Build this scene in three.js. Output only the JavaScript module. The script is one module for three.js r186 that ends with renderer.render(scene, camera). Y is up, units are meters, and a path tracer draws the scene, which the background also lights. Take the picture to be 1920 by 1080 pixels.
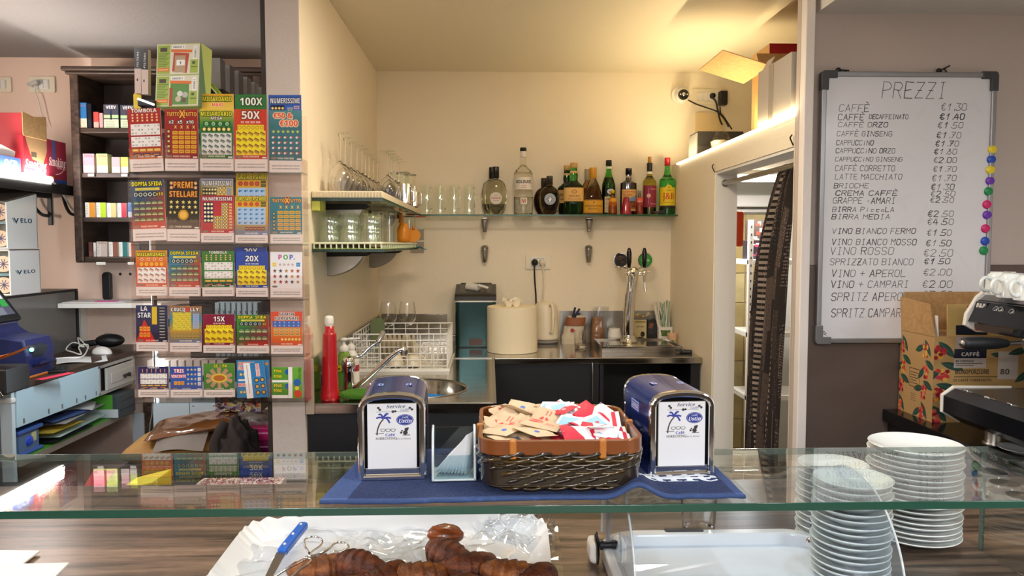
import * as THREE from 'three';
import { RoundedBoxGeometry } from 'three/addons/geometries/RoundedBoxGeometry.js';
import { mergeGeometries } from 'three/addons/utils/BufferGeometryUtils.js';
import { RectAreaLightUniformsLib } from 'three/addons/lights/RectAreaLightUniformsLib.js';

// ---------- camera, lights, exposure ----------
RectAreaLightUniformsLib.init();
const scene = new THREE.Scene();
scene.background = new THREE.Color(0x000000);
const FOCAL = 1400, EYE = 1.5;
const camera = new THREE.PerspectiveCamera(2 * Math.atan(540 / FOCAL) * 180 / Math.PI, 1920 / 1080, 0.05, 60);
camera.position.set(0, EYE, 0);
camera.rotation.order = 'YXZ';
camera.rotation.set(-Math.atan(82 / FOCAL), -Math.atan(43 / FOCAL), 0);
camera.updateMatrixWorld();
const renderer = new THREE.WebGLRenderer({ antialias: true });
renderer.toneMapping = THREE.LinearToneMapping;
renderer.toneMappingExposure = 1.42;
renderer.shadowMap.enabled = true;

const WARM = new THREE.Color().setRGB(1, 0.79, 0.44), COOL = new THREE.Color().setRGB(0.93, 0.98, 1), TUBE = new THREE.Color().setRGB(1, 0.95, 0.88);
const PLAIN = new THREE.Color().setRGB(0.98, 0.98, 1);
const LIGHT = { strip: 74, tube: 60, store: 150, spot: 0.8, panel: 35, work: 30 };
function area(color, intensity, w, h, pos, target) {
  const l = new THREE.RectAreaLight(color, intensity, w, h);
  l.position.set(...pos); l.lookAt(...target); scene.add(l); return l;
}
function spot(color, intensity, pos, target, angle = 1.0) {
  const l = new THREE.SpotLight(color, intensity, 0, angle, 0.6, 2);
  l.position.set(...pos); l.target.position.set(...target); l.castShadow = true; l.shadow.mapSize.set(1024, 1024); l.shadow.radius = 2.2; scene.add(l, l.target); return l;
}

// ---------- helpers ----------
let seed = 20240611;
const rnd = () => { seed = (seed + 0x6d2b79f5) | 0; let t = Math.imul(seed ^ (seed >>> 15), 1 | seed); t = (t + Math.imul(t ^ (t >>> 7), 61 | t)) ^ t; return ((t ^ (t >>> 14)) >>> 0) / 4294967296; };
const rr = (a, b) => a + (b - a) * rnd();
const V = (x, y, z) => new THREE.Vector3(x, y, z);
// a point of the photograph, given how far (metres along the room) it is from the camera
function P(px, py, d) {
  const r = V((px - 960) / FOCAL, -(py - 540) / FOCAL, -1).applyQuaternion(camera.quaternion);
  return r.multiplyScalar(d / -r.z).add(camera.position);
}
// where the sight line of a pixel meets a height
function PY(px, py, y) { const r = V((px - 960) / FOCAL, -(py - 540) / FOCAL, -1).applyQuaternion(camera.quaternion); return r.multiplyScalar((y - EYE) / r.y).add(camera.position); }
const X = (px, d, py = 500) => P(px, py, d).x, Y = (py, d, px = 950) => P(px, py, d).y;
const ORD = ['first', 'second', 'third', 'fourth', 'fifth', 'sixth', 'seventh', 'eighth', 'ninth', 'tenth', 'eleventh', 'twelfth', 'thirteenth', 'fourteenth', 'fifteenth', 'sixteenth', 'seventeenth', 'eighteenth', 'nineteenth', 'twentieth', 'twenty-first', 'twenty-second'];
const taken = {};
function numbered(n) { const k = taken[n] = (taken[n] ?? -1) + 1; return k ? n + '_' + String(k).padStart(3, '0') : n; }
function tag(o, label, category, group) { o.userData = { ...o.userData, label, category }; if (group) o.userData.group = group; return o; }
function thing(name, label, category, pos = [0, 0, 0], ry = 0, group) {
  const o = new THREE.Group(); o.name = numbered(name); o.position.set(...pos); o.rotation.y = ry; scene.add(o); return tag(o, label, category, group);
}
function mesh(name, geo, mat, parent, pos, rot) {
  const m = new THREE.Mesh(geo, mat); m.name = parent ? name : numbered(name); m.castShadow = m.receiveShadow = true;
  if (pos) m.position.set(...pos); if (rot) m.rotation.set(...rot);
  (parent || scene).add(m); return m;
}
function struct(name, geo, mat, pos, rot, parent) { const m = mesh(name, geo, mat, parent, pos, rot); if (!parent) { m.userData.kind = 'structure'; } return m; }
function copy(o, label, pos, ry) { const c = o.clone(); c.name = numbered(o.name.replace(/_\d\d\d$/, '')); c.userData = { ...o.userData, label }; if (pos) c.position.set(...pos); if (ry !== undefined) c.rotation.y = ry; scene.add(c); return c; }
// uv in metres, by the face's direction
function uvm(g) {
  const p = g.attributes.position, n = g.attributes.normal, uv = new Float32Array(p.count * 2);
  for (let i = 0; i < p.count; i++) {
    const x = Math.abs(n.getX(i)), y = Math.abs(n.getY(i)), z = Math.abs(n.getZ(i));
    if (y >= x && y >= z) { uv[2 * i] = p.getX(i); uv[2 * i + 1] = p.getZ(i); }
    else if (x >= z) { uv[2 * i] = p.getZ(i); uv[2 * i + 1] = p.getY(i); }
    else { uv[2 * i] = p.getX(i); uv[2 * i + 1] = p.getY(i); }
  }
  g.setAttribute('uv', new THREE.BufferAttribute(uv, 2)); return g;
}
const bx = (w, h, d, r = 0.002, s = 2) => uvm(r ? new RoundedBoxGeometry(w, h, d, s, Math.min(r, w * 0.49, h * 0.49, d * 0.49)) : new THREE.BoxGeometry(w, h, d));
// a box between two corners
const slab = (x0, x1, y0, y1, z0, z1, r = 0) => bx(Math.abs(x1 - x0), Math.abs(y1 - y0), Math.abs(z1 - z0), r).translate((x0 + x1) / 2, (y0 + y1) / 2, (z0 + z1) / 2);
const cyl = (rt, rb, h, s = 32, open = false) => new THREE.CylinderGeometry(rt, rb, h, s, 1, open);
const lathe = (pts, s = 40) => new THREE.LatheGeometry(pts.map(([r, y]) => new THREE.Vector2(Math.max(r, 0.0001), y)), s);
const curve = (pts, closed = false) => new THREE.CatmullRomCurve3(pts.map((p) => (p.isVector3 ? p : V(...p))), closed, 'catmullrom', 0.5);
const tube = (pts, r, n = 40, s = 8, closed = false) => new THREE.TubeGeometry(curve(pts, closed), n, r, s, closed);
function bar(a, b, r, s = 8) {   // straight round bar between two points
  const A = a.isVector3 ? a : V(...a), B = b.isVector3 ? b : V(...b), L = A.distanceTo(B), g = new THREE.CylinderGeometry(r, r, L, s);
  return g.applyQuaternion(new THREE.Quaternion().setFromUnitVectors(V(0, 1, 0), B.clone().sub(A).normalize())).translate((A.x + B.x) / 2, (A.y + B.y) / 2, (A.z + B.z) / 2);
}
const merge = (gs) => mergeGeometries(gs.map((g) => (g.index ? g.toNonIndexed() : g)).map((g) => { for (const k of Object.keys(g.attributes)) if (!['position', 'normal', 'uv'].includes(k)) g.deleteAttribute(k); return g; }));
function shape(pts) { const s = new THREE.Shape(); pts.forEach((p, i) => (i ? s.lineTo(...p) : s.moveTo(...p))); s.closePath(); return s; }
const ext = (s, depth, b = 0) => uvm(new THREE.ExtrudeGeometry(Array.isArray(s) ? shape(s) : s, { depth: depth - 2 * b, bevelEnabled: b > 0, bevelSize: b, bevelThickness: b, bevelSegments: 2, curveSegments: 20 }).translate(0, 0, -(depth - 2 * b) / 2));
function rrect(w, h, r, n = 8) { // rounded rectangle outline, centred
  const s = new THREE.Shape(), x = -w / 2, y = -h / 2;
  s.moveTo(x + r, y); s.lineTo(x + w - r, y); s.absarc(x + w - r, y + r, r, -Math.PI / 2, 0); s.lineTo(x + w, y + h - r); s.absarc(x + w - r, y + h - r, r, 0, Math.PI / 2);
  s.lineTo(x + r, y + h); s.absarc(x + r, y + h - r, r, Math.PI / 2, Math.PI); s.lineTo(x, y + r); s.absarc(x + r, y + r, r, Math.PI, Math.PI * 1.5); return s;
}
function sheet(nu, nv, f) { // open surface from f(u, v) -> [x, y, z]
  const g = new THREE.PlaneGeometry(1, 1, nu, nv), p = g.attributes.position, uv = g.attributes.uv;
  for (let i = 0; i < p.count; i++) { const q = f(uv.getX(i), uv.getY(i)); p.setXYZ(i, ...q); }
  g.computeVertexNormals(); return g;
}
function padded(nu, nv, t, f) { // the same with a thickness t along y (soft sheets), closed at its edges
  const top = sheet(nu, nv, f), bot = sheet(nu, nv, (u, v) => { const q = f(u, v); const e = Math.min(u, 1 - u, v, 1 - v); return [q[0], q[1] - t * Math.min(1, e * 30 + 0.15), q[2]]; });
  const ix = bot.index.array; for (let i = 0; i < ix.length; i += 3) { const a = ix[i]; ix[i] = ix[i + 1]; ix[i + 1] = a; } bot.computeVertexNormals();
  return merge([top, bot]);
}
function noise(x, y, z = 0) { // smooth value noise, 0..1
  const h = (i, j, k) => { let n = Math.imul(i, 374761393) + Math.imul(j, 668265263) + Math.imul(k, 1274126177) | 0; n = Math.imul(n ^ (n >>> 13), 1274126177); return ((n ^ (n >>> 16)) >>> 0) / 4294967296; };
  const i = Math.floor(x), j = Math.floor(y), k = Math.floor(z), s = (t) => t * t * (3 - 2 * t), u = s(x - i), v = s(y - j), w = s(z - k), L = (a, b, t) => a + (b - a) * t;
  return L(L(L(h(i, j, k), h(i + 1, j, k), u), L(h(i, j + 1, k), h(i + 1, j + 1, k), u), v), L(L(h(i, j, k + 1), h(i + 1, j, k + 1), u), L(h(i, j + 1, k + 1), h(i + 1, j + 1, k + 1), u), v), w);
}
const fbm = (x, y, n = 4) => { let a = 0, s = 0, k = 0.5; for (let i = 0; i < n; i++) { a += k * noise(x, y, i * 7.3); s += k; k *= 0.5; x *= 2.03; y *= 2.03; } return a / s; };

// ---------- computed textures ----------
function canvas(w, h) { const c = document.createElement('canvas'); c.width = w; c.height = h; return [c, c.getContext('2d')]; }
function texture(c, srgb = true) { const t = new THREE.CanvasTexture(c); if (srgb) t.colorSpace = THREE.SRGBColorSpace; t.wrapS = t.wrapT = THREE.RepeatWrapping; t.magFilter = THREE.LinearFilter; t.anisotropy = 4; return t; }
function field(n, f, srgb = true, rep = 1) { // f(x, y) in 0..1 -> [r, g, b] 0..255
  const a = new Uint8Array(n * n * 4);
  for (let y = 0; y < n; y++) for (let x = 0; x < n; x++) { const c = f(x / n, y / n), o = 4 * (y * n + x); a[o] = c[0]; a[o + 1] = c[1]; a[o + 2] = c[2]; a[o + 3] = 255; }
  const t = new THREE.DataTexture(a, n, n); if (srgb) t.colorSpace = THREE.SRGBColorSpace; t.wrapS = t.wrapT = THREE.RepeatWrapping; t.magFilter = THREE.LinearFilter; t.minFilter = THREE.LinearMipmapLinearFilter; t.generateMipmaps = true; t.repeat.set(rep, rep); t.needsUpdate = true; return t;
}
const clamp = (v) => Math.max(0, Math.min(255, v));
const plasterBump = field(512, (x, y) => { const v = 255 * (0.6 * fbm(x * 24, y * 24) + 0.4 * fbm(x * 90, y * 90, 2)); return [v, v, v]; }, false, 1.6);
const fuzz = field(512, (x, y) => { const v = 255 * fbm(x * 120, y * 120, 2); return [v, v, v]; }, false, 6);
const woodMap = (() => { // 4 m x 1 m of laminate, grain along x
  const w = 2048, h = 1024, a = new Uint8Array(w * h * 4);
  for (let j = 0; j < h; j++) for (let i = 0; i < w; i++) {
    const x = i / w * 4, y = j / h, warp = fbm(x * 1.6 + 3, y * 7, 3), y2 = y + 0.05 * warp, g = fbm(x * 2.6, y2 * 52, 5), f = noise(x * 16, y * 330), fl = noise(x * 60, y * 260, 5), band = noise(x * 0.8, y2 * 13, 9);
    let k = 0.63 + 0.75 * (g - 0.48) + 0.26 * (band - 0.5) + 0.2 * (f - 0.5) + 0.12 * (fl - 0.5); if (g < 0.37) k -= 0.12;
    const o = 4 * (j * w + i); a[o] = clamp(146 * k + 6); a[o + 1] = clamp(120 * k + 5); a[o + 2] = clamp(100 * k + 4); a[o + 3] = 255;
  }
  const t = new THREE.DataTexture(a, w, h); t.colorSpace = THREE.SRGBColorSpace; t.wrapS = t.wrapT = THREE.MirroredRepeatWrapping; t.magFilter = THREE.LinearFilter; t.repeat.set(0.25, 1); t.offset.set(0.6, 0); t.needsUpdate = true; return t;
})();
const darkWoodMap = field(512, (x, y) => { const g = fbm(x * 3, y * 50), f = noise(x * 8, y * 240), k = 0.5 + 0.7 * (g - 0.4) + 0.15 * (f - 0.5); return [clamp(92 * k + 14), clamp(70 * k + 10), clamp(56 * k + 8)]; }, true, 1.4);
const brushed = field(512, (x, y) => { const v = 120 + 90 * (fbm(x * 6, y * 160, 3) - 0.5) + 60 * (fbm(x * 5, y * 5) - 0.5); return [v, v, v]; }, false, 1.5);
const tileMap = field(256, (x, y) => { const k = 0.86 + 0.28 * fbm(x * 5, y * 5); return [clamp(176 * k), clamp(158 * k), clamp(112 * k)]; }, true, 2);
const crustMap = field(512, (x, y) => { const k = fbm(x * 8, y * 14, 4), m = fbm(x * 30, y * 40, 2); const q = 0.45 + 0.9 * (k - 0.25) + 0.2 * (m - 0.5); return [clamp(40 + 128 * q), clamp(12 + 86 * q), clamp(2 + 38 * q)]; }, true, 1);
const kraftMap = field(256, (x, y) => { const k = 0.9 + 0.2 * fbm(x * 40, y * 40, 3); return [clamp(182 * k), clamp(142 * k), clamp(92 * k)]; }, true, 3);

// ---------- materials ----------
const mats = {};
function mat(color, rough = 0.6, metal = 0, more = {}) {
  const k = JSON.stringify([color, rough, metal, Object.keys(more), more.transmission, more.bumpScale, more.clearcoat, more.side]);
  if (!more.map && !more.bumpMap && mats[k]) return mats[k];
  const m = new THREE.MeshPhysicalMaterial({ roughness: rough, metalness: metal, ...more });
  if (color !== null) m.color.set(color); return (mats[k] = m);
}
const lin = (r, g, b) => new THREE.Color().setRGB(r, g, b).getHex();
const paint = (c) => mat(c, 0.75, 0, { bumpMap: plasterBump, bumpScale: 0.0012 });
const M = {
  niche: paint('#f2e6cf'), column: paint('#e4dcd6'), pink: paint('#f0d4c2'), rightWall: paint('#bfb1a8'), ceil: paint('#dcd8d2'), shadedLeftCeil: paint('#938e8b'), nicheCeil: paint('#e6dcc6'), customer: paint('#e2dcd2'),
  brownPanel: mat('#5c4d45', 0.55, 0, { bumpMap: plasterBump, bumpScale: 0.0008 }), floor: mat('#7d746a', 0.5),
  wood: mat(null, 0.32, 0, { map: woodMap, clearcoat: 0.35, clearcoatRoughness: 0.25 }), darkWood: mat(null, 0.42, 0, { map: darkWoodMap }),
  steel: mat('#b9b4ac', 0.3, 1, { roughnessMap: brushed }), chrome: mat('#e8e8e8', 0.07, 1), satin: mat('#a6a39e', 0.32, 1), darkMetal: mat('#2b2a2a', 0.4, 0.6),
  black: mat('#141416', 0.45), blackGloss: mat('#0c0d10', 0.15), softBlack: mat('#1d1c1e', 0.75), cabinetBlack: mat('#17181c', 0.42),
  white: mat('#ebe8e1', 0.4), whiteMatt: mat('#efece6', 0.85), paper: mat('#f1ede6', 0.9), porcelain: mat('#e9efee', 0.12, 0, { clearcoat: 0.6, clearcoatRoughness: 0.05 }), cream: mat('#ece2cc', 0.35),
  kraft: mat(null, 0.85, 0, { map: kraftMap }), grey: mat('#8d8a86', 0.6), red: mat('#b5151c', 0.3), orange: mat('#ff5418', 0.35), yellow: mat('#e2c21c', 0.5), green: mat('#4f9a2a', 0.6), blue: mat('#1c3fae', 0.4),
  glass: mat('#ffffff', 0, 0, { transmission: 1, thickness: 0.01, ior: 1.45 }), thinGlass: mat('#fdfffd', 0, 0, { transmission: 1, thickness: 0, ior: 1.75 }), acrylic: mat('#fefbfa', 0.02, 0, { transmission: 1, thickness: 0, ior: 1.45 }),
  pane: mat('#fbfefd', 0, 0, { transmission: 1, thickness: 0, ior: 1.5 }), greenEdge: mat('#0d4a3b', 0.12, 0, { clearcoat: 1, clearcoatRoughness: 0.05 }), darkGreenEdge: mat('#12332a', 0.15),
  film: mat('#f4f6f8', 0.09, 0, { transmission: 1, thickness: 0, ior: 1.75, side: THREE.DoubleSide }),
};
const glow = (c, e) => new THREE.MeshStandardMaterial({ color: 0xffffff, emissive: c, emissiveIntensity: e, roughness: 0.4 });

// ---------- printed matter: artwork packed into shared sheets ----------
const sheets = [];
function art(w, h, draw) {
  w = Math.ceil(w); h = Math.ceil(h);
  let s = sheets[sheets.length - 1];
  if (s && s.x + w + 4 > 2048) { s.x = 2; s.y += s.row + 4; s.row = 0; }
  if (!s || s.y + h + 4 > 2048) {
    const [c, g] = canvas(2048, 2048); s = { c, g, x: 2, y: 2, row: 0, tex: texture(c) };
    s.paper = new THREE.MeshPhysicalMaterial({ map: s.tex, roughness: 0.62 }); s.gloss = new THREE.MeshPhysicalMaterial({ map: s.tex, roughness: 0.22, clearcoat: 0.3, clearcoatRoughness: 0.2 }); sheets.push(s);
  }
  const g = s.g; g.save(); g.translate(s.x, s.y); g.beginPath(); g.rect(-1, -1, w + 2, h + 2); g.clip(); draw(g, w, h); g.restore();
  const r = { paper: s.paper, gloss: s.gloss, u: (s.x + 0.5) / 2048, v: 1 - (s.y + h - 0.5) / 2048, du: (w - 1) / 2048, dv: (h - 1) / 2048 };
  s.x += w + 4; s.row = Math.max(s.row, h); return r;
}
function onArt(g, a, from = 0, to = 1e9) { const uv = g.attributes.uv; for (let i = from; i < Math.min(to, uv.count); i++) uv.setXY(i, a.u + uv.getX(i) * a.du, a.v + uv.getY(i) * a.dv); return g; }
const FACES = ['px', 'nx', 'py', 'ny', 'pz', 'nz'];
// a carton whose faces carry artwork or plain material
function carton(w, h, d, base, faces = {}, gloss = false) {
  const g = new THREE.BoxGeometry(w, h, d), ms = [];
  FACES.forEach((f, i) => { const a = faces[f]; if (a && a.du) { onArt(g, a, i * 4, i * 4 + 4); ms.push(gloss ? a.gloss : a.paper); } else ms.push(a || base); });
  return [g, ms];
}
function text(g, s, x, y, size, color, o = {}) { // fitted text, centred unless o.left
  g.save(); g.font = (o.style || 'bold') + ' ' + size + 'px ' + (o.font || 'sans-serif'); g.textAlign = o.left ? 'left' : 'center'; g.textBaseline = 'middle';
  g.translate(x, y); if (o.rot) g.rotate(o.rot); const w = g.measureText(s).width; if (o.fit) g.scale(o.fit / w, 1); else if (o.max && w > o.max) g.scale(o.max / w, 1);
  if (o.edge) { g.strokeStyle = o.edge; g.lineWidth = o.ew || size * 0.22; g.lineJoin = 'round'; g.strokeText(s, 0, 0); }
  g.fillStyle = color; g.fillText(s, 0, 0); g.restore();
}
const disc = (g, x, y, r, c) => { g.fillStyle = c; g.beginPath(); g.arc(x, y, r, 0, 7); g.fill(); };
const rect = (g, x, y, w, h, c) => { g.fillStyle = c; g.fillRect(x, y, w, h); };
function star(g, x, y, r, c) { g.fillStyle = c; g.beginPath(); for (let i = 0; i < 10; i++) { const a = -Math.PI / 2 + i * Math.PI / 5, q = i % 2 ? r * 0.42 : r; g.lineTo(x + q * Math.cos(a), y + q * Math.sin(a)); } g.fill(); }
// ---------- the setting ----------
const DB = 4.25, CEIL = 2.465, NXL = X(709, DB), NXR = X(1257, DB), LEDGE = Y(207, 2.5, 1492), COLF = 2.546, DWL = 4.0, DWR = 2.5;
const CXL = X(508, COLF);
struct('floor', slab(-3.2, 3.4, -0.1, 0, -6, 3.2), M.floor);
struct('ceiling', slab(-3.2, CXL, CEIL, CEIL + 0.15, -4.4, -1.9), M.shadedLeftCeil);  // darker grey paint stands in for the shade on this part
struct('ceiling', slab(-3.2, CXL, CEIL, CEIL + 0.15, -1.9, 3.2), M.nicheCeil);
struct('ceiling', slab(CXL, NXR + 0.05, CEIL, CEIL + 0.15, -4.4, 3.2), M.nicheCeil);
struct('ceiling', slab(NXR + 0.05, 3.4, CEIL, CEIL + 0.15, -4.4, -DWR), M.nicheCeil);
const soffitY = Y(25, DWR, 1522);
struct('ceiling', slab(NXR + 0.05, 3.4, soffitY, CEIL + 0.15, -DWR, 3.2), M.ceil);
struct('wall_back', merge([slab(CXL, NXR + 0.1, 0, CEIL, -DB - 0.1, -DB), slab(NXR + 0.1, 3.3, LEDGE - 0.03, CEIL, -DB - 0.1, -DB)]), M.niche);
struct('wall_left_niche', slab(CXL, NXL, 0, CEIL, -DB, -COLF, 0.004), M.niche);
struct('column_left', slab(CXL - 0.003, NXL + 0.0, 0, CEIL, -COLF, -COLF + 0.006, 0.002), mat('#c9bdb6', 0.7, 0, { bumpMap: plasterBump, bumpScale: 0.0012 }));
struct('wall_back_left', slab(-3.1, CXL, 0, CEIL, -DWL - 0.3, -DWL), M.pink);
struct('wall_left', slab(-3.2, -3.0, 0, CEIL, -DWL, 3.2), M.pink);
struct('wall_customer_side', slab(-3.2, 3.4, 0, CEIL, 3.0, 3.2), M.customer);
struct('added_trim_4', slab(-3.0, 3.2, 0, 1.25, 2.97, 3.0), mat('#3a302a', 0.5));  // unseen dark wainscot, added to give the chrome contrast in its reflections
struct('added_trim_5', slab(-3.0, -2.97, 0, 1.05, -1.5, 2.97), mat('#3a302a', 0.5));  // same added dark band, out of view, for the reflections
struct('wall_far_right', slab(3.2, 3.4, 0, CEIL, -DWR, 3.0), M.customer);
// partition on the right of the niche: door opening, ledge on top
const DJ = X(1336, 3.43) && 3.43, DN = 2.536, HEAD = Y(322, DJ, 1336), WT = 0.098;
struct('wall_right_niche', merge([slab(NXR, NXR + WT, 0, LEDGE - 0.025, -DB, -DJ), slab(NXR, NXR + WT, HEAD, LEDGE - 0.025, -DJ, -DN), slab(NXR, NXR + WT, 0, LEDGE - 0.025, -DN, -DWR - 0.028)]), M.niche);
struct('trim_1', merge([slab(NXR + 0.004, NXR + WT + 0.004, 0, HEAD - 0.004, -DJ + 0.0, -DJ + 0.012), slab(NXR + 0.004, NXR + WT, HEAD - 0.012, HEAD, -DJ + 0.012, -DN)]), mat('#f2f0ea', 0.45));
struct('wall_ledge', slab(NXR, 3.2, LEDGE - 0.025, LEDGE, -DB, -DWR - 0.03), M.niche);
struct('wall_right', slab(NXR, 3.3, 0, CEIL, -DWR - 0.03, -DWR), M.rightWall);
struct('column_right', slab(NXR, X(1519, 2.46), 0, CEIL, -DWR, -2.46, 0.004), M.column);
const panelTop = Y(497, 2.48, 1510);
const lowPanel = struct('trim_2', slab(X(1506, 2.482), 3.2, 0, panelTop, -DWR, -2.482, 0.003), M.brownPanel);
for (const [px, py] of [[1511, 505], [1503, 763], [1502, 772]]) { const s = P(px, py, 2.48); mesh('screw', lathe([[0, 0.003], [0.004, 0.003], [0.005, 0]], 12).rotateX(Math.PI / 2), M.satin, lowPanel, [s.x, s.y, -2.481]); }
// back room seen through the door opening
struct('wall_storeroom_back', slab(NXR, 3.3, 0, 2.1, -5.2, -5.02), mat('#cfccc2', 0.6));
struct('wall_storeroom_side', slab(3.2, 3.4, 0, 2.1, -5.1, -DWR - 0.03), mat('#cfccc2', 0.7));
struct('wall_storeroom_left', slab(NXR - 0.1, NXR + WT, 0, 2.1, -5.1, -DB - 0.1), mat('#cfccc2', 0.7));
struct('ceiling_storeroom', slab(NXR, 3.3, LEDGE - 0.03, LEDGE + 0.05, -5.2, -DB - 0.1), M.white);
struct('trim_3', merge([slab(NXR + WT, 3.2, Y(388, 4.9, 1410), Y(366, 4.9, 1410), -5.02, -4.86, 0.01), slab(NXR + WT, 3.2, Y(398, 4.95, 1410), Y(391, 4.95, 1410), -5.02, -4.95, 0.004)]), mat('#b9b5ad', 0.6));
{ // beige wall tiles, each its own
  const wall = scene.getObjectByName('wall_storeroom_back'), s = 0.2, y0 = Y(840, 5.0, 1390);
  const geos = [0, 1, 2].map((k) => { const g = bx(s - 0.004, s - 0.004, 0.012, 0.002, 1); const uv = g.attributes.uv; for (let i = 0; i < uv.count; i++) uv.setXY(i, uv.getX(i) + k * 0.37, uv.getY(i) + k * 0.21); return g; });
  const tm = [0xffffff, 0xf2ecdc, 0xe8e0cc].map((c) => new THREE.MeshPhysicalMaterial({ color: c, map: tileMap, roughness: 0.35 }));
  for (let r = -1; r < 8; r++) for (let c = 0; c < 3; c++) mesh('tile', geos[(r + c + 3) % 3], tm[(r * 2 + c + 4) % 3], wall, [X(1398, 5.0) - s * (c - 0.5) , y0 + s * (r + 0.5), -5.014]);
}
// the brown counter of the bar, towards the customers
const WOOD = EYE - 0.59, GLASS = EYE - 0.388;
{
  const c = thing('bar_counter', 'long brown wood-grain bar counter running across the whole foreground', 'counter', [0, 0, 0]);
  mesh('countertop', slab(-2.4, 1.75, WOOD - 0.04, WOOD, -1.83, -0.8, 0.003), M.wood, c);
  mesh('counter_body', slab(-2.4, 1.7, 0, WOOD - 0.04, -1.6, -0.9), M.darkWood, c);
}
// ---------- lamps ----------
{ // warm strip along the ledge
  const a = P(1268, 305, 4.08), b = P(1494, 206, 2.52), L = a.z - b.z;
  const s = thing('light_strip', 'long glowing warm white strip light along the ledge above the doorway', 'light', [NXR - 0.009, LEDGE - 0.016, (a.z + b.z) / 2]);
  mesh('glowing_strip', bx(0.016, 0.011, -L, 0.003).translate(0, 0.0055, 0), glow(new THREE.Color().setRGB(1, 0.86, 0.6), 1.7), s);
  area(WARM, LIGHT.strip, 0.02, -L - 0.02, [NXR - 0.009, LEDGE - 0.0035, (a.z + b.z) / 2], [NXR - 0.009, 3, (a.z + b.z) / 2]);
}
{ // white tube on the tobacco shelf, further down with the shelf: LED_A, LED_B are its ends
  const s = thing('shelf_tube_light', 'bright white tube lamp on the front edge of the red cartons\' wall shelf', 'light', [0, 0, 0]);
  const b = P(96, 338, 3.6), a = V(b.x - 0.002, b.y, -2.95), dir = b.clone().sub(a), L = dir.length(), mid = a.clone().add(b).multiplyScalar(0.5), rot = Math.atan2(-dir.z, dir.x);
  s.position.copy(mid); s.rotation.y = rot;
  mesh('glowing_tube', new THREE.CapsuleGeometry(0.017, L - 0.03, 8, 20).rotateZ(Math.PI / 2), glow(new THREE.Color().setRGB(1, 0.97, 0.93), 5.5), s);
  mesh('socket', merge([cyl(0.019, 0.019, 0.03, 16).rotateZ(Math.PI / 2).translate(-L / 2, 0, 0)]), M.white, s);
  const out = V(-Math.sin(-rot), 0, Math.cos(rot)).normalize();
  for (const [v, k] of [[V(0, 1, 0), 1], [V(0, 0.2, 0).addScaledVector(V(Math.sin(rot), 0, Math.cos(rot)), 1).normalize(), 0.75], [V(0, -1, 0), 0.25]]) {
    const l = new THREE.RectAreaLight(TUBE, LIGHT.tube * k, L - 0.02, 0.034); l.position.copy(mid).addScaledVector(v, 0.019);
    const m4 = new THREE.Matrix4().makeBasis(V(Math.cos(rot), 0, -Math.sin(rot)), V().crossVectors(v.clone().negate(), V(Math.cos(rot), 0, -Math.sin(rot))).normalize(), v.clone().negate());
    l.quaternion.setFromRotationMatrix(m4); scene.add(l);
  }
}
{ // lamp in the back room
  const p = P(1415, 335, 4.3), s = thing('ceiling_lamp', 'bright white ceiling lamp in the back room seen through the doorway', 'lamp', [p.x, LEDGE - 0.03, p.z]);
  mesh('lamp_base', bx(0.4, 0.02, 0.1, 0.004).translate(0, -0.01, 0), M.white, s);
  mesh('glowing_cover', bx(0.38, 0.035, 0.08, 0.015).translate(0, -0.0375, 0), glow(new THREE.Color().setRGB(1, 0.95, 0.86), 6), s);
  area(PLAIN, LIGHT.store, 0.38, 0.08, [p.x, LEDGE - 0.088, p.z], [p.x, 0, p.z]);
}
{ // unseen fill light added at the left wall to brighten wall and desk
  const s = thing('added_fill_lamp', 'added unseen fill light on the left wall over the cash desk', 'lamp', [-3.0, 1.75, -2.75]);
  mesh('lamp_back', bx(0.03, 0.5, 0.5, 0.004).translate(0.015, 0, 0), M.white, s); mesh('glowing_cover', bx(0.02, 0.46, 0.46, 0.008).translate(0.035, 0, 0), glow(new THREE.Color().setRGB(1, 0.88, 0.76), 3), s);
  area(new THREE.Color().setRGB(1, 0.86, 0.72), LIGHT.panel * 1.1, 0.46, 0.46, [-2.95, 1.75, -2.75], [0, 1.5, -3.2]);
}
// ceiling spots over the customers' side, then added fill panels (all above the picture's upper edge)
function downlight(x, z, tx, tz, k, y = CEIL, label) {
  const s = thing('downlight', label, 'lamp', [x, y, z]);
  mesh('housing', lathe([[0.001, 0], [0.055, 0], [0.055, -0.05], [0.046, -0.05], [0.04, -0.012], [0.001, -0.012]], 24), M.white, s);
  mesh('glowing_lens', lathe([[0.001, -0.03], [0.038, -0.03], [0.038, -0.02], [0.001, -0.018]], 24), glow(COOL, 4), s);
  spot(COOL, LIGHT.spot * k, [x, y - 0.052, z], [tx, 0.9, tz], 1.1);
}
downlight(-0.62, -1.15, -0.5, -1.35, 1.0, CEIL, 'round white ceiling spot above the left end of the glass shelf');
downlight(0.18, -0.95, 0.15, -1.35, 1.15, CEIL, 'round white ceiling spot above the wicker basket');
downlight(0.9, -1.15, 0.95, -1.4, 0.9, CEIL, 'round white ceiling spot above the saucer stacks');
function fillPanel(x, z, w, d, k, label, y = CEIL, tint = PLAIN) {  // unseen panel added as general fill light
  const s = thing('fill_panel', label, 'lamp', [x, y, z]);
  mesh('panel_frame', bx(w + 0.04, 0.02, d + 0.04, 0.004).translate(0, -0.01, 0), M.white, s);
  mesh('glowing_panel', bx(w, 0.004, d, 0).translate(0, -0.022, 0), glow(tint, 2.5), s);
  area(tint, LIGHT.panel * k, w, d, [x, y - 0.026, z], [x, 0, z]);
}
fillPanel(-0.9, 2.0, 1.0, 0.5, 1.1, 'added flat fill light over the customers, to the left');
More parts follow.
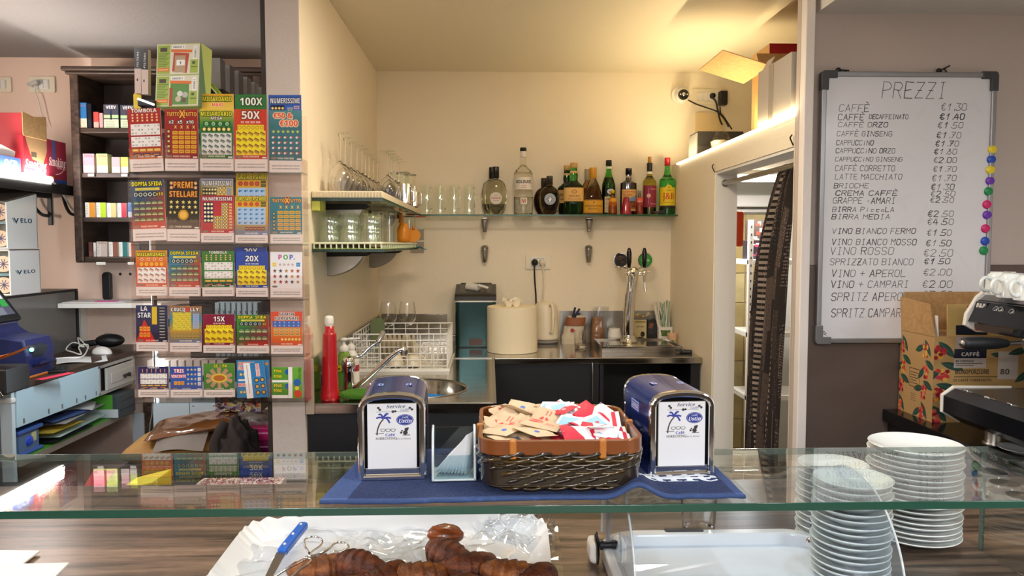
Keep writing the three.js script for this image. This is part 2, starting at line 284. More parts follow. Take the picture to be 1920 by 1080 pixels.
fillPanel(0.7, 2.0, 0.5, 0.9, 1.2, 'added flat fill light over the customers, to the right');
fillPanel(-1.9, -1.6, 0.5, 0.5, 0.5, 'added flat fill light over the cash desk');
fillPanel(0.15, -2.35, 0.35, 0.3, 0.95, 'small flat ceiling lamp over the niche, above the picture\'s upper edge', CEIL, new THREE.Color().setRGB(1, 0.84, 0.62));  // added to brighten the niche, no such lamp in view
fillPanel(2.0, 0.1, 0.5, 0.5, 0.7, 'added flat fill light under the low ceiling on the right', soffitY);  // added to lift the right-hand wall
// ---------- tobacco side, on the left ----------
const T = (o, ...a) => tag(o, ...a);
// position of a thing standing at a pixel: x from px, y from py (its foot), at distance d
const at = (px, py, d) => { const p = P(px, py, d); return [p.x, p.y, p.z]; };
function wallSocket(px, py, d, w, h, label, n = 3) {
  const t = thing('wall_socket', label, 'socket', at(px, py, d + 0.0));
  mesh('cover_plate', ext(rrect(w, h, 0.006), 0.01, 0.002).translate(0, 0, 0.005), M.cream, t);
  mesh('insert', bx(w * 0.6, h * 0.62, 0.006, 0.002).translate(0, 0, 0.011), M.white, t);
  for (let i = 0; i < n; i++) mesh('module', bx(w * 0.17, h * 0.52, 0.004, 0.001).translate((i - (n - 1) / 2) * w * 0.19, 0, 0.0145), M.white, t);
  return t;
}
wallSocket(1, 159, DWL, 0.115, 0.075, 'cream wall socket plate cut off by the left edge of the photo');
{ const t = wallSocket(80, 159, DWL, 0.13, 0.08, 'cream wall socket plate with a plug in it above the red cartons');
  mesh('plug', merge([bx(0.04, 0.022, 0.03, 0.006).rotateZ(0.3).translate(-0.02, 0.002, 0.03), cyl(0.008, 0.006, 0.03, 12).rotateZ(1.2).translate(-0.045, -0.008, 0.03)]), mat('#c9c6c0', 0.5), t);
  const c = [[66, 160], [66, 172], [72, 190], [77, 212], [84, 226], [88, 236]].map(([x, y], i) => P(x, y, DWL - 0.03 + (i > 3 ? 0.01 : 0)));
  T(mesh('power_cable', tube(c, 0.0035, 40, 8), M.white), 'thin white cable running down the wall from the plugged socket to the red cartons', 'cable'); }
{ // dark wooden cabinet with four shelves of small packs
  const df = 3.74, db = DWL, t = thing('tobacco_cabinet', 'dark wooden open wall cabinet with four shelves of small coloured packs', 'cabinet', [0, 0, 0]);
  const xl = X(141, df), xr = X(496, df), yt = Y(140, df), yb = Y(492, df), zf = -df, zb = -db + 0.001, th = 0.042;
  mesh('side_panel', slab(xl, xl + th, yb, yt, zb, zf, 0.008), M.darkWood, t); mesh('side_panel', slab(xr - th, xr, yb, yt, zb, zf, 0.008), M.darkWood, t);
  mesh('bottom_board', slab(xl + th, xr - th, yb, yb + 0.03, zb, zf - 0.004, 0.008), M.darkWood, t);
  mesh('back_board', slab(xl + th, xr - th, yb, yt, zb, zb + 0.012), mat('#3d302a', 0.6), t);
  mesh('top_moulding', merge([slab(xl - 0.025, xr + 0.025, yt, yt + 0.022, zb, zf + 0.03, 0.008), slab(xl - 0.012, xr + 0.012, yt - 0.014, yt, zb, zf + 0.015, 0.006)]), M.darkWood, t);
  const packs = [ // shelf py, distance of packs, [px0, px1, py top, colours or artwork, label]
    [243, [[158, 172, 197, ['#2f6ea8', '#d8c8b0'], 'blue pack with a cream figure, first on the top shelf of the wooden cabinet', 'FILTRI'], [173, 181, 199, ['#101520', '#18202c'], 'narrow black pack beside the blue one on the top cabinet shelf'], [184, 194, 214, ['#d8504a', '#c8a8a0'], 'red low pack on the top cabinet shelf'], [195, 202, 216, ['#d8a0a0', '#c0a0a0'], 'pinkish low pack on the top cabinet shelf'], [203, 231, 200, ['#4a4a58', '#c8d8b8'], 'grey and white VEEV pack with a green band, left one of two', 'VEEV'], [234, 262, 201, ['#4a4a58', '#c8d8b8'], 'grey and white VEEV pack partly hidden by the tombola card', 'VEEV']]],
    [326, [[162, 183, 291, ['#e0a8b8', '#f0e4e2'], 'pink and white pack, first on the second cabinet shelf', 'TEREA'], [187, 208, 291, ['#c0dc90', '#eef0e0'], 'green and white pack on the second cabinet shelf', 'TEREA'], [215, 231, 297, ['#e0b0b8', '#efe4e0'], 'small pink pack, third on the second cabinet shelf'], [232, 246, 297, ['#d8e870', '#eee8e0'], 'yellow and pink pack at the end of the second cabinet shelf']]],
    [408, [[163, 182, 381, ['#f0ece4', '#e89a30'], 'white and orange pack, first on the third cabinet shelf', 0, 1], [184, 202, 381, ['#f0ece4', '#b8e020'], 'white and lime pack on the third cabinet shelf', 0, 1], [204, 221, 382, ['#f0ece4', '#d8cc88'], 'white and straw pack on the third cabinet shelf', 0, 1], [223, 241, 382, ['#f0ece4', '#c83a50'], 'white and crimson pack on the third cabinet shelf', 0, 1], [243, 252, 381, ['#3a78b8', '#c8d8e8'], 'narrow blue pack at the end of the third cabinet shelf']]],
    [482, [[167, 175, 454, ['#5a2e26', '#6a3a30'], 'dark brown pack, first on the bottom cabinet shelf', 0], [176, 181, 455, ['#e8e4de', '#c8c4be'], 'thin white pack on the bottom cabinet shelf'], [182, 202, 453, ['#d8cfc6', '#c8b8ae'], 'silver grey pack on the bottom cabinet shelf', 'TEREA', 1], [205, 223, 454, ['#ece8e2', '#8a5a4c'], 'white and brown pack on the bottom cabinet shelf', 0, 1], [224, 240, 454, ['#ece8e2', '#1f7a80'], 'white and teal pack on the bottom cabinet shelf', 0, 1], [242, 254, 455, ['#ece8e2', '#a85a40'], 'white and rust pack at the end of the bottom cabinet shelf', 0, 1]]],
  ];
  packs.forEach(([py, row], k) => {
    const y = Y(py, df), inset = 0.006;
    if (k < 3) mesh('shelf', slab(xl + th, xr - th, y - 0.024, y, zb + 0.012, zf - inset, 0.004), M.darkWood, t);
    row.forEach(([x0, x1, pt, [c1, c2], label, word, split]) => {
      const d = df + 0.014, w = X(x1, d) - X(x0, d), yb2 = k < 3 ? y : yb + 0.03, h = Y(pt, d) - yb2;
      const a = art(90, Math.round(90 * h / w), (g, W, H) => { rect(g, 0, 0, W, H, c1); if (split) { rect(g, W * 0.42, 0, W, H, c2); for (let i = 0; i < 6; i++) rect(g, W * 0.08, H * (0.15 + i * 0.12), W * 0.2, 3, '#8a8a90'); } else { rect(g, 0, H * 0.62, W, H, c2); if (word === 'VEEV') { rect(g, W * 0.42, H * 0.25, W * 0.16, H * 0.35, '#2a3a5a'); rect(g, 0, H * 0.44, W, H * 0.14, '#b8d8a0'); rect(g, W * 0.45, H * 0.4, W * 0.1, H * 0.24, '#1c2a2a'); } for (let i = 0; i < 4; i++) rect(g, W * 0.12, H * (0.7 + i * 0.07), W * 0.6, 2, '#9a9088'); } if (word) text(g, word, W / 2, H * 0.12, 26, split ? '#9a8078' : word === 'VEEV' ? '#f0f0f0' : '#a06a70', { max: W * 0.8 }); });
      const [g, m] = carton(w - 0.002, h, 0.05, mat(c1, 0.5), { pz: a }, true); const o = mesh('tobacco_pack', g.translate(0, h / 2, -0.025), m, null, [(X(x0, d) + X(x1, d)) / 2, yb2, -d]); T(o, label, 'pack', 'packs in the dark wooden cabinet');
    });
    for (const px of k === 1 ? [177, 239] : k === 3 ? [190, 246] : []) mesh('price_tag', bx(px === 190 ? 0.045 : 0.03, 0.014, 0.003, 0.001), M.white, t, [X(px, df), y - (k === 3 ? 0.03 : 0.012), zf + 0.003]);
  });
}
const SX = P(96, 338, 3.6).x; // aisle edge of the shelf with the red cartons
{ // black wall shelf with the tube, cartons of filters and papers
  const yS = P(96, 338, 3.6).y - 0.012, t = thing('wall_shelf', 'black metal wall shelf carrying red cartons, left of the wooden cabinet', 'shelf', [0, 0, 0]);
  mesh('shelf_board', slab(-3.0, SX, yS - 0.02, yS, -DWL, -2.9, 0.004), M.darkMetal, t);
  mesh('edge_rail', slab(SX - 0.002, SX + 0.008, yS - 0.05, yS - 0.006, -3.84, -2.9, 0.003), M.darkMetal, t);
  for (const px of [95, 64]) { const x = X(px, DWL - 0.02); mesh('bracket', merge([slab(x - 0.011, x + 0.011, Y(px === 95 ? 423 : 372, DWL), yS - 0.02, -DWL, -DWL + 0.012, 0.003), slab(x - 0.011, x + 0.011, yS - 0.05, yS - 0.02, -DWL, -3.3, 0.003)]), M.black, t); }
  mesh('bracket_brace', merge([tube([P(62, 372, 3.96), P(66, 388, 3.95), P(78, 402, 3.94), P(93, 405, 3.95)], 0.008, 30), tube([P(118, 352, 3.9), P(120, 375, 3.92), P(130, 398, 3.94), P(146, 405, 3.96)], 0.008, 30)]), M.black, t);
  T(mesh('lamp_cable', tube([P(97, 340, 3.58), P(110, 352, 3.7), P(120, 368, 3.8), P(134, 390, 3.9), P(146, 400, 3.95)], 0.005, 40), M.white), 'white cable curving down from the end of the tube lamp to the cabinet', 'cable');
  const script = (word, bg, y, extra) => art(220, 220, (g, w, h) => { rect(g, 0, 0, w, h, bg); if (extra) extra(g, w, h); text(g, word, w * 0.5, h * y, 58, '#ead8d4', { font: 'serif', style: 'italic bold', max: w * 0.9 }); text(g, 'FILTERS', w * 0.62, h * (y + 0.12), 16, '#e0b8b0', { max: 60 }); g.strokeStyle = '#ead8d4'; g.lineWidth = 4; g.beginPath(); g.moveTo(w * 0.9, h * (y + 0.02)); g.quadraticCurveTo(w * 0.85, h * (y + 0.25), w * 0.4, h * (y + 0.28)); g.stroke(); });
  function aisleBox(name, label, px0, px1, pyTop, depthX, face, base, end, cat = 'carton') { // a carton whose printed side faces the aisle
    const d0 = -(SX - 0.015) * FOCAL / (917 - px0), d1 = -(SX - 0.015) * FOCAL / (917 - px1), h = Y(pyTop, (d0 + d1) / 2) - yS;
    const t2 = thing(name, label, cat, [SX - 0.015, yS, -(d0 + d1) / 2]);
    const [g, m] = carton(depthX, h, d1 - d0, base, { px: face, pz: end }); mesh('carton_body', g.translate(-depthX / 2, h / 2, 0), m, t2); return [t2, h, d1 - d0];
  }
  const redC = mat('#a81e2a', 0.55);
  { const [b, h, L] = aisleBox('red_carton', 'large red filter carton torn open at its corner, showing brown cardboard', 69, 111, 262, 0.42, script('Smoking', '#a31f2c', 0.62, (g, w, h2) => { g.fillStyle = '#b08a60'; g.beginPath(); g.moveTo(20, 0); g.lineTo(w, 0); g.lineTo(w, 60); g.quadraticCurveTo(190, 110, 180, 128); g.lineTo(80, 112); g.quadraticCurveTo(40, 60, 20, 0); g.fill(); rect(g, 70, 74, 50, 26, '#5a4a3a'); rect(g, 30, 180, 26, 40, '#2a2a40'); g.fillStyle = '#2a3a6a'; g.beginPath(); g.moveTo(w, 190); g.lineTo(w, h2); g.lineTo(100, h2); g.fill(); }), redC);
    mesh('rear_flap', bx(0.004, 0.1, L - 0.01, 0.001).translate(-0.21, h + 0.05, 0), redC, b);
    mesh('end_flap', bx(0.41, 0.1, 0.004, 0.001).translate(-0.21, h + 0.048, L / 2 - 0.004), redC, b);
    mesh('torn_flap', ext([[-L / 2, 0], [L / 2, 0], [L / 2, 0.11], [-0.01, 0.095], [-L / 2, 0.105]], 0.004).rotateY(Math.PI / 2).translate(0, h - 0.002, 0), M.kraft, b);
    mesh('punched_grip', cyl(0.02, 0.02, 0.002, 20).rotateX(Math.PI / 2).translate(-0.17, h + 0.088, L / 2), mat('#8a7a4a', 0.8), b); }
  aisleBox('red_carton', 'smaller closed red filter carton with a blue stripe, touching the wooden cabinet', 112, 145, 268, 0.2, script('Smoking', '#8a1c34', 0.5, (g, w, h) => { rect(g, 60, 0, 30, 96, '#24508a'); rect(g, 0, 184, 60, 36, '#d8b828'); rect(g, 80, 196, w, 40, '#24407a'); }), mat('#8a1c34', 0.55));
  { const [b, h, L] = aisleBox('paper_carton', 'blue and white rolling paper display with a raised grey lid, behind the tube lamp', 24, 63, 297, 0.16, art(200, 140, (g, w, h2) => { rect(g, 0, 0, w, h2, '#2440a0'); text(g, 'OCB', w * 0.55, 44, 60, '#f2f2f2', { max: 130, style: 'bold' }); rect(g, 0, 76, 110, 64, '#e4e0e4'); disc(g, 30, 104, 18, '#d83a48'); rect(g, 62, 82, 40, 50, '#48a0c0'); g.fillStyle = '#c8c4b8'; g.beginPath(); g.moveTo(130, h2); g.lineTo(w, 70); g.lineTo(w, h2); g.fill(); }), M.white);
    mesh('raised_lid', ext([[-L / 2, 0], [L / 2, 0], [L / 2 - 0.02, 0.06], [-0.0, 0.13], [-L / 2 - 0.02, 0.14]], 0.005).rotateY(Math.PI / 2).rotateZ(0.55).translate(-0.07, h, 0), mat('#4a4444', 0.5), b);
    for (let i = 0; i < 4; i++) mesh('booklet', bx(0.03, 0.07, 0.1, 0.002).rotateX(0.2 * (i - 1)).translate(-0.03 - i * 0.028, h + 0.006, -0.01 + 0.006 * i), i % 2 ? mat('#2c2a30', 0.4) : mat('#e8ddd8', 0.5), b); }
  aisleBox('red_tin', 'bright red rolling paper box with white script, at the left edge beside the tube lamp', -40, 20, 278, 0.15, art(220, 160, (g, w, h) => { rect(g, 0, 0, w, h, '#d81c26'); text(g, 'Smoking', w * 0.52, h * 0.4, 50, '#f4dcd8', { font: 'serif', style: 'italic bold' }); g.fillStyle = '#2a5ab0'; g.beginPath(); g.moveTo(60, h); g.quadraticCurveTo(150, h - 10, w, h - 50); g.lineTo(w, h); g.fill(); rect(g, 160, h - 24, 40, 14, '#e8e4e4'); }), mat('#d81c26', 0.4));
}
{ // two white displays of round cans, on a black framed stand
  const sx = X(74, 3.55), yst = Y(548, 3.5), t = thing('display_stand', 'low stand with a thin black frame and grey glass side, under the white displays', 'stand', [0, 0, 0]);
  const dB = 3.86, dF = 2.95, yD = EYE - 0.529;
  mesh('top_board', slab(-2.95, sx + 0.005, yst - 0.012, yst, -dB, -dF, 0.003), M.darkMetal, t);
  mesh('side_pane', slab(sx - 0.004, sx, yD, yst - 0.012, -dB + 0.02, -dF), mat('#8a8884', 0.15, 0, { transmission: 0.4, thickness: 0 }), t);
  for (const d of [dB, dF]) mesh('leg', slab(sx - 0.006, sx + 0.006, yD, yst - 0.012, -d, -d + 0.014, 0.002), M.black, t);
  const side = art(150, 300, (g, w, h) => { rect(g, 0, 0, w, h, '#e2e2e0'); const y = h * 0.5; text(g, 'ELO', w * 0.62, y, 34, '#1c4a68', { max: 74 }); g.strokeStyle = '#1c4a68'; g.lineWidth = 6; g.beginPath(); g.moveTo(34, y - 12); g.lineTo(44, y + 12); g.lineTo(54, y - 12); g.stroke(); g.lineWidth = 3; g.beginPath(); g.moveTo(26, y - 12); g.lineTo(36, y + 12); g.stroke(); });
  const canArt = art(64, 64, (g) => { rect(g, 0, 0, 64, 64, '#dcc0a4'); for (let i = 0; i < 9; i++) { const a = i * 0.7; g.strokeStyle = '#4a4468'; g.lineWidth = 3; g.beginPath(); g.moveTo(32, 32); g.lineTo(32 + 20 * Math.cos(a), 32 + 20 * Math.sin(a)); g.stroke(); } });
  [['upper white VELO display with a sloping top, holding round cans', 466, 364, 1], ['lower white VELO display standing on the black framed stand, holding round cans', 549, 467, 0]].forEach(([label, pb, pt, slope], k) => {
    const d0 = 3.34, d1 = 3.56, y0 = k ? yst : yst + (Y(466, 3.45) - yst), h = Y(pt, 3.5) - y0, x = sx - 0.002 - (1 - k) * 0.006, W = 0.3, t2 = thing('can_display', label, 'display', [x, y0, -(d0 + d1) / 2], 0, 'white can displays');
    const L = d1 - d0, prof = [[-L / 2, 0], [L / 2, 0], [L / 2, h], [-L / 2, slope ? h - 0.05 : h]];
    const sideGeo = (s) => { const g = new THREE.ExtrudeGeometry(shape(prof.map(([a, b]) => [a, b])), { depth: 0.006, bevelEnabled: false }); const p = g.attributes.position, uv = g.attributes.uv; for (let i = 0; i < p.count; i++) uv.setXY(i, (p.getX(i) + L / 2) / L, p.getY(i) / h); onArt(g, side); return g.rotateY(Math.PI / 2).translate(s, 0, 0); };
    mesh('side_wall', sideGeo(-0.006), side.gloss, t2); mesh('side_wall', bx(0.006, h * 0.8, L, 0.001).translate(-W, h * 0.4, 0), M.white, t2);
    mesh('back_wall', bx(W, h * 0.95, 0.005, 0.001).translate(-W / 2, h * 0.47, -L / 2 + 0.003), M.white, t2); mesh('floor_board', bx(W - 0.014, 0.006, L, 0.001).translate(-W / 2, 0.003, 0), M.white, t2); mesh('shelf_board', bx(W - 0.02, 0.012, L * 0.9, 0.001).translate(-W / 2, h * 0.45, 0), mat('#6a8a90', 0.5), t2);
    if (slope) mesh('sloping_top', bx(W - 0.014, 0.006, L * 1.05, 0.001).rotateX(Math.atan2(-0.05, -L) + Math.PI).translate(-W / 2, h - 0.022, 0), mat('#6a625c', 0.4), t2); else mesh('top_board', bx(W, 0.006, L, 0.001).translate(-W / 2, h - 0.003, 0), M.white, t2);
    for (let r = 0; r < 2; r++) for (let c = 0; c < 3; c++) { const g = cyl(0.036, 0.036, 0.02, 24).rotateX(Math.PI / 2); const m2 = mesh('round_can', g, [M.cream, canArt.paper, M.cream], t2, [-0.042 - c * 0.08, 0.045 + r * h * 0.46, L / 2 - 0.03]); onArt(g, canArt); }
  });
}
const DESK = EYE - 0.529, DXE = -1.775;
{ // cash desk
  const t = thing('cash_desk', 'dark wood cash desk with pale blue drawer front, on the left', 'desk', [0, 0, 0]), blueW = mat('#bcd8e4', 0.35), greyE = mat('#b0aeaa', 0.5);
  mesh('desktop', slab(-3.0, DXE, DESK - 0.022, DESK, -DWL, -2.1, 0.003), M.darkWood, t);
  const dA = 2.83, dM = 3.42, yT = DESK - 0.024, yB = EYE - 0.69;
  mesh('drawer_front', slab(DXE - 0.018, DXE, yB, yT, -dM, -dA, 0.001), blueW, t);
  for (const [px, py] of [[51, 784], [97, 774], [122, 763], [149, 752], [165, 746], [185, 741]]) { const d = -DXE * FOCAL / (917 - px); mesh('clip', bx(0.002, 0.02, 0.008, 0.001), M.satin, t, [DXE + 0.001, yB + 0.018, -d]); }
  mesh('front_post', merge([slab(DXE - 0.05, DXE - 0.006, 0, yB + 0.15, -dA + 0.0, -dA + 0.02, 0.002), slab(DXE - 0.6, DXE - 0.05, yB + 0.12, yB + 0.15, -dA, -dA + 0.02)]), mat('#cfdde2', 0.4), t);
  mesh('perforated_panel', slab(-2.6, DXE - 0.052, 0, yB + 0.12, -dA - 0.01, -dA + 0.004), mat('#77747a', 0.5), t);
  mesh('pull_handle', bx(0.1, 0.022, 0.03, 0.008), M.white, t, [X(-4, dA), Y(744, dA), -dA + 0.015]);
  // hatch with a door, recessed frame and handle
  mesh('hatch_frame', merge([slab(DXE - 0.016, DXE + 0.004, yB, yB + 0.014, -3.76, -dM, 0.002), slab(DXE - 0.016, DXE + 0.004, yT - 0.014, yT, -3.76, -dM, 0.002), slab(DXE - 0.016, DXE + 0.004, yB, yT, -dM - 0.012, -dM, 0.002), slab(DXE - 0.016, DXE + 0.004, yB, yT, -3.76, -3.746, 0.002)]), greyE, t);
  mesh('hatch_recess', slab(DXE - 0.2, DXE - 0.016, yB + 0.004, yT - 0.004, -3.75, -dM - 0.006), M.softBlack, t);
  const door = mesh('hatch_door', merge([slab(DXE - 0.002, DXE + 0.01, yB + 0.014, yT - 0.02, -3.75, -dM - 0.055, 0.003), slab(DXE + 0.008, DXE + 0.014, yB + 0.04, yT - 0.045, -3.73, -dM - 0.09, 0.003)]), mat('#c4c2bc', 0.45), t);
  mesh('door_handle', merge([bx(0.01, 0.012, 0.05, 0.004), lathe([[0, 0.012], [0.009, 0.01], [0.009, 0]], 16).rotateZ(-Math.PI / 2).translate(0, 0, -0.02), lathe([[0, 0.01], [0.006, 0.008], [0.006, 0]], 12).rotateZ(-Math.PI / 2).translate(0, -0.004, 0.022)]), M.black, door, [DXE + 0.019, (yB + yT) / 2 - 0.01, -3.64]);
  // green shelf under the desk
  const yG = EYE - 0.815;
  mesh('green_shelf', slab(-2.4, DXE - 0.004, yG - 0.004, yG, -3.75, -dA - 0.01), M.green, t); mesh('shelf_board', slab(-2.4, DXE, yG - 0.028, yG - 0.004, -3.75, -dA - 0.01, 0.001), mat('#8c8174', 0.6), t);
  mesh('rear_post', slab(X(262, 3.8), X(277, 3.8), 0, Y(690, 3.8), -3.82, -3.79, 0.002), M.darkWood, t); mesh('rear_panel', slab(X(240, 3.78), X(261, 3.78), 0, Y(770, 3.78), -3.79, -3.78), mat('#c0c4c8', 0.5), t);
  mesh('dark_back', slab(-2.45, -2.42, 0, DESK - 0.03, -3.78, -dA - 0.02), M.softBlack, t);
  // what lies on the green shelf
  const bin = thing('plastic_bin', 'translucent blue plastic storage box with a round blue button under the desk', 'bin', [DXE - 0.17, yG, -2.93]);
  mesh('bin_body', bx(0.3, 0.085, 0.14, 0.01).translate(0, 0.045, 0), mat('#6a8ab8', 0.3, 0, { transmission: 0.35, thickness: 0 }), bin); mesh('bin_rim', merge([bx(0.32, 0.016, 0.16, 0.005).translate(0, 0.095, 0), bx(0.32, 0.014, 0.16, 0.005).translate(0, 0.008, 0)]), mat('#3a5ea8', 0.35), bin);
  mesh('round_button', lathe([[0, 0.008], [0.018, 0.006], [0.02, 0]], 20).rotateZ(-Math.PI / 2).translate(0.15, 0.05, 0.0), mat('#2a50d0', 0.35), bin); mesh('paper_label', bx(0.002, 0.035, 0.03, 0).translate(0.1505, 0.06, -0.03), mat('#c8c890', 0.7), bin);
  const pile = [['black folder at the bottom of the paper pile under the desk', 0.012, 0.26, 0.3, '#22262a', 3.2, 0.0], ['pale green paper folder in the pile under the desk', 0.008, 0.22, 0.42, '#b8d0c8', 3.28, 0.05], ['yellow paper folder in the pile under the desk', 0.016, 0.2, 0.22, '#c8aa3a', 3.16, -0.04], ['sheaf of grey papers in the pile under the desk', 0.012, 0.24, 0.4, '#a8a4a0', 3.3, 0.1], ['blue paper folder on top of the pile under the desk', 0.006, 0.2, 0.26, '#4a6298', 3.24, -0.12], ['white crumpled sheet sticking out of the pile under the desk', 0.003, 0.16, 0.2, '#dcdcdc', 3.38, 0.4]];
  let y = yG; pile.forEach(([label, h, w, L, c, d, r], i) => { T(mesh('paper_folder', padded(6, 8, h, (u, v) => [(u - 0.5) * w, h + 0.006 * Math.sin(u * 5 + i) * (i > 2 ? 1 : 0.2), (v - 0.5) * L]), mat(c, 0.6, 0, { side: THREE.DoubleSide }), null, [DXE - 0.12 + 0.015 * (i % 3), y, -d], [0, r, 0]), label, 'folder', 'papers under the cash desk'); y += h + 0.006; });
  T(mesh('plastic_sleeve', sheet(12, 8, (u, v) => [DXE - 0.1 + u * 0.11, y - 0.006 - 0.05 * u * u, -3.45 + v * 0.22 + 0.02 * u]), M.film), 'clear plastic sleeve hanging over the green shelf edge', 'sleeve');
  const gb = thing('file_box', 'dark grey and green office box at the far end of the green shelf', 'box', [DXE - 0.06, yG, -3.6]);
  mesh('box_body', bx(0.2, 0.11, 0.16, 0.004).translate(0, 0.055, 0), mat('#3c4448', 0.5), gb); mesh('green_side', bx(0.16, 0.08, 0.004, 0.001).translate(-0.01, 0.07, 0.082), M.green, gb); mesh('paper_front', bx(0.19, 0.04, 0.004, 0.001).translate(0, 0.022, 0.0835), mat('#c8ccd0', 0.6), gb); for (const yy of [0.035, 0.075]) mesh('drawer_line', bx(0.003, 0.004, 0.15, 0).translate(0.1, yy, 0), M.black, gb);
}
{ // things on the desk
  const scr = art(240, 160, (g, w, h) => { rect(g, 0, 0, w, h, '#4a4a52'); for (let r = 0; r < 6; r++) for (let c = 0; c < 9; c++) rect(g, 4 + c * 26, 4 + r * 26, 24, 24, ['#6a6a74', '#b8b0a0', '#d8504a', '#4a4a58', '#d88a7a', '#8a8a7a', '#2f8a3a', '#c8c4c8'][(r * 5 + c * 3 + (r > 3 ? 2 : 0)) % 8]); rect(g, 4, 56, 130, 60, '#a8a48a'); rect(g, 136, 30, 70, 30, '#d8d4dc'); });
  const t = thing('cash_register_screen', 'black touch screen of the cash register, tilted, cut off by the left edge', 'screen', [X(43, 3.04, 590), Y(594, 3.04), -2.83]); t.rotation.set(0, 0, 0);
  const W = 0.42, H = 0.27, lean = 0.62;
  mesh('screen_case', bx(0.022, H, W, 0.008).translate(-0.011, H / 2, 0).rotateZ(lean), M.black, t);
  const pg = new THREE.PlaneGeometry(W - 0.05, H - 0.05); onArt(pg, scr); const em = new THREE.MeshPhysicalMaterial({ map: scr.paper.map, roughness: 0.2, emissive: 0xffffff, emissiveMap: scr.paper.map, emissiveIntensity: 0.25 });
  mesh('glowing_screen', pg.rotateY(Math.PI / 2).translate(0.0012, H / 2, 0).rotateZ(lean), em, t);
  mesh('stand', merge([bx(0.03, 0.12, 0.16, 0.01).rotateZ(-0.5).translate(-0.1, 0.02, 0), bx(0.2, 0.02, 0.22, 0.008).translate(-0.12, DESK - Y(594, 3.04) + 0.012, 0), bx(0.06, Y(594, 3.04) - DESK, 0.12, 0.01).translate(-0.12, (DESK - Y(594, 3.04)) / 2, 0)]), M.black, t);
  const navy = mat('#1c2758', 0.4), pr = thing('lottery_terminal', 'dark blue lottery terminal with a green lit button on the cash desk', 'terminal', [-1.885, DESK, -3.04]); pr.scale.setScalar(0.92);
  mesh('terminal_body', ext([[-0.12, 0.012], [0.075, 0.012], [0.085, 0.1], [0.07, 0.16], [-0.02, 0.175], [-0.07, 0.21], [-0.12, 0.2]], 0.2, 0.008), navy, pr); mesh('base_rim', bx(0.21, 0.012, 0.21, 0.004).translate(-0.02, 0.006, 0), mat('#c8702a', 0.4), pr);
  mesh('reader_head', bx(0.05, 0.06, 0.1, 0.01).rotateZ(-0.35).translate(0.075, 0.115, 0.02), mat('#2a3238', 0.35), pr); mesh('reader_chute', ext([[0, 0], [0.045, 0.02], [0.05, 0.03], [0, 0.012]], 0.12, 0.002).translate(0.07, 0.04, 0.0), navy, pr);
  mesh('button_light', lathe([[0, 0.005], [0.008, 0.004], [0.009, 0]], 16).rotateX(Math.PI / 2).rotateY(0.5).translate(0.095, 0.125, 0.074), glow(new THREE.Color(0.02, 0.9, 0.25), 1.6), pr);
  mesh('top_handle', ext([[-0.1, 0.2], [-0.04, 0.185], [-0.05, 0.225], [-0.09, 0.235]], 0.14, 0.006), navy, pr);
  const cb = thing('cash_box', 'small black lock box with keys in it, at the left edge of the cash desk', 'cash box', [X(5, 2.72), DESK, -2.72]); mesh('box_body', bx(0.12, 0.09, 0.14, 0.006).translate(-0.02, 0.045, 0), M.black, cb);
  mesh('lock', lathe([[0, 0.008], [0.009, 0.007], [0.009, 0]], 16).rotateX(Math.PI / 2), M.chrome, cb, [0.0, 0.035, 0.07]); mesh('keys', merge([new THREE.TorusGeometry(0.012, 0.0015, 6, 20).translate(0.01, 0.012, 0.082), bx(0.008, 0.024, 0.002, 0.0005).rotateZ(0.5).translate(0.03, 0.005, 0.085)]), M.chrome, cb);
  T(mesh('orange_scoop', padded(14, 8, 0.006, (u, v) => { const w = 0.05 * Math.sin(Math.PI * Math.min(0.98, 0.15 + u * 0.85)); return [-0.08 + u * 0.15, 0.02 + 0.05 * u * u + 0.5 * (v - 0.5) * (v - 0.5) * w, (v - 0.5) * w * 2]; }), mat('#c8682a', 0.4), null, [X(8, 2.72), DESK + 0.095, -2.72], [0, 0.2, 0]), 'orange curved plastic tongue lying on the black lock box', 'tray');
  const kb = thing('keyboard', 'small black keyboard on the cash desk in front of the mouse', 'keyboard', [X(113, 3.3), DESK, -3.12], 0.42); mesh('case', bx(0.2, 0.012, 0.1, 0.004).translate(0, 0.006, 0), M.black, kb);
  for (let r = 0; r < 4; r++) for (let c = 0; c < 10; c++) mesh('key', bx(0.015, 0.006, 0.017, 0.002).translate(-0.086 + c * 0.019, 0.014, -0.035 + r * 0.022), r === 2 && c > 4 && c < 7 ? mat('#8a6a2a', 0.5) : M.softBlack, kb);
  T(mesh('paper_sheet', sheet(8, 8, (u, v) => [(u - 0.5) * 0.2, 0.002 + 0.004 * Math.sin(u * 6), (v - 0.5) * 0.2]), mat('#ecebea', 0.85, 0, { side: THREE.DoubleSide }), null, [X(148, 3.45), DESK + 0.001, -3.45], [0, 0.5, 0]), 'white sheet of paper lying under the mouse cable on the cash desk', 'paper');
  T(mesh('pink_slip', bx(0.035, 0.0015, 0.16, 0), mat('#e83a5a', 0.6), null, [X(97, 3.02), DESK + 0.002, -3.02], [0, -0.25, 0]), 'bright pink paper slip lying at the edge of the cash desk', 'slip');
  const mo = thing('computer_mouse', 'white computer mouse with its cable coiled on the cash desk', 'mouse', [X(186, 3.66), DESK, -3.66], 1.2);
  const mg = new THREE.SphereGeometry(1, 28, 16, 0, Math.PI * 2, 0, Math.PI / 2).scale(0.032, 0.034, 0.056); mesh('mouse_body', mg, M.white, mo); mesh('scroll_wheel', cyl(0.008, 0.008, 0.006, 16).rotateZ(Math.PI / 2).translate(0, 0.03, -0.025), M.grey, mo);
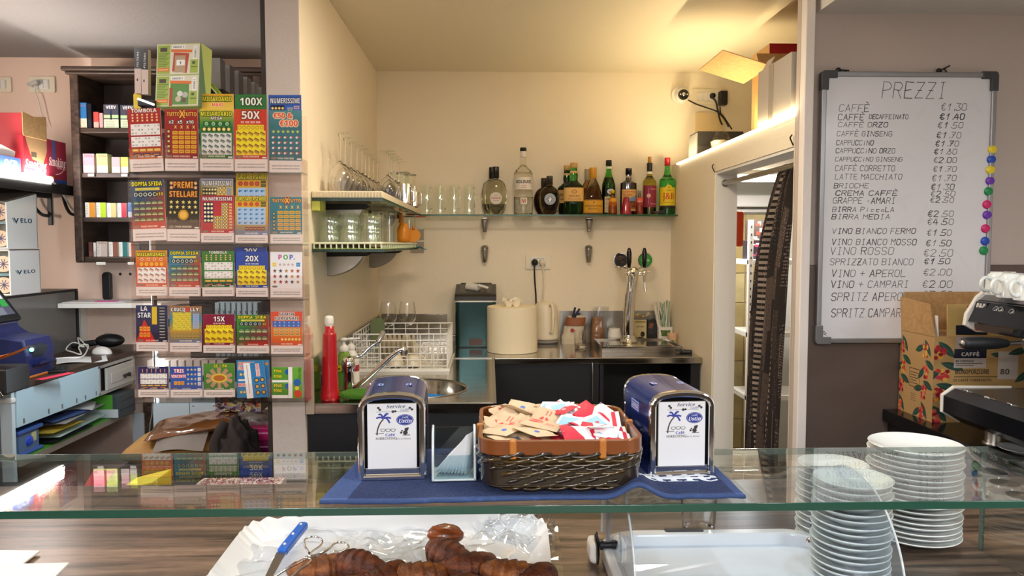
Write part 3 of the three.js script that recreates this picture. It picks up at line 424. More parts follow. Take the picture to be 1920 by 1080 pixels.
  const cpts = [[167, 654, 3.6], [150, 636, 3.75], [146, 634, 3.75], [150, 648, 3.62], [158, 650, 3.62], [150, 645, 3.7], [135, 643, 3.68], [124, 655, 3.55], [136, 660, 3.5], [152, 664, 3.45], [148, 650, 3.6], [165, 647, 3.66], [155, 668, 3.42], [120, 671, 3.36], [96, 673, 3.3]];
  T(mesh('mouse_cable', tube(cpts.map(([x, y, d], i) => { const p = P(x, y, d); p.y = Math.max(p.y, DESK + 0.004); return p; }), 0.0032, 160, 6), M.white), 'white looped mouse cable lying in coils on the cash desk', 'cable');
  const sc = thing('barcode_scanner', 'black hand barcode scanner lying behind the white mouse', 'scanner', [X(178, 3.82), DESK, -3.82], 0.1);
  mesh('scanner_body', merge([new THREE.SphereGeometry(1, 24, 16).scale(0.07, 0.034, 0.045).translate(0.06, 0.042, 0), bx(0.13, 0.03, 0.04, 0.012).rotateZ(0.12).translate(-0.06, 0.026, 0)]), M.black, sc); mesh('scanner_label', bx(0.03, 0.002, 0.02, 0.0005).translate(0.05, 0.077, 0), M.grey, sc);
  // small white wall shelf with a black upright device
  const dF = 3.68, yS = Y(567, dF), sh = thing('white_shelf', 'short white wall shelf with papers over the cash desk', 'shelf', [0, 0, 0]); mesh('shelf_board', slab(X(105, dF), X(300, dF), yS - 0.024, yS, -DWL, -dF, 0.003), M.white, sh); mesh('upright_support', slab(X(135, DWL - 0.05), X(151, DWL - 0.05), DESK, yS - 0.024, -DWL, -DWL + 0.06, 0.002), M.white, sh); mesh('under_rail', bx(0.25, 0.012, 0.02, 0.003), M.black, sh, [X(200, 3.85), yS - 0.03, -3.85]);
  T(mesh('paper_sheet', bx(0.3, 0.003, 0.16, 0), mat('#eae4e4', 0.85), null, [X(188, 3.8), yS + 0.002, -3.8], [0, 0.06, 0]), 'white sheets of paper lying on the short white wall shelf', 'paper'); T(mesh('pink_note', bx(0.1, 0.002, 0.05, 0), mat('#e03a9a', 0.6), null, [X(198, 3.76), yS + 0.005, -3.76], [0, 0.1, 0]), 'pink note on the papers of the short white wall shelf', 'note');
  const r = thing('router', 'slim black upright device standing on the short white wall shelf', 'device', [X(187, 3.86), yS, -3.93]); mesh('device_body', ext(rrect(0.034, Y(511, 3.9) - yS, 0.016), 0.03, 0.004).translate(0, (Y(511, 3.9) - yS) / 2, 0), M.black, r);
  const wall = scene.getObjectByName('wall_back_left'); for (const px of [205, 225, 244]) mesh('wall_plug', lathe([[0, 0.003], [0.006, 0.002], [0.008, 0]], 12).rotateX(Math.PI / 2), M.black, wall, [X(px, DWL), Y(513, DWL), -DWL]);
}
{ // behind and under the card rack
  const t = thing('pack_rack', 'dark shelf unit with two rows of small packs behind the card rack', 'shelf unit', [0, 0, 0]), d0 = 3.0, d1 = 3.3, xl = X(296, d0), xr = X(507, 2.75);
  mesh('end_panel', slab(X(493, 2.62, 300), X(508, 2.62, 300), 0, CEIL - 0.002, -3.3, -2.62), mat('#332c2a', 0.5), t);
  const led = thing('led_strip', 'cool white strip light on the left end of the dark shelf unit behind the cards', 'light', [xl, 1.25, -2.97]);
  mesh('led_rail', bx(0.008, 0.7, 0.03, 0.001).translate(-0.004, 0, 0), M.satin, led); mesh('glowing_strip', bx(0.004, 0.68, 0.02, 0.001).translate(-0.01, 0, 0), glow(new THREE.Color().setRGB(0.8, 0.93, 1), 3), led);
  area(new THREE.Color().setRGB(0.76, 0.9, 1), 125, 0.02, 0.68, [xl - 0.0125, 1.25, -2.97], [xl - 1, 1.1, -2.97]);
  mesh('back_board', slab(xl, xr, Y(716, d0), Y(548, d0), -d1 - 0.01, -d1), mat('#2a2626', 0.6), t);
  const rowsP = [[600, 402, 484, 8, 566, '#b4cdd8', 'pale blue pack'], [700, 272, 418, 10, 672, '#c8bab0', 'pale grey pack']];
  for (const [py] of rowsP) mesh('shelf', slab(xl, xr, Y(py, d0) - 0.014, Y(py, d0), -d1, -d0 + 0.08), mat('#2e2826', 0.6), t);
  const pa = art(60, 90, (g, w, h) => { rect(g, 0, 0, w, h, '#ffffff'); rect(g, 38, 40, 12, 14, '#3a4a58'); rect(g, 52, 0, 8, h, '#9a9a9a'); });
  rowsP.forEach(([py, x0, x1, n, pt, c, what], k) => { const w = (X(x1, d0) - X(x0, d0)) / n, h = Y(pt, d0) - Y(py, d0), [g, m] = carton(w - 0.004, h, 0.06, mat(c, 0.5), {}); const pm = pa.paper.clone(); pm.color.set(c); const gg = onArt(g, pa, 16, 20).translate(0, h / 2, 0), ms = [m[0], m[0], m[0], m[0], pm, m[0]]; for (let i = 0; i < n; i++) T(mesh('small_pack', gg, ms, null, [X(x0, d0) + w * (i + 0.5), Y(py, d0), -d0 - 0.02]), `${what}, ${ORD[i]} from the left in the ${k ? 'lower' : 'upper'} row behind the card rack`, 'pack', k ? 'pale packs in the lower row behind the card rack' : 'pale blue packs in the upper row behind the card rack'); });
  T(mesh('plastic_wrap', sheet(30, 10, (u, v) => [X(300, d0) + u * 0.3, Y(578, d0) + 0.03 * Math.sin(u * 3) - 0.03 * u + 0.008 * noise(u * 14, v * 9), -d0 + 0.05 - v * 0.14]), M.film), 'crinkled clear plastic wrap glinting above the upper row of packs', 'wrap');
  const px0 = X(395, 2.7), hA = 0.115, yA = Y(113, 2.7) - hA; const ledge = thing('pack_dispenser', 'narrow dark ledge behind the card rack carrying a receding row of grey packs', 'dispenser', [0, 0, 0]); mesh('ledge_board', slab(px0 - 0.01, px0 + 0.07, yA - 0.015, yA, -3.28, -2.66), M.darkMetal, ledge); mesh('ledge_arm', slab(px0 + 0.07, X(494, 2.66), yA - 0.04, yA - 0.015, -3.1, -2.9), M.darkMetal, ledge);
  for (let i = 0; i < 6; i++) T(mesh('grey_pack', bx(0.052, hA, 0.05, 0.002).translate(0.026, hA / 2, 0), mat('#8f8a86', 0.5), null, [px0, yA, -2.72 - i * 0.098]), `plain grey pack, ${ORD[i]} from the front in the receding row above the gold card`, 'pack', 'grey packs above the card rack');
  T(mesh('green_strap', tube([P(398, 160, 2.58), P(404, 168, 2.56), P(411, 176, 2.54), P(418, 192, 2.54)], 0.008, 24, 8), mat('#8aa02a', 0.5)), 'short yellow-green strap hanging in front of the grey packs', 'strap');
  // white boards at the wall
  const pb = thing('white_cupboard', 'pale blue-white cupboard boards low behind the brown envelopes', 'cupboard', [0, 0, 0]); const boardM = mat('#d4dde2', 0.45); const pz = 3.72; for (const [a, b, top] of [[279, 348, 712], [349, 432, 712]]) mesh('front_board', slab(X(a, pz), X(b, pz), 0, Y(top, pz), -pz - 0.02, -pz, 0.002), boardM, pb); for (const [px, py] of [[356, 757], [395, 757], [381, 767]]) mesh('screw', lathe([[0, 0.003], [0.005, 0]], 10).rotateX(Math.PI / 2), M.satin, pb, [X(px, pz), Y(py, pz), -pz]);
  T(mesh('thin_cable', tube([P(287, 742, 3.717), P(285, 775, 3.717), P(281, 800, 3.717), P(280, 840, 3.717)], 0.003, 30, 6), M.grey), 'thin grey cable hanging before the pale blue-white boards', 'cable');
  const yL = EYE - 0.84, low = thing('low_cupboard', 'low dark cupboard under the envelopes, behind the glass shelf', 'cupboard', [0, 0, 0]); mesh('cupboard_top', slab(X(245, 2.95), X(506, 2.8), yL - 0.03, yL, -3.25, -2.72, 0.003), M.softBlack, low); mesh('cupboard_body', slab(X(330, 2.95), X(506, 2.8), 0, yL - 0.03, -3.25, -2.76), M.softBlack, low);
  // padded envelopes
  const env = (w, L, t2, c, label, pos, ry, rz, shine) => T(mesh('padded_envelope', (() => { const f = (s) => (u, v) => { const e = Math.min(1, 6 * Math.min(u, 1 - u, v, 1 - v)), b = Math.sqrt(e) * (0.7 + 0.3 * noise(u * 5, v * 4, s)); return [(u - 0.5) * w, s * t2 * 0.5 * b + 0.004 * noise(u * 14, v * 10), (v - 0.5) * L]; }; const a = sheet(28, 20, f(1)), b = sheet(28, 20, f(-1)); const ix = b.index.array; for (let i = 0; i < ix.length; i += 3) { const q = ix[i]; ix[i] = ix[i + 1]; ix[i + 1] = q; } b.computeVertexNormals(); return merge([a, b]); })(), mat(c, shine ? 0.18 : 0.6, 0, shine ? { clearcoat: 0.8 } : {}), null, pos, [0, ry, rz]), label, 'envelope');
  env(0.36, 0.3, 0.085, '#a8793c', 'light brown padded paper envelope lying at the bottom of the heap', [X(318, 2.93), yL + 0.046, -2.97], 0.15, 0.05);
  env(0.34, 0.3, 0.05, '#7a4c26', 'shiny brown wrapped parcel lying on top of the padded envelope', [X(350, 2.93), yL + 0.122, -2.99], 0.25, 0.13, 1);
  T(mesh('paper_slip', sheet(8, 6, (u, v) => [(u - 0.5) * 0.18, 0.012 * Math.sin(u * 4), (v - 0.5) * 0.12]), mat('#8f857c', 0.8, 0, { side: THREE.DoubleSide }), null, [X(335, 2.85), yL + 0.098, -2.83], [0.5, 0.1, 0]), 'pale paper slip between the padded envelope and the parcel', 'paper');
  const jk = thing('dark_jacket', 'crumpled dark grey-brown jacket thrown over the low cupboard beside the envelopes', 'jacket', [X(432, 2.85), yL, -2.86]);
  const blob = (sx, sy, sz, k) => { const g = new THREE.SphereGeometry(1, 48, 32), p = g.attributes.position; for (let i = 0; i < p.count; i++) { const x = p.getX(i), y = p.getY(i), z = p.getZ(i), n = 1 + 0.34 * (noise(x * 4 + k, y * 6, z * 4) - 0.5) + 0.16 * (noise(x * 11 + k, y * 11, z * 11) - 0.5) + 0.24 * Math.sin(6 * x + 4 * y + k + 3 * noise(x * 2, y * 2, z * 2)) * 0.5; p.setXYZ(i, x * sx * n, Math.max(-0.2, y) * sy * n, z * sz * n); } g.computeVertexNormals(); return g; };
  const jm = mat('#3c332f', 0.9, 0, { bumpMap: fuzz, bumpScale: 0.001 }); mesh('jacket_body', blob(0.085, 0.14, 0.1, 1).translate(0, 0.02, 0), jm, jk); mesh('sleeve', blob(0.1, 0.05, 0.06, 4).translate(-0.03, 0.012, 0.09), mat('#43372f', 0.9), jk); mesh('fold', tube([[-0.03, 0.16, 0.02], [-0.05, 0.1, 0.08], [-0.03, 0.04, 0.11]], 0.018, 20, 8), jm, jk);
  const bp = art(160, 90, (g, w, h) => { for (let i = 0; i < 260; i++) { g.fillStyle = ['#8a7a9a', '#c8b878', '#5a4a6a', '#c8583a', '#a89ab8', '#3a3040', '#d8c890'][Math.floor(rnd() * 7)]; g.beginPath(); g.ellipse(rnd() * w, rnd() * h, 3 + rnd() * 16, 2 + rnd() * 6, rnd() * 3, 0, 7); g.fill(); } });
  const yM = Y(834, 3.05), xb = X(470, 3.05);
  const mag = mat('#a81460', 0.4); [[0.15, yL, 'lower magenta cardboard box beside the jacket, with a darker front', '#7a1250'], [0.15, yL + 0.055, 'upper magenta cardboard box beside the jacket, with a pale line of print', '#b0145a']].forEach(([w, y, label, c]) => { const o = thing('magenta_box', label, 'box', [xb + 0.02, y, -3.05]); mesh('box_body', bx(w, 0.053, 0.16, 0.003).translate(0, 0.0265, 0), mat(c, 0.4), o); mesh('print_line', bx(w * 0.8, 0.006, 0.001, 0).translate(0, 0.032, 0.0803), mat('#d88ab0', 0.5), o); });
  const pbx = thing('painted_box', 'box printed with a swirling gold and violet picture, under the bottom row of cards', 'box', [X(447, 3.05), yL + 0.165, -3.08]); { const w = X(492, 3.0) - X(405, 3.0), [g, m] = carton(w, 0.07, 0.14, mat('#6a5a50', 0.5), { pz: bp, py: bp }, true); mesh('box_body', g.translate(0, 0.035, 0), m, pbx); }
  T(mesh('clear_bag', blob(0.1, 0.055, 0.07, 8), mat('#d8d4d0', 0.12, 0, { transmission: 0.75, thickness: 0 }), null, [X(447, 3.0), yL + 0.118, -3.06]), 'crumpled clear plastic bag under the painted box', 'bag');
  // low service board with boxes, right behind the counter
  const yV = 0.74, sb = thing('service_board', 'dark low board behind the bar counter carrying boxes, seen through the glass', 'board', [0, 0, 0]); mesh('board', slab(-2.0, 0.2, yV - 0.03, yV, -2.4, -1.86, 0.002), M.softBlack, sb); mesh('board_legs', merge([slab(-1.9, -1.86, 0, yV - 0.03, -2.35, -1.9), slab(0.1, 0.14, 0, yV - 0.03, -2.35, -1.9)]), M.softBlack, sb);
  const yb = thing('yellow_box', 'bright yellow cardboard file box seen through the glass at the left', 'box', [X(251, 2.15), yV, -2.18]); mesh('box_body', ext([[-0.05, 0], [0.05, 0], [0.05, 0.08], [-0.05, 0.055]], 0.12, 0.001), M.yellow, yb); mesh('lid_edge', bx(0.104, 0.006, 0.124, 0.001).rotateZ(0.24).translate(0, 0.07, 0), mat('#e8d83a', 0.45), yb);
  const rb = thing('open_carton', 'small yellow and red open carton seen through the glass, left of the yellow file box', 'carton', [X(150, 2.1), yV, -2.15]); mesh('carton_body', bx(0.07, 0.06, 0.1, 0.001).translate(0, 0.03, 0), mat('#c8c83a', 0.5), rb); mesh('red_flap', bx(0.06, 0.002, 0.07, 0).rotateX(0.5).translate(0, 0.08, -0.01), mat('#a81c28', 0.5), rb); mesh('yellow_flap', bx(0.07, 0.04, 0.002, 0).translate(0, 0.08, -0.05), mat('#d8d040', 0.5), rb);
  const pat = art(300, 80, (g, w, h) => { rect(g, 0, 0, w, h, '#d8ccc4'); for (let i = 0; i < 420; i++) { g.strokeStyle = i % 3 ? '#8a2430' : '#5a2a30'; g.lineWidth = 2.4; g.beginPath(); const x = rnd() * w, y = rnd() * h, a = rnd() * 6; g.moveTo(x, y); g.quadraticCurveTo(x + 9 * Math.cos(a), y + 9 * Math.sin(a), x + 12 * Math.cos(a + 1), y + 12 * Math.sin(a + 1)); g.stroke(); } rect(g, 96, 34, 100, 46, '#d8d0c8'); for (let i = 0; i < 20; i++) rect(g, 102 + i * 4, 38, 1 + (i * 7) % 3, 28, '#2a2628'); });
  const pw = X(511, 2.03) - X(345, 2.03), ph = Y(893, 2.12) - yV, pp = thing('patterned_box', 'flat box with red and white scribble pattern and a barcode, seen through the glass', 'box', [X(428, 2.03), yV, -2.05]); { const [g, m] = carton(pw, ph, 0.16, mat('#b8a8a0', 0.6), { py: pat, pz: pat }); mesh('box_body', g.translate(0, ph / 2, 0), m, pp); }
}
// ---------- scratch card display ----------
const DT = 2.43; // distance of the cards
const WARN = ['QUESTO GIOCO NUOCE ALLA SALUTE', 'PUÒ CAUSARE DIPENDENZA PATOLOGICA'];
function grad(g, w, h, cols, diag) { const q = diag ? g.createLinearGradient(0, 0, w, h) : g.createLinearGradient(0, 0, 0, h); cols.forEach((c, i) => q.addColorStop(cols.length > 1 ? i / (cols.length - 1) : 0, c)); g.fillStyle = q; g.fillRect(0, 0, w, h); }
// panel of repeated signs: [x0, y0, x1, y1 (parts of the card), columns, rows, sign, colours]
function signs(g, w, h, [x0, y0, x1, y1, nc, nr, kind, c, c2, back]) {
  if (back) rect(g, x0 * w, y0 * h, (x1 - x0) * w, (y1 - y0) * h, back);
  const dx = (x1 - x0) * w / nc, dy = (y1 - y0) * h / nr, q = Math.min(dx, dy);
  for (let j = 0; j < nr; j++) for (let i = 0; i < nc; i++) {
    const x = x0 * w + dx * (i + 0.5), y = y0 * h + dy * (j + 0.5);
    if (kind === 'coin') { disc(g, x, y, q * 0.4, c); disc(g, x, y, q * 0.26, c2); }
    if (kind === 'star') star(g, x, y, q * 0.45, c);
    if (kind === 'note') { g.save(); g.translate(x, y); g.rotate(0.5); rect(g, -q * 0.4, -q * 0.22, q * 0.8, q * 0.44, c); rect(g, -q * 0.3, -q * 0.05, q * 0.7, q * 0.3, c2); g.restore(); }
    if (kind === 'hill') { g.fillStyle = c; g.beginPath(); g.ellipse(x, y + q * 0.15, dx * 0.44, dy * 0.34, 0, Math.PI, 0); g.fill(); rect(g, x - dx * 0.4, y + q * 0.1, dx * 0.8, dy * 0.18, c2); }
    if (kind === 'box') { rect(g, x - dx * 0.43, y - dy * 0.38, dx * 0.86, dy * 0.76, c); rect(g, x - dx * 0.3, y - dy * 0.12, dx * 0.6, dy * 0.22, c2); }
    if (kind === 'bag') { disc(g, x - q * 0.15, y + q * 0.08, q * 0.22, c); disc(g, x + q * 0.2, y, q * 0.16, c2); }
    if (kind === 'euro') text(g, '€', x, y, q * 0.85, c, { edge: c2, ew: 1.5 });
    if (kind === 'x') text(g, 'X', x, y, q * 0.9, c, { edge: c2, ew: 2 });
    if (kind === 'num') { if ((i * 7 + j * 5 + nc) % 3) text(g, String((i * 13 + j * 29) % 90 + 1), x, y, q * 0.6, c); }
    if (kind === 'pal') star(g, x, y, q * 0.42, ['#7a3b2a', '#b0863a', '#a3262a', '#2a3b4a', '#b05a30'][(i * 3 + j * 2) % 5]);
  }
}
const S = { // what is printed on each kind of card: background, title lines [text, y, size, colour, edge], sign panels
  tombola: (c, hue) => ({ bg: c, t: [['TOMBOLA', 0.05, 0.1, '#f6efe2', hue]], p: [[0.08, 0.1, 0.95, 0.27, 6, 3, 'coin', '#d98b4a', '#f2c890'], [0.08, 0.31, 0.95, 0.53, 9, 3, 'num', '#55453e', '', '#e9e2da'], [0.08, 0.56, 0.95, 0.76, 9, 3, 'num', '#55453e', '', '#e9e2da'], [0.08, 0.79, 0.95, 0.86, 4, 1, 'box', '#d8a93a', '#f1d98a'], [0.1, 0.87, 0.95, 0.97, 3, 1, 'box', '#3a2a4a', '#d98b3a']] }),
  tutto: (c, x) => ({ bg: c, t: [['TUTTO', 0.1, 0.11, '#f2bf4a', '#6a1a10', 0.27, 0.4], ['X', 0.1, 0.19, '#f6b23a', '#7a2010', 0.53], ['TUTTO', 0.1, 0.11, '#f2bf4a', '#6a1a10', 0.77, 0.4], ...(x ? [['x2   x5   x10', 0.26, 0.09, '#f4ead8', '#222', 0.5, 0.8]] : [])], p: [[0.24, x ? 0.31 : 0.2, 0.96, x ? 0.41 : 0.34, 4, 1, 'x', '#f2d06a', '#3a2010'], [0.22, x ? 0.43 : 0.36, 0.96, 0.9, 4, 5, 'box', '#dfa92a', '#a8781c'], [0.04, 0.4, 0.2, 0.9, 1, 5, 'coin', '#1c1a18', '#d8c070']] }),
  mega: { bg: ['#e6c63a', '#2f7a35', '#226030', '#2f6a33'], t: [['MILIARDARIO', 0.09, 0.12, '#f2e22e', '#173a14', 0.5, 0.94], ['MEGA', 0.18, 0.08, '#f0e8d8', '#2a2a20']], p: [[0.1, 0.25, 0.92, 0.34, 4, 1, 'coin', '#bfe0b0', '#58a060', '#1f5a2c'], [0.06, 0.36, 0.94, 0.45, 6, 1, 'coin', '#e8c24a', '#f6e6a0', '#1c4a26'], [0.05, 0.48, 0.95, 0.92, 5, 4, 'note', '#3e4a3e', '#8a958a', '#d9d7d0']] },
  maxi: { bg: ['#d8a021', '#f0cf62', '#c4571c', '#a8451c'], t: [['MILIARDARIO', 0.1, 0.12, '#f2e22e', '#22380f', 0.5, 0.9], ['MAXI', 0.21, 0.08, '#e8443a', '#f6dfb0']], p: [] },
  mili: { bg: ['#e69a2a', '#d96a1e', '#c8401e', '#cc4a20'], t: [['MILIARDARIO', 0.11, 0.13, '#f0e02e', '#2a2a10', 0.5, 0.92]], p: [[0.1, 0.2, 0.9, 0.3, 4, 1, 'coin', '#e8e0d0', '#c84a2a'], [0.1, 0.32, 0.9, 0.44, 5, 1, 'coin', '#f2c23a', '#e89a2a'], [0.05, 0.47, 0.95, 0.9, 5, 3, 'note', '#7a4a3a', '#e2b8a4', '#eee6de']] },
  times: (n, cols, ty, rows, sub) => ({ bg: cols, diag: 1, t: [[n, ty, 0.19, '#f6f2ea', '#00000055', 0.5, 0.72], [sub, ty + 0.14, 0.055, '#f4e8d8', null, 0.5, 0.6]], p: [[0.1, ty + 0.19, 0.9, ty + 0.31, 6, 1, 'coin', '#b8860f', '#f2d838', '#f0d21e'], [0.05, ty + 0.31, 0.95, 0.92, 5, rows, 'note', '#7a4a1a', '#c89a2a', '#f0da1e']] }),
  cash: { bg: ['#4f8f96', '#2f6e78', '#2a6470', '#27606c'], t: [['€50 &', 0.11, 0.14, '#e0503c', '#f0c8a0', 0.42, 0.62], ['€100', 0.26, 0.16, '#e0503c', '#f0c8a0', 0.6, 0.72]], p: [[0.06, 0.38, 0.94, 0.47, 6, 1, 'star', '#c8d05a'], [0.05, 0.48, 0.95, 0.9, 5, 4, 'bag', '#e2ded6', '#d0503a']] },
  numer: (c) => ({ bg: c, t: [['NUMERISSIMI', 0.09, 0.12, '#f4f0ea', '#00000066', 0.5, 0.9]], p: [[0.08, 0.18, 0.38, 0.72, 3, 5, 'coin', '#e6d58a', '#f3eab8', '#20204a'], [0.62, 0.2, 0.82, 0.9, 2, 8, 'coin', '#201c1c', '#f0e2b0', '#d8b25a'], [0.38, 0.55, 0.62, 0.9, 2, 4, 'coin', '#201c1c', '#f0e2b0', '#d8b25a'], [0.84, 0.2, 0.95, 0.9, 1, 9, 'box', '#d8a060', '#e8c8a0']] }),
  numerYellow: { bg: ['#a8a8c8', '#c8a838', '#d8b030', '#c89828'], t: [['NUMERISSIMI', 0.1, 0.13, '#f4f0ea', '#00000066', 0.5, 0.9]], p: [[0.06, 0.19, 0.5, 0.5, 5, 4, 'coin', '#d8c87a', '#f3eab8', '#4a4030'], [0.55, 0.15, 0.78, 0.5, 2, 4, 'coin', '#201c1c', '#f0e2b0', '#d8b25a'], [0.8, 0.2, 0.95, 0.5, 1, 5, 'box', '#7a88b8', '#98a8c8']] },
  numerBlue: { bg: ['#2a56b0', '#2a62b8', '#2a56b0'], t: [['NUMERISSIMI', 0.12, 0.13, '#f4f0ea', '#00000066', 0.5, 0.9]], p: [[0.07, 0.2, 0.48, 0.56, 4, 3, 'coin', '#d8b85a', '#f0e0a0', '#18183a'], [0.56, 0.24, 0.74, 0.6, 2, 3, 'coin', '#201c1c', '#f0e2b0', '#8a98c0'], [0.75, 0.2, 0.95, 0.56, 1, 4, 'box', '#c8a0b8', '#6a70b0']] },
  turista: { bg: ['#e2a81c', '#dca01e', '#cf931c', '#5a7ab8'], t: [['TURISTA PER SEMPRE', 0.08, 0.12, '#f5e22a', '#1c2a14', 0.5, 0.94]], p: [[0.06, 0.15, 0.76, 0.27, 4, 1, 'coin', '#a82a1a', '#d8503a'], [0.78, 0.14, 0.96, 0.28, 1, 2, 'box', '#3a4a28', '#8a7a2a'], [0.06, 0.29, 0.93, 0.74, 5, 4, 'bag', '#3a78b0', '#5a9ab8', '#a8c4e2'], [0.3, 0.78, 0.92, 0.9, 5, 1, 'box', '#7a2418', '#d89a4a']] },
  doppia: (cols, rows, mult) => ({ bg: cols, diag: 1, t: [['DOPPIA', 0.08, 0.12, '#f3e21e', '#1c1a10', 0.27, 0.46], ['SFIDA', 0.08, 0.12, '#f3e21e', '#1c1a10', 0.74, 0.4]], p: [[0.08, 0.15, 0.92, 0.22, 1, 1, 'box', '#e2cc4a', '#a8a050'], [0.08, 0.24, 0.78, 0.35, 5, 1, 'coin', '#e2e2d0', '#2a3a3a', '#20303a'], [0.06, 0.4, 0.95, 0.86, 5, rows, 'hill', '#6a8a5a', '#c8c080', '#2c4a5a66']], u: [[mult, 0.295, 0.08, '#e8c832', '#3a1c10', 0.85]] }),
  stellari: { bg: ['#1c1a18', '#1a1815', '#2a241c', '#5a4c3a'], t: [['PREMI', 0.1, 0.17, '#f0a83a', '#5a1a08', 0.5, 0.62], ['STELLARI', 0.29, 0.15, '#f0a83a', '#5a1a08', 0.5, 0.86]], p: [[0.04, 0.4, 0.96, 0.6, 5, 2, 'star', '#e8d878'], [0.04, 0.6, 0.3, 0.72, 2, 1, 'star', '#e8d878'], [0.7, 0.6, 0.96, 0.72, 2, 1, 'star', '#e8d878'], [0.3, 0.56, 0.7, 0.86, 1, 1, 'coin', '#c8922a', '#e8b84a'], [0.06, 0.74, 0.3, 0.92, 2, 1, 'coin', '#7a684a', '#4a4030'], [0.7, 0.74, 0.94, 0.92, 2, 1, 'coin', '#7a684a', '#4a4030'], [0.06, 0.02, 0.22, 0.2, 1, 2, 'coin', '#c88a4a', '#e0b890'], [0.8, 0.02, 0.96, 0.2, 1, 2, 'coin', '#c88a4a', '#e0b890']] },
  pop: { bg: ['#f2eff0', '#f0edee'], t: [['P', 0.14, 0.17, '#c02a7a', null, 0.3], ['O', 0.14, 0.17, '#3a9a3a', null, 0.48], ['P.', 0.14, 0.17, '#2a56b8', null, 0.68]], p: [[0.06, 0.28, 0.2, 0.42, 1, 1, 'box', '#e8c84a', '#f0da8a'], [0.24, 0.28, 0.76, 0.42, 4, 1, 'star', '#c8a8a8'], [0.8, 0.28, 0.94, 0.42, 1, 1, 'box', '#3a86c8', '#6aa8d8'], [0.05, 0.45, 0.95, 0.9, 5, 3, 'pal', '']] },
  star: { bg: ['#1c2a5a', '#2a2a4a', '#1a1c3a'], t: [['LA', 0.1, 0.14, '#f4f0e8', '#14204a', 0.25], ['STAR', 0.27, 0.19, '#f4f0e8', '#14204a', 0.26, 0.42]], f: (g, w, h) => { g.fillStyle = '#c8281e'; g.beginPath(); g.moveTo(w * 0.26, h * 0.38); g.lineTo(w * 0.62, h); g.lineTo(0, h); g.fill(); rect(g, w * 0.5, h * 0.04, w * 0.16, h * 0.48, '#d8b428'); }, p: [[0.68, 0.04, 0.96, 0.92, 1, 11, 'box', '#22242a', '#d8d4c8'], [0.1, 0.56, 0.45, 0.88, 3, 2, 'box', '#e89a2a', '#c86a1e']] },
  cruci: { bg: ['#c8702a', '#3a76a0', '#b88a30', '#6a7aa0'], t: [['CRUCIJ', 0.09, 0.13, '#f4f0e4', '#2a2a2a', 0.27, 0.46], ['LLY', 0.09, 0.13, '#f4f0e4', '#2a2a2a', 0.78, 0.3]], f: (g, w, h) => disc(g, w * 0.57, h * 0.09, h * 0.07, '#c8402a'), p: [[0.1, 0.17, 0.68, 0.66, 9, 9, 'num', '#5a4a10', '', '#d6c03a'], [0.72, 0.2, 0.94, 0.62, 1, 8, 'box', '#aab4cc', '#7a88b0'], [0.05, 0.72, 0.95, 0.9, 8, 2, 'box', '#b89a40', '#6a5a3a']] },
  fortuna: { bg: ['#d84a2a', '#d05a3a', '#e07a2a', '#d8502a'], t: [['NUMERI', 0.08, 0.11, '#1c2440', '#e8d8c8', 0.5, 0.6], ['FORTUNATI', 0.2, 0.12, '#1c2440', '#e8d8c8', 0.5, 0.86]], p: [[0.06, 0.28, 0.94, 0.46, 6, 2, 'coin', '#3a6ab8', '#8ab0e0', '#4a62a8'], [0.08, 0.47, 0.92, 0.72, 5, 3, 'box', '#d8b86a', '#7a5a4a'], [0.3, 0.76, 0.95, 0.88, 6, 1, 'coin', '#e8c03a', '#f2e0a0']] },
  tris: { bg: ['#2a4a98', '#2a58a8', '#2a4a98'], t: [['TRIS', 0.2, 0.2, '#f4f0e8', '#a01a5a', 0.27, 0.4], ['VINCENTE', 0.43, 0.17, '#f4f0e8', '#c0224a', 0.26, 0.46]], p: [[0.5, 0.04, 0.84, 0.86, 3, 4, 'star', '#d8c078'], [0.85, 0.04, 0.97, 0.86, 1, 4, 'box', '#e0d8d0', '#c8c0c0'], [0.1, 0.62, 0.44, 0.82, 3, 1, 'box', '#e8a02a', '#c86a1e']] },
  scopa: { bg: ['#5a8a34', '#3a7a30', '#3a7430'], t: [['SC', 0.1, 0.13, '#f0d83a', '#2a5a1c', 0.4], ['PA', 0.1, 0.13, '#f0d83a', '#2a5a1c', 0.68]], f: (g, w, h) => { disc(g, w * 0.54, h * 0.1, h * 0.025, '#e86a5a'); g.fillStyle = '#b88a6a'; for (let i = 0; i < 10; i++) { const a = i / 10 * Math.PI * 2 + 0.3; g.save(); g.translate(w * 0.5 + Math.cos(a) * w * 0.31, h * 0.56 + Math.sin(a) * h * 0.26); g.rotate(a); g.fillRect(-w * 0.12, -h * 0.07, w * 0.24, h * 0.14); g.restore(); } g.fillStyle = '#d8b83a'; g.beginPath(); g.ellipse(w * 0.5, h * 0.56, w * 0.25, h * 0.17, 0, 0, 7); g.fill(); g.fillStyle = '#b0622a'; g.beginPath(); g.ellipse(w * 0.5, h * 0.56, w * 0.19, h * 0.11, 0, 0, 7); g.fill(); }, p: [] },
  monet: { bg: ['#3a86b8', '#2a76b0', '#3a86b8'], t: [['MONETINE', 0.1, 0.11, '#d8322a', '#f4e8e0', 0.3, 0.5], ['FORTUNATE', 0.22, 0.1, '#d8322a', '#f4e8e0', 0.3, 0.52], ['MONETINE', 0.66, 0.1, '#d8322a', '#f4e8e0', 0.3, 0.5]], p: [[0.62, 0.04, 0.98, 0.16, 3, 1, 'coin', '#d8a83a', '#c87a2a'], [0.08, 0.3, 0.5, 0.46, 4, 1, 'coin', '#d8a83a', '#e8d08a'], [0.02, 0.5, 0.5, 0.56, 1, 1, 'box', '#ece8e0', '#ece8e0'], [0.08, 0.78, 0.5, 0.92, 4, 1, 'coin', '#d8a83a', '#e8d08a']], full: 1 },
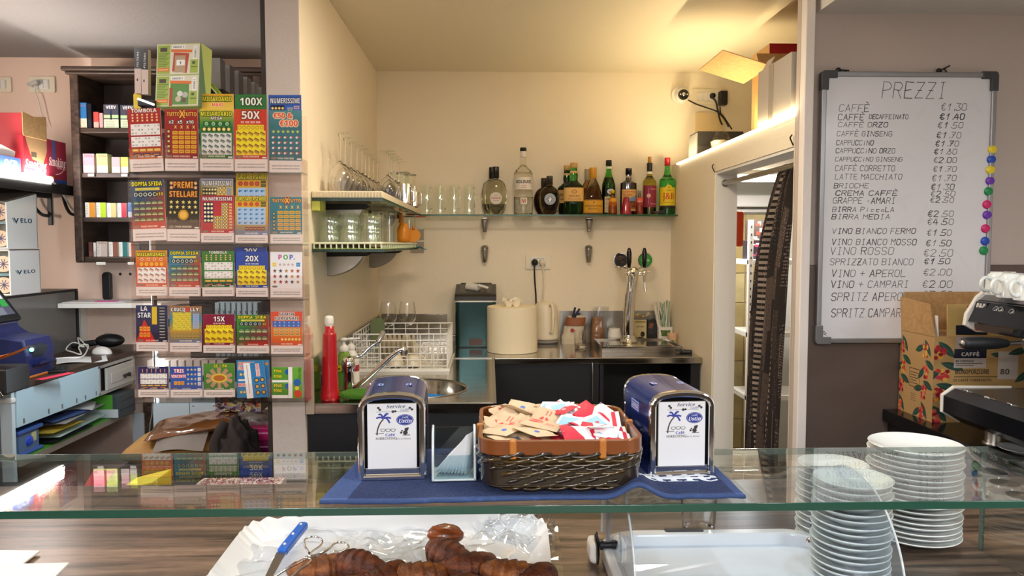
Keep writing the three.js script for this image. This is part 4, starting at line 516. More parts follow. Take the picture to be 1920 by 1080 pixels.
  monetSide: { bg: ['#f0ece6', '#f0ece6'], diag: 1, f: (g, w, h) => { rect(g, w * 0.32, 0, w, h, '#2f7cb4'); text(g, 'MONETINE', w * 0.66, h * 0.22, w * 0.2, '#d8322a', { rot: Math.PI / 2, edge: '#f4e8e0', max: h * 0.36 }); rect(g, w * 0.14, h * 0.06, w * 0.03, h * 0.8, '#8a8a90'); }, t: [], p: [[0.42, 0.42, 0.98, 0.95, 2, 3, 'coin', '#1c2a4a', '#d8a83a']], full: 1 },
  ping: { bg: ['#5a9a2a', '#4a8a28'], t: [['PING', 0.13, 0.13, '#f2e01e', '#2a5a10', 0.36, 0.5], ['PONG', 0.3, 0.13, '#f2e01e', '#2a5a10', 0.36, 0.5], ['PING', 0.6, 0.13, '#f2e01e', '#2a5a10', 0.36, 0.5], ['PONG', 0.76, 0.13, '#f2e01e', '#2a5a10', 0.36, 0.5]], f: (g, w, h) => { disc(g, w * 0.95, h * 0.16, w * 0.16, '#1c5aa8'); disc(g, w * 0.95, h * 0.62, w * 0.16, '#1c5aa8'); rect(g, 0, h * 0.42, w, h * 0.07, '#efebe4'); rect(g, 0, h * 0.9, w, h * 0.1, '#efebe4'); }, p: [], full: 1 },
  pingSide: { bg: ['#6aa832', '#5a9a2a'], f: (g, w, h) => { rect(g, 0, 0, w * 0.28, h, '#efebe4'); text(g, 'PING PONG', w * 0.78, h * 0.22, w * 0.26, '#1c4a10', { rot: Math.PI / 2, max: h * 0.4 }); disc(g, w * 0.62, h * 0.5, w * 0.26, '#1c5aa8'); disc(g, w * 0.6, h * 0.68, w * 0.14, '#e8d82a'); disc(g, w * 0.66, h * 0.86, w * 0.26, '#d8402a'); }, t: [], p: [], full: 1 },
};
function ticketArt(spec, W, H, white = 0.2) {
  return art(W, H, (g, w, hh) => {
    rect(g, 0, 0, w, hh, '#ece3dc');
    const h = spec.full ? hh : hh * (1 - white);
    g.save(); g.beginPath(); g.rect(0, 0, w, h); g.clip();
    grad(g, w, h, spec.bg, spec.diag); if (spec.f) spec.f(g, w, h);
    for (const p of spec.p) signs(g, w, h, p);
    for (const [s, y, sz, c, e, x = 0.5, mx = 0.9] of [...spec.t, ...(spec.u || [])]) text(g, s, x * w, y * h, sz * h * (s.length < 4 ? 1.15 : 1.05), c, { edge: e, ew: sz * h * 0.22, max: mx * w });
    if (!spec.full) { g.fillStyle = '#8a7a6a'; g.beginPath(); g.ellipse(w * 0.14, h * 0.955, w * 0.09, h * 0.03, 0, 0, 7); g.fill(); rect(g, w * 0.84, h * 0.955, w * 0.13, h * 0.03, '#f0ece4'); text(g, 'PUOI VINCERE', w * 0.5, h * 0.955, h * 0.05, '#f4e8d0', { max: w * 0.5 }); }
    g.restore();
    if (!spec.full) { text(g, WARN[0], w / 2, h + (hh - h) * 0.42, 7.5, '#4a4440', { max: w * 0.84 }); text(g, WARN[1], w / 2, h + (hh - h) * 0.66, 7.5, '#4a4440', { max: w * 0.84 }); }
  });
}
const RED = ['#a8241e', '#a02020', '#8a1c22', '#c05a2a'], RED2 = ['#a8241e', '#96201f', '#8c1c1e'];
// [kind, x0, y0, x1, y1 in the photograph, distance offset, share of white foot, label]
const CARDS = [
  [S.tombola(RED, '#7a1812'), 243, 203, 306, 323, 0, 0.2, 'dark red tombola scratch card with two white number grids, leftmost in the top row'],
  [S.tutto(RED2, 1), 308, 205, 371, 322, 0, 0.2, 'red scratch card with orange X title and gold boxes, second in the top row'],
  [S.mega, 374, 205, 437, 322, 0, 0.2, 'green and yellow millionaire scratch card with a white panel, in the top row'],
  [S.times('50X', ['#d8481e', '#c8301e', '#b8281e'], 0.12, 4, '5X 10X 20X 50X'), 439, 205, 501, 323, 0, 0.2, 'red scratch card with large white 50X above a yellow panel'],
  [S.cash, 504, 207, 566, 326, 0, 0.2, 'teal scratch card with red €50 and €100 lettering, rightmost in the top row'],
  [S.maxi, 377, 176, 439, 300, 0.022, 0.2, 'golden scratch card with MAXI in red, standing behind the green and yellow one'],
  [S.times('100X', ['#2f7a38', '#2a6a34'], 0.14, 4, ''), 441, 177, 501, 300, 0.022, 0.2, 'green scratch card with large white 100X, standing behind the 50X card'],
  [S.numerBlue, 504, 178, 566, 300, 0.022, 0.2, 'blue numbers scratch card standing behind the teal €50 and €100 card'],
  [S.doppia(['#2a3a5a', '#2c4a6a', '#b83a20', '#c8402a'], 4, 'x10'), 248, 338, 312, 453, 0, 0.2, 'dark blue and red duel scratch card, at the left end of the second row'],
  [S.stellari, 312, 338, 374, 454, 0, 0.2, 'black scratch card with gold stars and orange lettering'],
  [S.numer(['#b02838', '#c0303a', '#b8282f']), 376, 367, 439, 456, 0, 0.2, 'red numbers scratch card with stepped rows of coins, in the middle of the second row'],
  [S.turista, 440, 368, 502, 457, 0, 0.17, 'yellow tourist scratch card with a blue picture panel, the front one of two'],
  [S.tutto(['#2f7a86', '#2a707c', '#28687a']), 506, 370, 567, 458, 0, 0.2, 'teal scratch card with orange X title and four gold columns, in the second row'],
  [S.numerYellow, 375, 335, 437, 450, 0.022, 0.2, 'yellow and lilac numbers scratch card standing behind the red one'],
  [S.turista, 442, 325, 502, 440, 0.022, 0.17, 'yellow tourist scratch card with a blue picture panel, the rear and higher one of two'],
  [S.mili, 254, 470, 314, 556, 0, 0.2, 'orange millionaire scratch card with a white panel, at the left end of the third row'],
  [S.doppia(['#2a7aa0', '#3a7a8a', '#b83a20', '#b8301e'], 3, 'x5'), 316, 470, 376, 557, 0, 0.2, 'light blue and red duel scratch card, second in the third row'],
  [S.tombola(['#3a7a30', '#2f6e2c', '#2a6a2c'], '#1c4a18'), 378, 471, 440, 557, 0, 0.2, 'green tombola scratch card in the middle of the third row'],
  [S.times('20X', ['#1c48a8', '#1c3f9a', '#1a3a90'], 0.2, 3, '2X 5X 10X 20X'), 441, 472, 503, 558, 0, 0.2, 'blue scratch card with white 20X and a yellow panel, the front one of two'],
  [S.times('20X', ['#1c48a8', '#1c3f9a', '#1a3a90'], 0.12, 3, ''), 440, 464, 501, 550, 0.022, 0.2, 'blue scratch card with white 20X of which only the top edge shows, behind its twin'],
  [S.pop, 506, 473, 567, 559, 0, 0.2, 'white scratch card with rainbow letters and small starfish, rightmost in the third row'],
  [S.star, 254, 573, 315, 660, 0, 0.2, 'dark blue scratch card with a red triangle and white STAR lettering'],
  [S.cruci, 317, 575, 378, 661, 0, 0.2, 'blue and orange crossword scratch card, second in the fourth row'],
  [S.times('15X', ['#8a1238', '#7a1030', '#8a1a3a'], 0.16, 2, '2X 5X 10X 15X'), 380, 590, 441, 663, 0, 0.2, 'wine red scratch card with white 15X and a yellow panel'],
  [S.doppia(['#3a8a2a', '#3a7a2a', '#a82a1c', '#b0281c'], 2, 'x3'), 443, 591, 505, 664, 0, 0.2, 'green and red duel scratch card in the fourth row'],
  [S.fortuna, 507, 585, 568, 665, 0, 0.2, 'orange lucky numbers scratch card, at the right end of the fourth row'],
  [S.tombola(['#2a2a5a', '#3a2a5a', '#2a2a50'], '#1a1a3a'), 258, 688, 317, 746, 0, 0.25, 'purple tombola scratch card at the left end of the bottom row'],
  [S.tris, 319, 688, 380, 746, 0, 0.25, 'blue scratch card with tilted white lettering, second in the bottom row'],
  [S.scopa, 381, 682, 441, 746, 0, 0.22, 'green scratch card with a golden oval, in the middle of the bottom row'],
  [S.monet, 443, 676, 506, 747, 0.006, 0, 'light blue coin scratch card sheet with red lettering in the bottom row'],
  [S.monetSide, 462, 680, 502, 747, -0.004, 0, 'narrow white and blue scratch card turned upright, leaning over the light blue sheet'],
  [S.ping, 509, 689, 541, 748, 0, 0, 'green scratch card with yellow PING PONG twice, in the bottom row'],
  [S.pingSide, 540, 689, 568, 748, 0, 0, 'narrow green scratch card turned upright at the right end of the bottom row'],
];
{
  const rack = thing('card_rack', 'clear acrylic rack of five rows holding colourful scratch cards, fixed beside the pillar', 'rack', [0, 0, 0]);
  const rows = [[325, 283], [458, 414], [560, 517], [664, 620], [748, 715]], lean = 0.028;
  const xl = X(251, DT, 500), xr = X(572, DT, 500), zb = -DT - 0.05;
  mesh('back_sheet', slab(xl, xr, Y(752, DT), Y(215, DT), zb - 0.003, zb), M.acrylic, rack);
  for (const x of [xl, xr]) mesh('side_sheet', slab(x - 0.002, x + 0.002, Y(752, DT), Y(300, DT), zb, -DT + 0.02), M.acrylic, rack);
  rows.forEach(([yb, yt]) => {
    const y = Y(yb, DT);
    mesh('tray_floor', slab(xl, xr, y - 0.004, y, zb, -DT + 0.014), mat('#d8dedd', 0.05, 0, { transmission: 1, thickness: 0, ior: 1.45 }), rack);
    mesh('front_lip', slab(xl, xr, y, Y(yt, DT), -DT + 0.011, -DT + 0.014), M.acrylic, rack);
    for (let i = 0; i < 4; i++) { const x = X([314.5, 377, 440, 504][i], DT, yb); mesh('divider', slab(x - 0.001, x + 0.001, y, Y(yt - 8, DT), zb + 0.002, -DT + 0.011), M.acrylic, rack); }
  });
  mesh('wall_fixing', merge([slab(X(512, DT), X(570, DT), Y(640, DT), Y(630, DT), -COLF + 0.007, zb - 0.003), slab(X(512, DT), X(570, DT), Y(390, DT), Y(380, DT), -COLF + 0.007, zb - 0.003)]), M.acrylic, rack);
  CARDS.forEach(([spec, x0, y0, x1, y1, dz, white, label]) => {
    const d = DT + dz, cx = (x0 + x1) / 2, b = P(cx, y1 - 1, d), t = P(cx, y0, d), w = X(x1, d, 480) - X(x0, d, 480), h = t.y - b.y;
    const a = ticketArt(spec, 150, Math.round(150 * h / w), white);
    const [g, m] = carton(w - 0.002, h, 0.002, M.paper, { pz: a }, true);
    g.translate(0, h / 2, 0);
    const o = mesh('scratch_card', g, m, null, [X(cx, d, (y0 + y1) / 2), b.y + 0.001, -d], [-0.03, 0, spec === S.monetSide ? 0.1 : rr(-0.006, 0.006) + (cx < 330 && y0 < 400 ? 0.035 : 0)]);
    tag(o, label, 'scratch card', 'scratch cards in the acrylic rack');
  });
}
{ // the green ticket box on top of the rack, with its two printed windows
  const win = (k) => art(210, 150, (g, w, h) => {
    rect(g, 0, 0, w, h, '#dcd6bc'); rect(g, 4, 4, 62, h - 8, '#9ab03e'); rect(g, 16, 16, 34, 20, '#4a3a30'); for (let i = 0; i < 9; i++) rect(g, 8, 42 + i * 8, 54 - (i % 3) * 8, 3, '#5a6a2a'); rect(g, 6, h - 34, 58, 18, '#d8742a'); rect(g, 10, h - 26, 48, 3, '#f0d8a0');
    if (k) { rect(g, 72, 34, 92, h - 40, '#5a8a3a'); rect(g, 68, 60, 16, h - 60, '#a8402a'); for (const [x, y, r, c] of [[120, 90, 14, '#d8d4c8'], [146, 96, 14, '#b8b4a8'], [112, 116, 14, '#c8b8a0'], [140, 122, 12, '#6a5040']]) disc(g, x, y, r, c); }
    else { g.fillStyle = '#b5482a'; g.beginPath(); g.moveTo(84, 40); g.lineTo(160, 46); g.lineTo(150, h - 6); g.lineTo(78, h - 16); g.fill(); rect(g, 90, 56, 52, h - 66, '#b89a78'); rect(g, 98, 78, 42, 28, '#f2efe8'); text(g, '1', 118, 92, 20, '#2a2a2a'); }
    g.save(); g.translate(112, 34); g.rotate(0.05); rect(g, -42, -8, 104, 14, '#e0702a'); g.restore();
    rect(g, 74, 4, 66, 20, '#efece4'); text(g, 'EMISSI 1', 106, 14, 13, '#3a3a3a', { max: 56 }); rect(g, 180, 10, 18, 66, '#efece4'); text(g, '1 EMISSI', 189, 44, 12, '#3a3a3a', { rot: Math.PI / 2, max: 58 }); rect(g, 166, 78, 38, h - 84, '#a0b444'); rect(g, 176, 86, 14, 14, '#4a5a2a'); rect(g, 170, 112, 30, 4, '#4a5a2a');
  });
  const d = DT + 0.02, b = P(331, 200, d), w = X(375, d, 140) - X(286, d, 140), h = Y(79, d) - Y(200, d);
  const t = thing('card_box', 'pale green printed cardboard box with two picture panels, leaning on top of the card rack', 'box', [b.x, b.y, b.z], 0.0);
  t.rotation.set(-0.1, -0.16, -0.02);
  mesh('box_body', bx(w, h, 0.07, 0.001).translate(0, h / 2, -0.036), mat('#aebc6a', 0.6), t);
  [0, 1].forEach((k) => { const [g, m] = carton(w - 0.004, h * 0.475, 0.0016, M.paper, { pz: win(k) }); mesh('picture_panel', g, m, t, [0, k ? h * 0.25 : h * 0.745, 0.0003]); });
  mesh('side_flap', ext([[0, 0], [0.05, 0], [0, h]], 0.0015).rotateY(Math.PI / 2).translate(w / 2 + 0.001, 0, 0), mat('#5a7a5a', 0.6), t);
  const pk = art(60, 200, (g, w2, h2) => { rect(g, 0, 0, w2, h2, '#d0b8ac'); rect(g, 0, 0, w2, h2 * 0.45, '#1c1a1c'); text(g, 'FILTERS', w2 / 2, h2 * 0.25, 20, '#d8d0c8', { rot: -1.5, max: 70 }); disc(g, 24, 140, 6, '#3a3030'); });
  [[262, 0.1], [274, 0.02]].forEach(([px, r], i) => { const q = P(px, 176 + i * 2, d + 0.03), [g, m] = carton(0.022, Y(92, d) - Y(176, d), 0.02, mat('#b09a90', 0.4), { pz: pk }, true); const o = mesh('paper_pouch', g.translate(0, (Y(92, d) - Y(176, d)) / 2, 0), m, null, [q.x, q.y, q.z], [0, 0, -0.03 + r * 0.2]); tag(o, ['slim black and silver pouch beside the green card box, outer one', 'slim black and silver pouch beside the green card box, inner one'][i], 'pouch', 'pouches left of the green card box'); });
  const sh = thing('rack_light', 'small dark bracket with a glinting white light strip left of the green card box', 'light', [P(275, 190, d).x, P(275, 190, d).y, -d - 0.02]);
  mesh('bracket', merge([bx(0.05, 0.022, 0.06, 0.003).translate(0, -0.006, 0), bx(0.012, 0.05, 0.012, 0.002).translate(-0.02, -0.02, 0)]), M.darkMetal, sh);
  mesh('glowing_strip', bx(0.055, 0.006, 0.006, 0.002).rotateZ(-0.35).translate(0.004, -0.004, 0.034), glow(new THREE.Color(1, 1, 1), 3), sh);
  const yl = P(258, 190, d + 0.05); tag(mesh('yellow_tag', ext([[-0.012, -0.03], [0.012, -0.03], [0.012, 0.02], [0.006, 0.03], [-0.006, 0.03], [-0.012, 0.02]], 0.003, 0.0008), M.yellow, null, [yl.x, yl.y, yl.z]), 'small yellow plastic tag hanging behind the top left scratch card', 'tag');
}
// ---------- glass shelves in the niche ----------
const SH_D = 4.09, SHY = Y(402, SH_D, 1100), SHT = 0.01; // front distance and upper face of the long glass shelf
const bulletBracket = (h) => lathe([[0.0001, -h], [0.012, -h + 0.004], [0.017, -h * 0.6], [0.021, -0.012], [0.021, 0], [0.0001, 0]], 20).scale(1, 1, 1);
{
  const t = thing('glass_shelf', 'long green-edged glass shelf on the niche\'s back wall carrying bottles', 'shelf', [0, 0, 0]);
  const xa = X(795, SH_D), xb = X(1277, SH_D);
  mesh('shelf_pane', slab(xa - 0.1, xb - 0.0, SHY - SHT, SHY, -DB + 0.002, -SH_D - 0.002, 0.001), M.pane, t);
  mesh('front_edge', slab(xa - 0.1, xb, SHY - SHT, SHY, -SH_D - 0.002, -SH_D, 0.0005), mat('#2d5a3c', 0.15), t);
  for (const px of [909, 1104]) { mesh('bracket', merge([bulletBracket(0.075), bx(0.03, 0.012, 0.06, 0.003).translate(0, 0.002, -0.02)]), M.satin, t, [X(px, 4.17), SHY - SHT - 0.012, -4.17]); }
  for (const [px, w] of [[909, 'left'], [1104, 'right']]) { const b = thing('bracket_support', w === 'left' ? 'empty metal shelf support on the wall above the grey ice maker' : 'empty bullet-shaped metal shelf support on the wall, between the socket and the beer tap', 'bracket', [X(px, 4.2), Y(464, 4.2), -4.215]); mesh('support_body', bulletBracket(0.085), M.satin, b); mesh('support_cap', lathe([[0.0001, 0.014], [0.012, 0.012], [0.02, 0.005], [0.021, 0]], 20), M.satin, b); mesh('wall_pin', bx(0.014, 0.03, 0.02, 0.002).translate(0, -0.03, -0.024), M.satin, b); }
}
const bottleGlass = (c, rough = 0.01) => mat(c, rough, 0, { transmission: 1, thickness: 0.06, ior: 1.4 });
const darkGlass = (c) => mat(c, 0.08, 0, { clearcoat: 1, clearcoatRoughness: 0.03 });
// a wrapped label: part of a cylinder (flattened like its bottle)
function wrap(r, y0, y1, a, span = 2.2, sz = 1) { const g = new THREE.CylinderGeometry(r, r, y1 - y0, 24, 1, true, -span / 2, span); onArt(g, a); return g.scale(1, 1, sz).translate(0, (y0 + y1) / 2, 0); }
// o: px, w (pixel width), top py, d, prof [[radius share, height share]], glass, flat (depth share), liquid [share, material], cap [y0, material, radius share], labels [[y0, y1, art, span]]
function bottle(name, label, o) {
  const d = o.d ?? 4.165, y0 = o.y ?? SHY, h = Y(o.top, d) - y0, R = (X(o.px + o.w / 2, d) - X(o.px - o.w / 2, d)) / 2, f = o.flat ?? 1;
  const t = thing(name, label, o.cat || 'bottle', [X(o.px, d), y0 + 0.0005, -d], o.ry || 0, o.group);
  const pts = o.prof.map(([r, y]) => [r * R, y * h]); const shut = (a) => [[0.0001, a[0][1]], ...a, [0.0001, a[a.length - 1][1]]];
  const smooth = new THREE.SplineCurve(pts.map(([r, y]) => new THREE.Vector2(r, y))).getPoints(60).map((p) => [Math.max(0, p.x), p.y]);
  mesh('bottle_body', lathe(shut(o.hard ? pts : smooth), 40).scale(1, 1, f), o.glass, t);
  const rAt = (y) => { for (let i = 1; i < pts.length; i++) if (y <= pts[i][1] && pts[i][1] > pts[i - 1][1]) return pts[i - 1][0] + (pts[i][0] - pts[i - 1][0]) * (y - pts[i - 1][1]) / (pts[i][1] - pts[i - 1][1]); return pts[pts.length - 1][0]; };
  if (o.liquid) { const [s, m] = o.liquid, lp = [[0.0001, 0.003]]; for (let i = 0; i <= 12; i++) { const y = 0.004 + (s * h - 0.004) * i / 12; lp.push([Math.max(0.001, rAt(y) - 0.0025), y]); } lp.push([0.0001, s * h]); mesh('liquid', lathe(lp, 32).scale(1, 1, f), m, t); }
  if (o.cap) { const [s, m, r, r2] = o.cap; mesh('cap', lathe([[0.0001, s * h], [r * R, s * h], [(r2 ?? r) * R, h * 0.995], [(r2 ?? r) * R * 0.9, h], [0.0001, h]], 24).scale(1, 1, o.capFlat ?? 1), m, t); }
  for (const [s, e, m, k] of o.bands || []) mesh('neck_band', lathe([[rAt(s * h) * (k || 1.03) + 0.0006, s * h], [rAt(e * h) * (k || 1.03) + 0.0006, e * h]], 24).scale(1, 1, f), m, t);
  for (const [s, e, a, span, extra] of o.labels || []) mesh('label', wrap(rAt((s + e) / 2 * h) + 0.0012 + (extra || 0), s * h, e * h, a, span || 2.4, f), a.paper, t);
  return t;
}
{
  const clear = bottleGlass('#fbfbf4'), gin = bottleGlass('#f0efe2'), waterLiquid = bottleGlass('#eeece0', 0.0);
  const ovalP = [[0.3, 0], [0.62, 0.01], [0.86, 0.12], [1, 0.34], [0.96, 0.52], [0.78, 0.66], [0.4, 0.73], [0.2, 0.76], [0.2, 0.99]];
  const oval = art(130, 130, (g) => { rect(g, 0, 0, 130, 130, '#d8d0c4'); text(g, 'GRAPPA', 65, 34, 12, '#8a7a70'); text(g, 'Chamoly', 65, 62, 24, '#a83a4a', { font: 'serif' }); text(g, 'Moscato', 65, 88, 14, '#8a7a70'); });
  for (const [px, d, label, k] of [[923, 4.215, 'clear oval grappa bottle with black stopper, the rear one of two', 0], [930, 4.14, 'clear oval grappa bottle with round pale label and black stopper, the front one of two', 1]]) {
    const t = bottle('grappa_bottle', label, { px, w: 40, top: 313 - (k ? 0 : -1), d, prof: ovalP, glass: gin, flat: 0.5, liquid: [0.22, waterLiquid], cap: [0.76, M.blackGloss, 0.3], group: 'two oval grappa bottles' });
    if (k) mesh('round_label', onArt(new THREE.CircleGeometry(0.033, 28), oval).translate(0, 0.088, 0.0315), oval.paper, t);
  }
  bottle('anise_bottle', 'tall clear MOLINARI bottle with white label and black cap, tallest on the shelf', { px: 981, w: 35, top: 277, prof: [[0.9, 0], [1, 0.02], [1, 0.56], [0.97, 0.62], [0.8, 0.67], [0.4, 0.72], [0.3, 0.76], [0.26, 0.86], [0.3, 0.87], [0.3, 0.99]], glass: clear, liquid: [0.26, waterLiquid], cap: [0.945, M.black, 0.34], bands: [[0.86, 0.945, M.paper, 1.1]],
    labels: [[0.37, 0.55, art(220, 110, (g, w, h) => { rect(g, 0, 0, w, h, '#e6dfd6'); text(g, 'MOLINARI', w / 2, 40, 40, '#20242c', { fit: 150 }); text(g, 'extra', w / 2, 74, 18, '#b04a4a', { font: 'serif', style: 'italic' }); rect(g, 86, 90, 50, 4, '#b04a4a'); }), 2.6], [0.15, 0.25, art(60, 60, (g) => { rect(g, 0, 0, 60, 60, '#dedacb'); text(g, 'M', 30, 30, 44, '#b83a44', { font: 'serif' }); }), 0.7]] });
  const roundP = [[0.3, 0], [0.55, 0.015], [0.86, 0.16], [1, 0.36], [0.94, 0.52], [0.7, 0.66], [0.32, 0.74], [0.24, 0.78], [0.24, 0.99]];
  const medal = art(130, 130, (g) => { rect(g, 0, 0, 130, 130, '#1c1c1c'); g.strokeStyle = '#d8d4c8'; g.lineWidth = 3; g.beginPath(); g.arc(65, 65, 60, 0, 7); g.stroke(); g.beginPath(); g.arc(65, 65, 36, 0, 7); g.stroke(); for (let i = 0; i < 26; i++) { g.save(); g.translate(65, 65); g.rotate(i / 26 * 6.28); rect(g, -2, -53, 4, 10, '#c8c4b8'); g.restore(); } disc(g, 65, 62, 18, '#d8d4c8'); rect(g, 56, 66, 18, 26, '#d8d4c8'); disc(g, 60, 58, 5, '#2a2a2a'); });
  for (const [px, d, label, k] of [[1020, 4.212, 'round amber brandy flask with dark stopper, the rear one of two', 0], [1030, 4.14, 'round smoky brandy flask with a black medallion, the front one of two', 1]]) {
    const t = bottle('brandy_flask', label, { px, w: 39, top: k ? 330 : 334, d, prof: roundP, glass: bottleGlass(k ? '#b9b196' : '#8a5a20'), flat: 0.55, liquid: [k ? 0.1 : 0.55, darkGlass('#4a2408')], cap: [0.77, mat('#2a1f1c', 0.3), 0.3] });
    if (k) mesh('medallion', onArt(new THREE.CircleGeometry(0.031, 32), medal).translate(0, 0.083, 0.0345), medal.gloss, t);
  }
  const amaroP = [[0.8, 0], [0.86, 0.02], [1, 0.28], [1, 0.5], [0.92, 0.56], [0.45, 0.64], [0.4, 0.7], [0.42, 0.74], [0.34, 0.86], [0.33, 0.99]];
  const amaroL = art(200, 130, (g, w, h) => { rect(g, 0, 0, w, h, '#e2b870'); rect(g, 0, 0, w, 4, '#8a5a20'); rect(g, 0, h - 4, w, 4, '#8a5a20'); disc(g, 100, 40, 20, '#b07a3a'); disc(g, 100, 40, 13, '#d8a860'); text(g, 'AMARO', 100, 80, 22, '#7a4a1c'); for (let i = 0; i < 3; i++) rect(g, 50, 96 + i * 9, 100, 3, '#a8702c'); });
  const amaroL2 = art(200, 130, (g, w, h) => { rect(g, 0, 0, w, h, '#cfa058'); text(g, 'AMARO', 70, 50, 34, '#2a1c0c', { font: 'serif' }); text(g, 'Montenegro', 80, 90, 28, '#2a1c0c', { font: 'serif', style: 'italic bold' }); });
  bottle('amaro_bottle', 'dark green amaro bottle with script label, half hidden by its twin', { px: 1063, w: 36, top: 310, d: 4.215, prof: amaroP, flat: 0.64, glass: bottleGlass('#1f5a1c'), liquid: [0.66, darkGlass('#0c0a06')], cap: [0.9, mat('#d8b070', 0.5), 0.38], bands: [[0.8, 0.84, mat('#d8b070', 0.6)]], labels: [[0.24, 0.5, amaroL2, 2.4]] });
  bottle('amaro_bottle', 'bright green amaro bottle with a broad cream label, in front of its darker twin', { px: 1075, w: 37, top: 305, d: 4.14, prof: amaroP, flat: 0.64, glass: bottleGlass('#58cf5a'), liquid: [0.24, darkGlass('#0e0e0a')], cap: [0.9, mat('#d8b070', 0.5), 0.38], bands: [[0.8, 0.84, mat('#d8b070', 0.6)]], labels: [[0.25, 0.52, amaroL, 2.8]] });
  const brandyP = [[0.9, 0], [1, 0.015], [1, 0.28], [0.9, 0.42], [0.6, 0.62], [0.32, 0.75], [0.26, 0.82], [0.26, 0.99]];
  bottle('brandy_bottle', 'amber brandy bottle with pale cap, behind the one with the yellow label', { px: 1101, w: 34, top: 317, d: 4.215, prof: brandyP, flat: 0.68, glass: bottleGlass('#d8b88a'), liquid: [0.58, darkGlass('#8a4a14')], cap: [0.76, mat('#b8a888', 0.5), 0.34] });
  bottle('brandy_bottle', 'cone-shouldered brandy bottle with golden yellow label and cap', { px: 1111, w: 37, top: 314, d: 4.14, prof: brandyP, flat: 0.68, glass: bottleGlass('#e8d8b0'), liquid: [0.2, darkGlass('#a86a1c')], cap: [0.78, mat('#d89a28', 0.35), 0.36], labels: [[0.03, 0.31, art(180, 100, (g, w, h) => { rect(g, 0, 0, w, h, '#d8a028'); g.strokeStyle = '#a8741a'; g.lineWidth = 4; g.strokeRect(5, 5, w - 10, h - 10); star(g, 90, 20, 9, '#7a3a18'); text(g, 'STRAVECCHIO', 90, 46, 18, '#5a3010', { fit: 130 }); text(g, 'BRANCA', 90, 66, 18, '#5a3010', { font: 'serif' }); rect(g, 40, 82, 100, 3, '#a8741a'); }), 2.6]] });
  bottle('fernet_bottle', 'dark bottle with bright green shoulder, black cap and a round eagle badge', { px: 1140, w: 25, top: 300, prof: [[0.95, 0], [1, 0.02], [1, 0.5], [0.82, 0.62], [0.5, 0.74], [0.4, 0.84], [0.4, 0.99]], glass: bottleGlass('#58c84e'), liquid: [0.68, darkGlass('#0c0d0c')], cap: [0.9, M.black, 0.44], bands: [[0.84, 0.88, M.paper, 1.1]], labels: [[0.04, 0.33, art(110, 140, (g, w, h) => { rect(g, 0, 0, w, h, '#cdbb98'); text(g, 'FERNET', w * 0.45, 24, 24, '#2a2418', { font: 'serif', max: 70 }); for (let i = 0; i < 8; i++) rect(g, 14, 48 + i * 11, 76, 3, '#8a7a5a'); }), 1.5], [0.36, 0.48, art(80, 80, (g) => { rect(g, 0, 0, 80, 80, '#101210'); disc(g, 52, 40, 34, '#c8d8e8'); disc(g, 52, 54, 18, '#d8a838'); g.fillStyle = '#3a2a18'; g.beginPath(); g.moveTo(24, 34); g.lineTo(52, 44); g.lineTo(78, 26); g.lineTo(56, 56); g.fill(); }), 1.3]] });
  const mini = [[0.95, 0], [1, 0.03], [0.95, 0.42], [0.7, 0.6], [0.4, 0.76], [0.34, 0.99]];
  bottle('small_bottle', 'small orange bottle with yellow label standing before the dark green-shouldered bottle', { px: 1148, w: 16, top: 356, d: 4.11, prof: mini, glass: bottleGlass('#e8a838'), liquid: [0.6, darkGlass('#b86a10')], cap: [0.88, M.yellow, 0.42], labels: [[0.36, 0.66, art(60, 60, (g, w, h) => { rect(g, 0, 0, w, h, '#e8a018'); text(g, 'Soda', 30, 30, 16, '#a85a10', { style: 'italic bold' }); }), 3]] });
  bottle('liqueur_bottle', 'square-shouldered black liqueur bottle with a colourful pictured label', { px: 1177, w: 31, top: 315, flat: 0.65, prof: [[0.96, 0], [1, 0.02], [0.98, 0.62], [0.9, 0.68], [0.45, 0.74], [0.34, 0.78], [0.34, 0.99]], glass: darkGlass('#181210'), cap: [0.86, M.blackGloss, 0.38], bands: [[0.8, 0.83, mat('#b8b0a0', 0.4)], [0.9, 0.93, mat('#b8b0a0', 0.4), 1.2]], labels: [[0.08, 0.54, art(130, 170, (g, w, h) => { rect(g, 0, 0, w, h, '#d8a860'); text(g, "Vecchio Amaro", 65, 18, 16, '#a83a1c', { style: 'italic bold', max: 116 }); text(g, 'del Capo', 50, 40, 18, '#a83a1c', { style: 'italic bold' }); g.fillStyle = '#7a98b8'; g.beginPath(); g.moveTo(60, 70); g.lineTo(130, 44); g.lineTo(130, 90); g.lineTo(70, 110); g.fill(); rect(g, 70, 92, 56, 60, '#8a4a2a'); for (let i = 0; i < 8; i++) disc(g, 78 + (i * 17) % 44, 100 + (i * 13) % 46, 7, i % 2 ? '#b0602a' : '#5a2a1a'); }), 2.0]] });
  bottle('aperitif_bottle', 'small cone-shaped crimson aperitif bottle in front of the black liqueur', { px: 1173, w: 20, top: 366, d: 4.11, hard: 1, prof: [[0.96, 0], [1, 0.02], [0.52, 0.88], [0.3, 0.9], [0.3, 1], [0, 1]], glass: mat('#a01238', 0.12, 0, { clearcoat: 1 }), cap: [0.9, mat('#c8a060', 0.5), 0.4] });
  bottle('small_bottle', 'small bottle with coral label, between the black liqueur and the red-labelled wine', { px: 1198, w: 14, top: 357, d: 4.11, prof: mini, glass: bottleGlass('#d8a898'), liquid: [0.4, darkGlass('#b8301c')], cap: [0.88, M.grey, 0.42], labels: [[0.38, 0.7, art(60, 60, (g, w, h) => { rect(g, 0, 0, w, h, '#e05a40'); text(g, 'Bitter', 30, 30, 16, '#f4d8c8', { style: 'italic bold' }); }), 3]] });
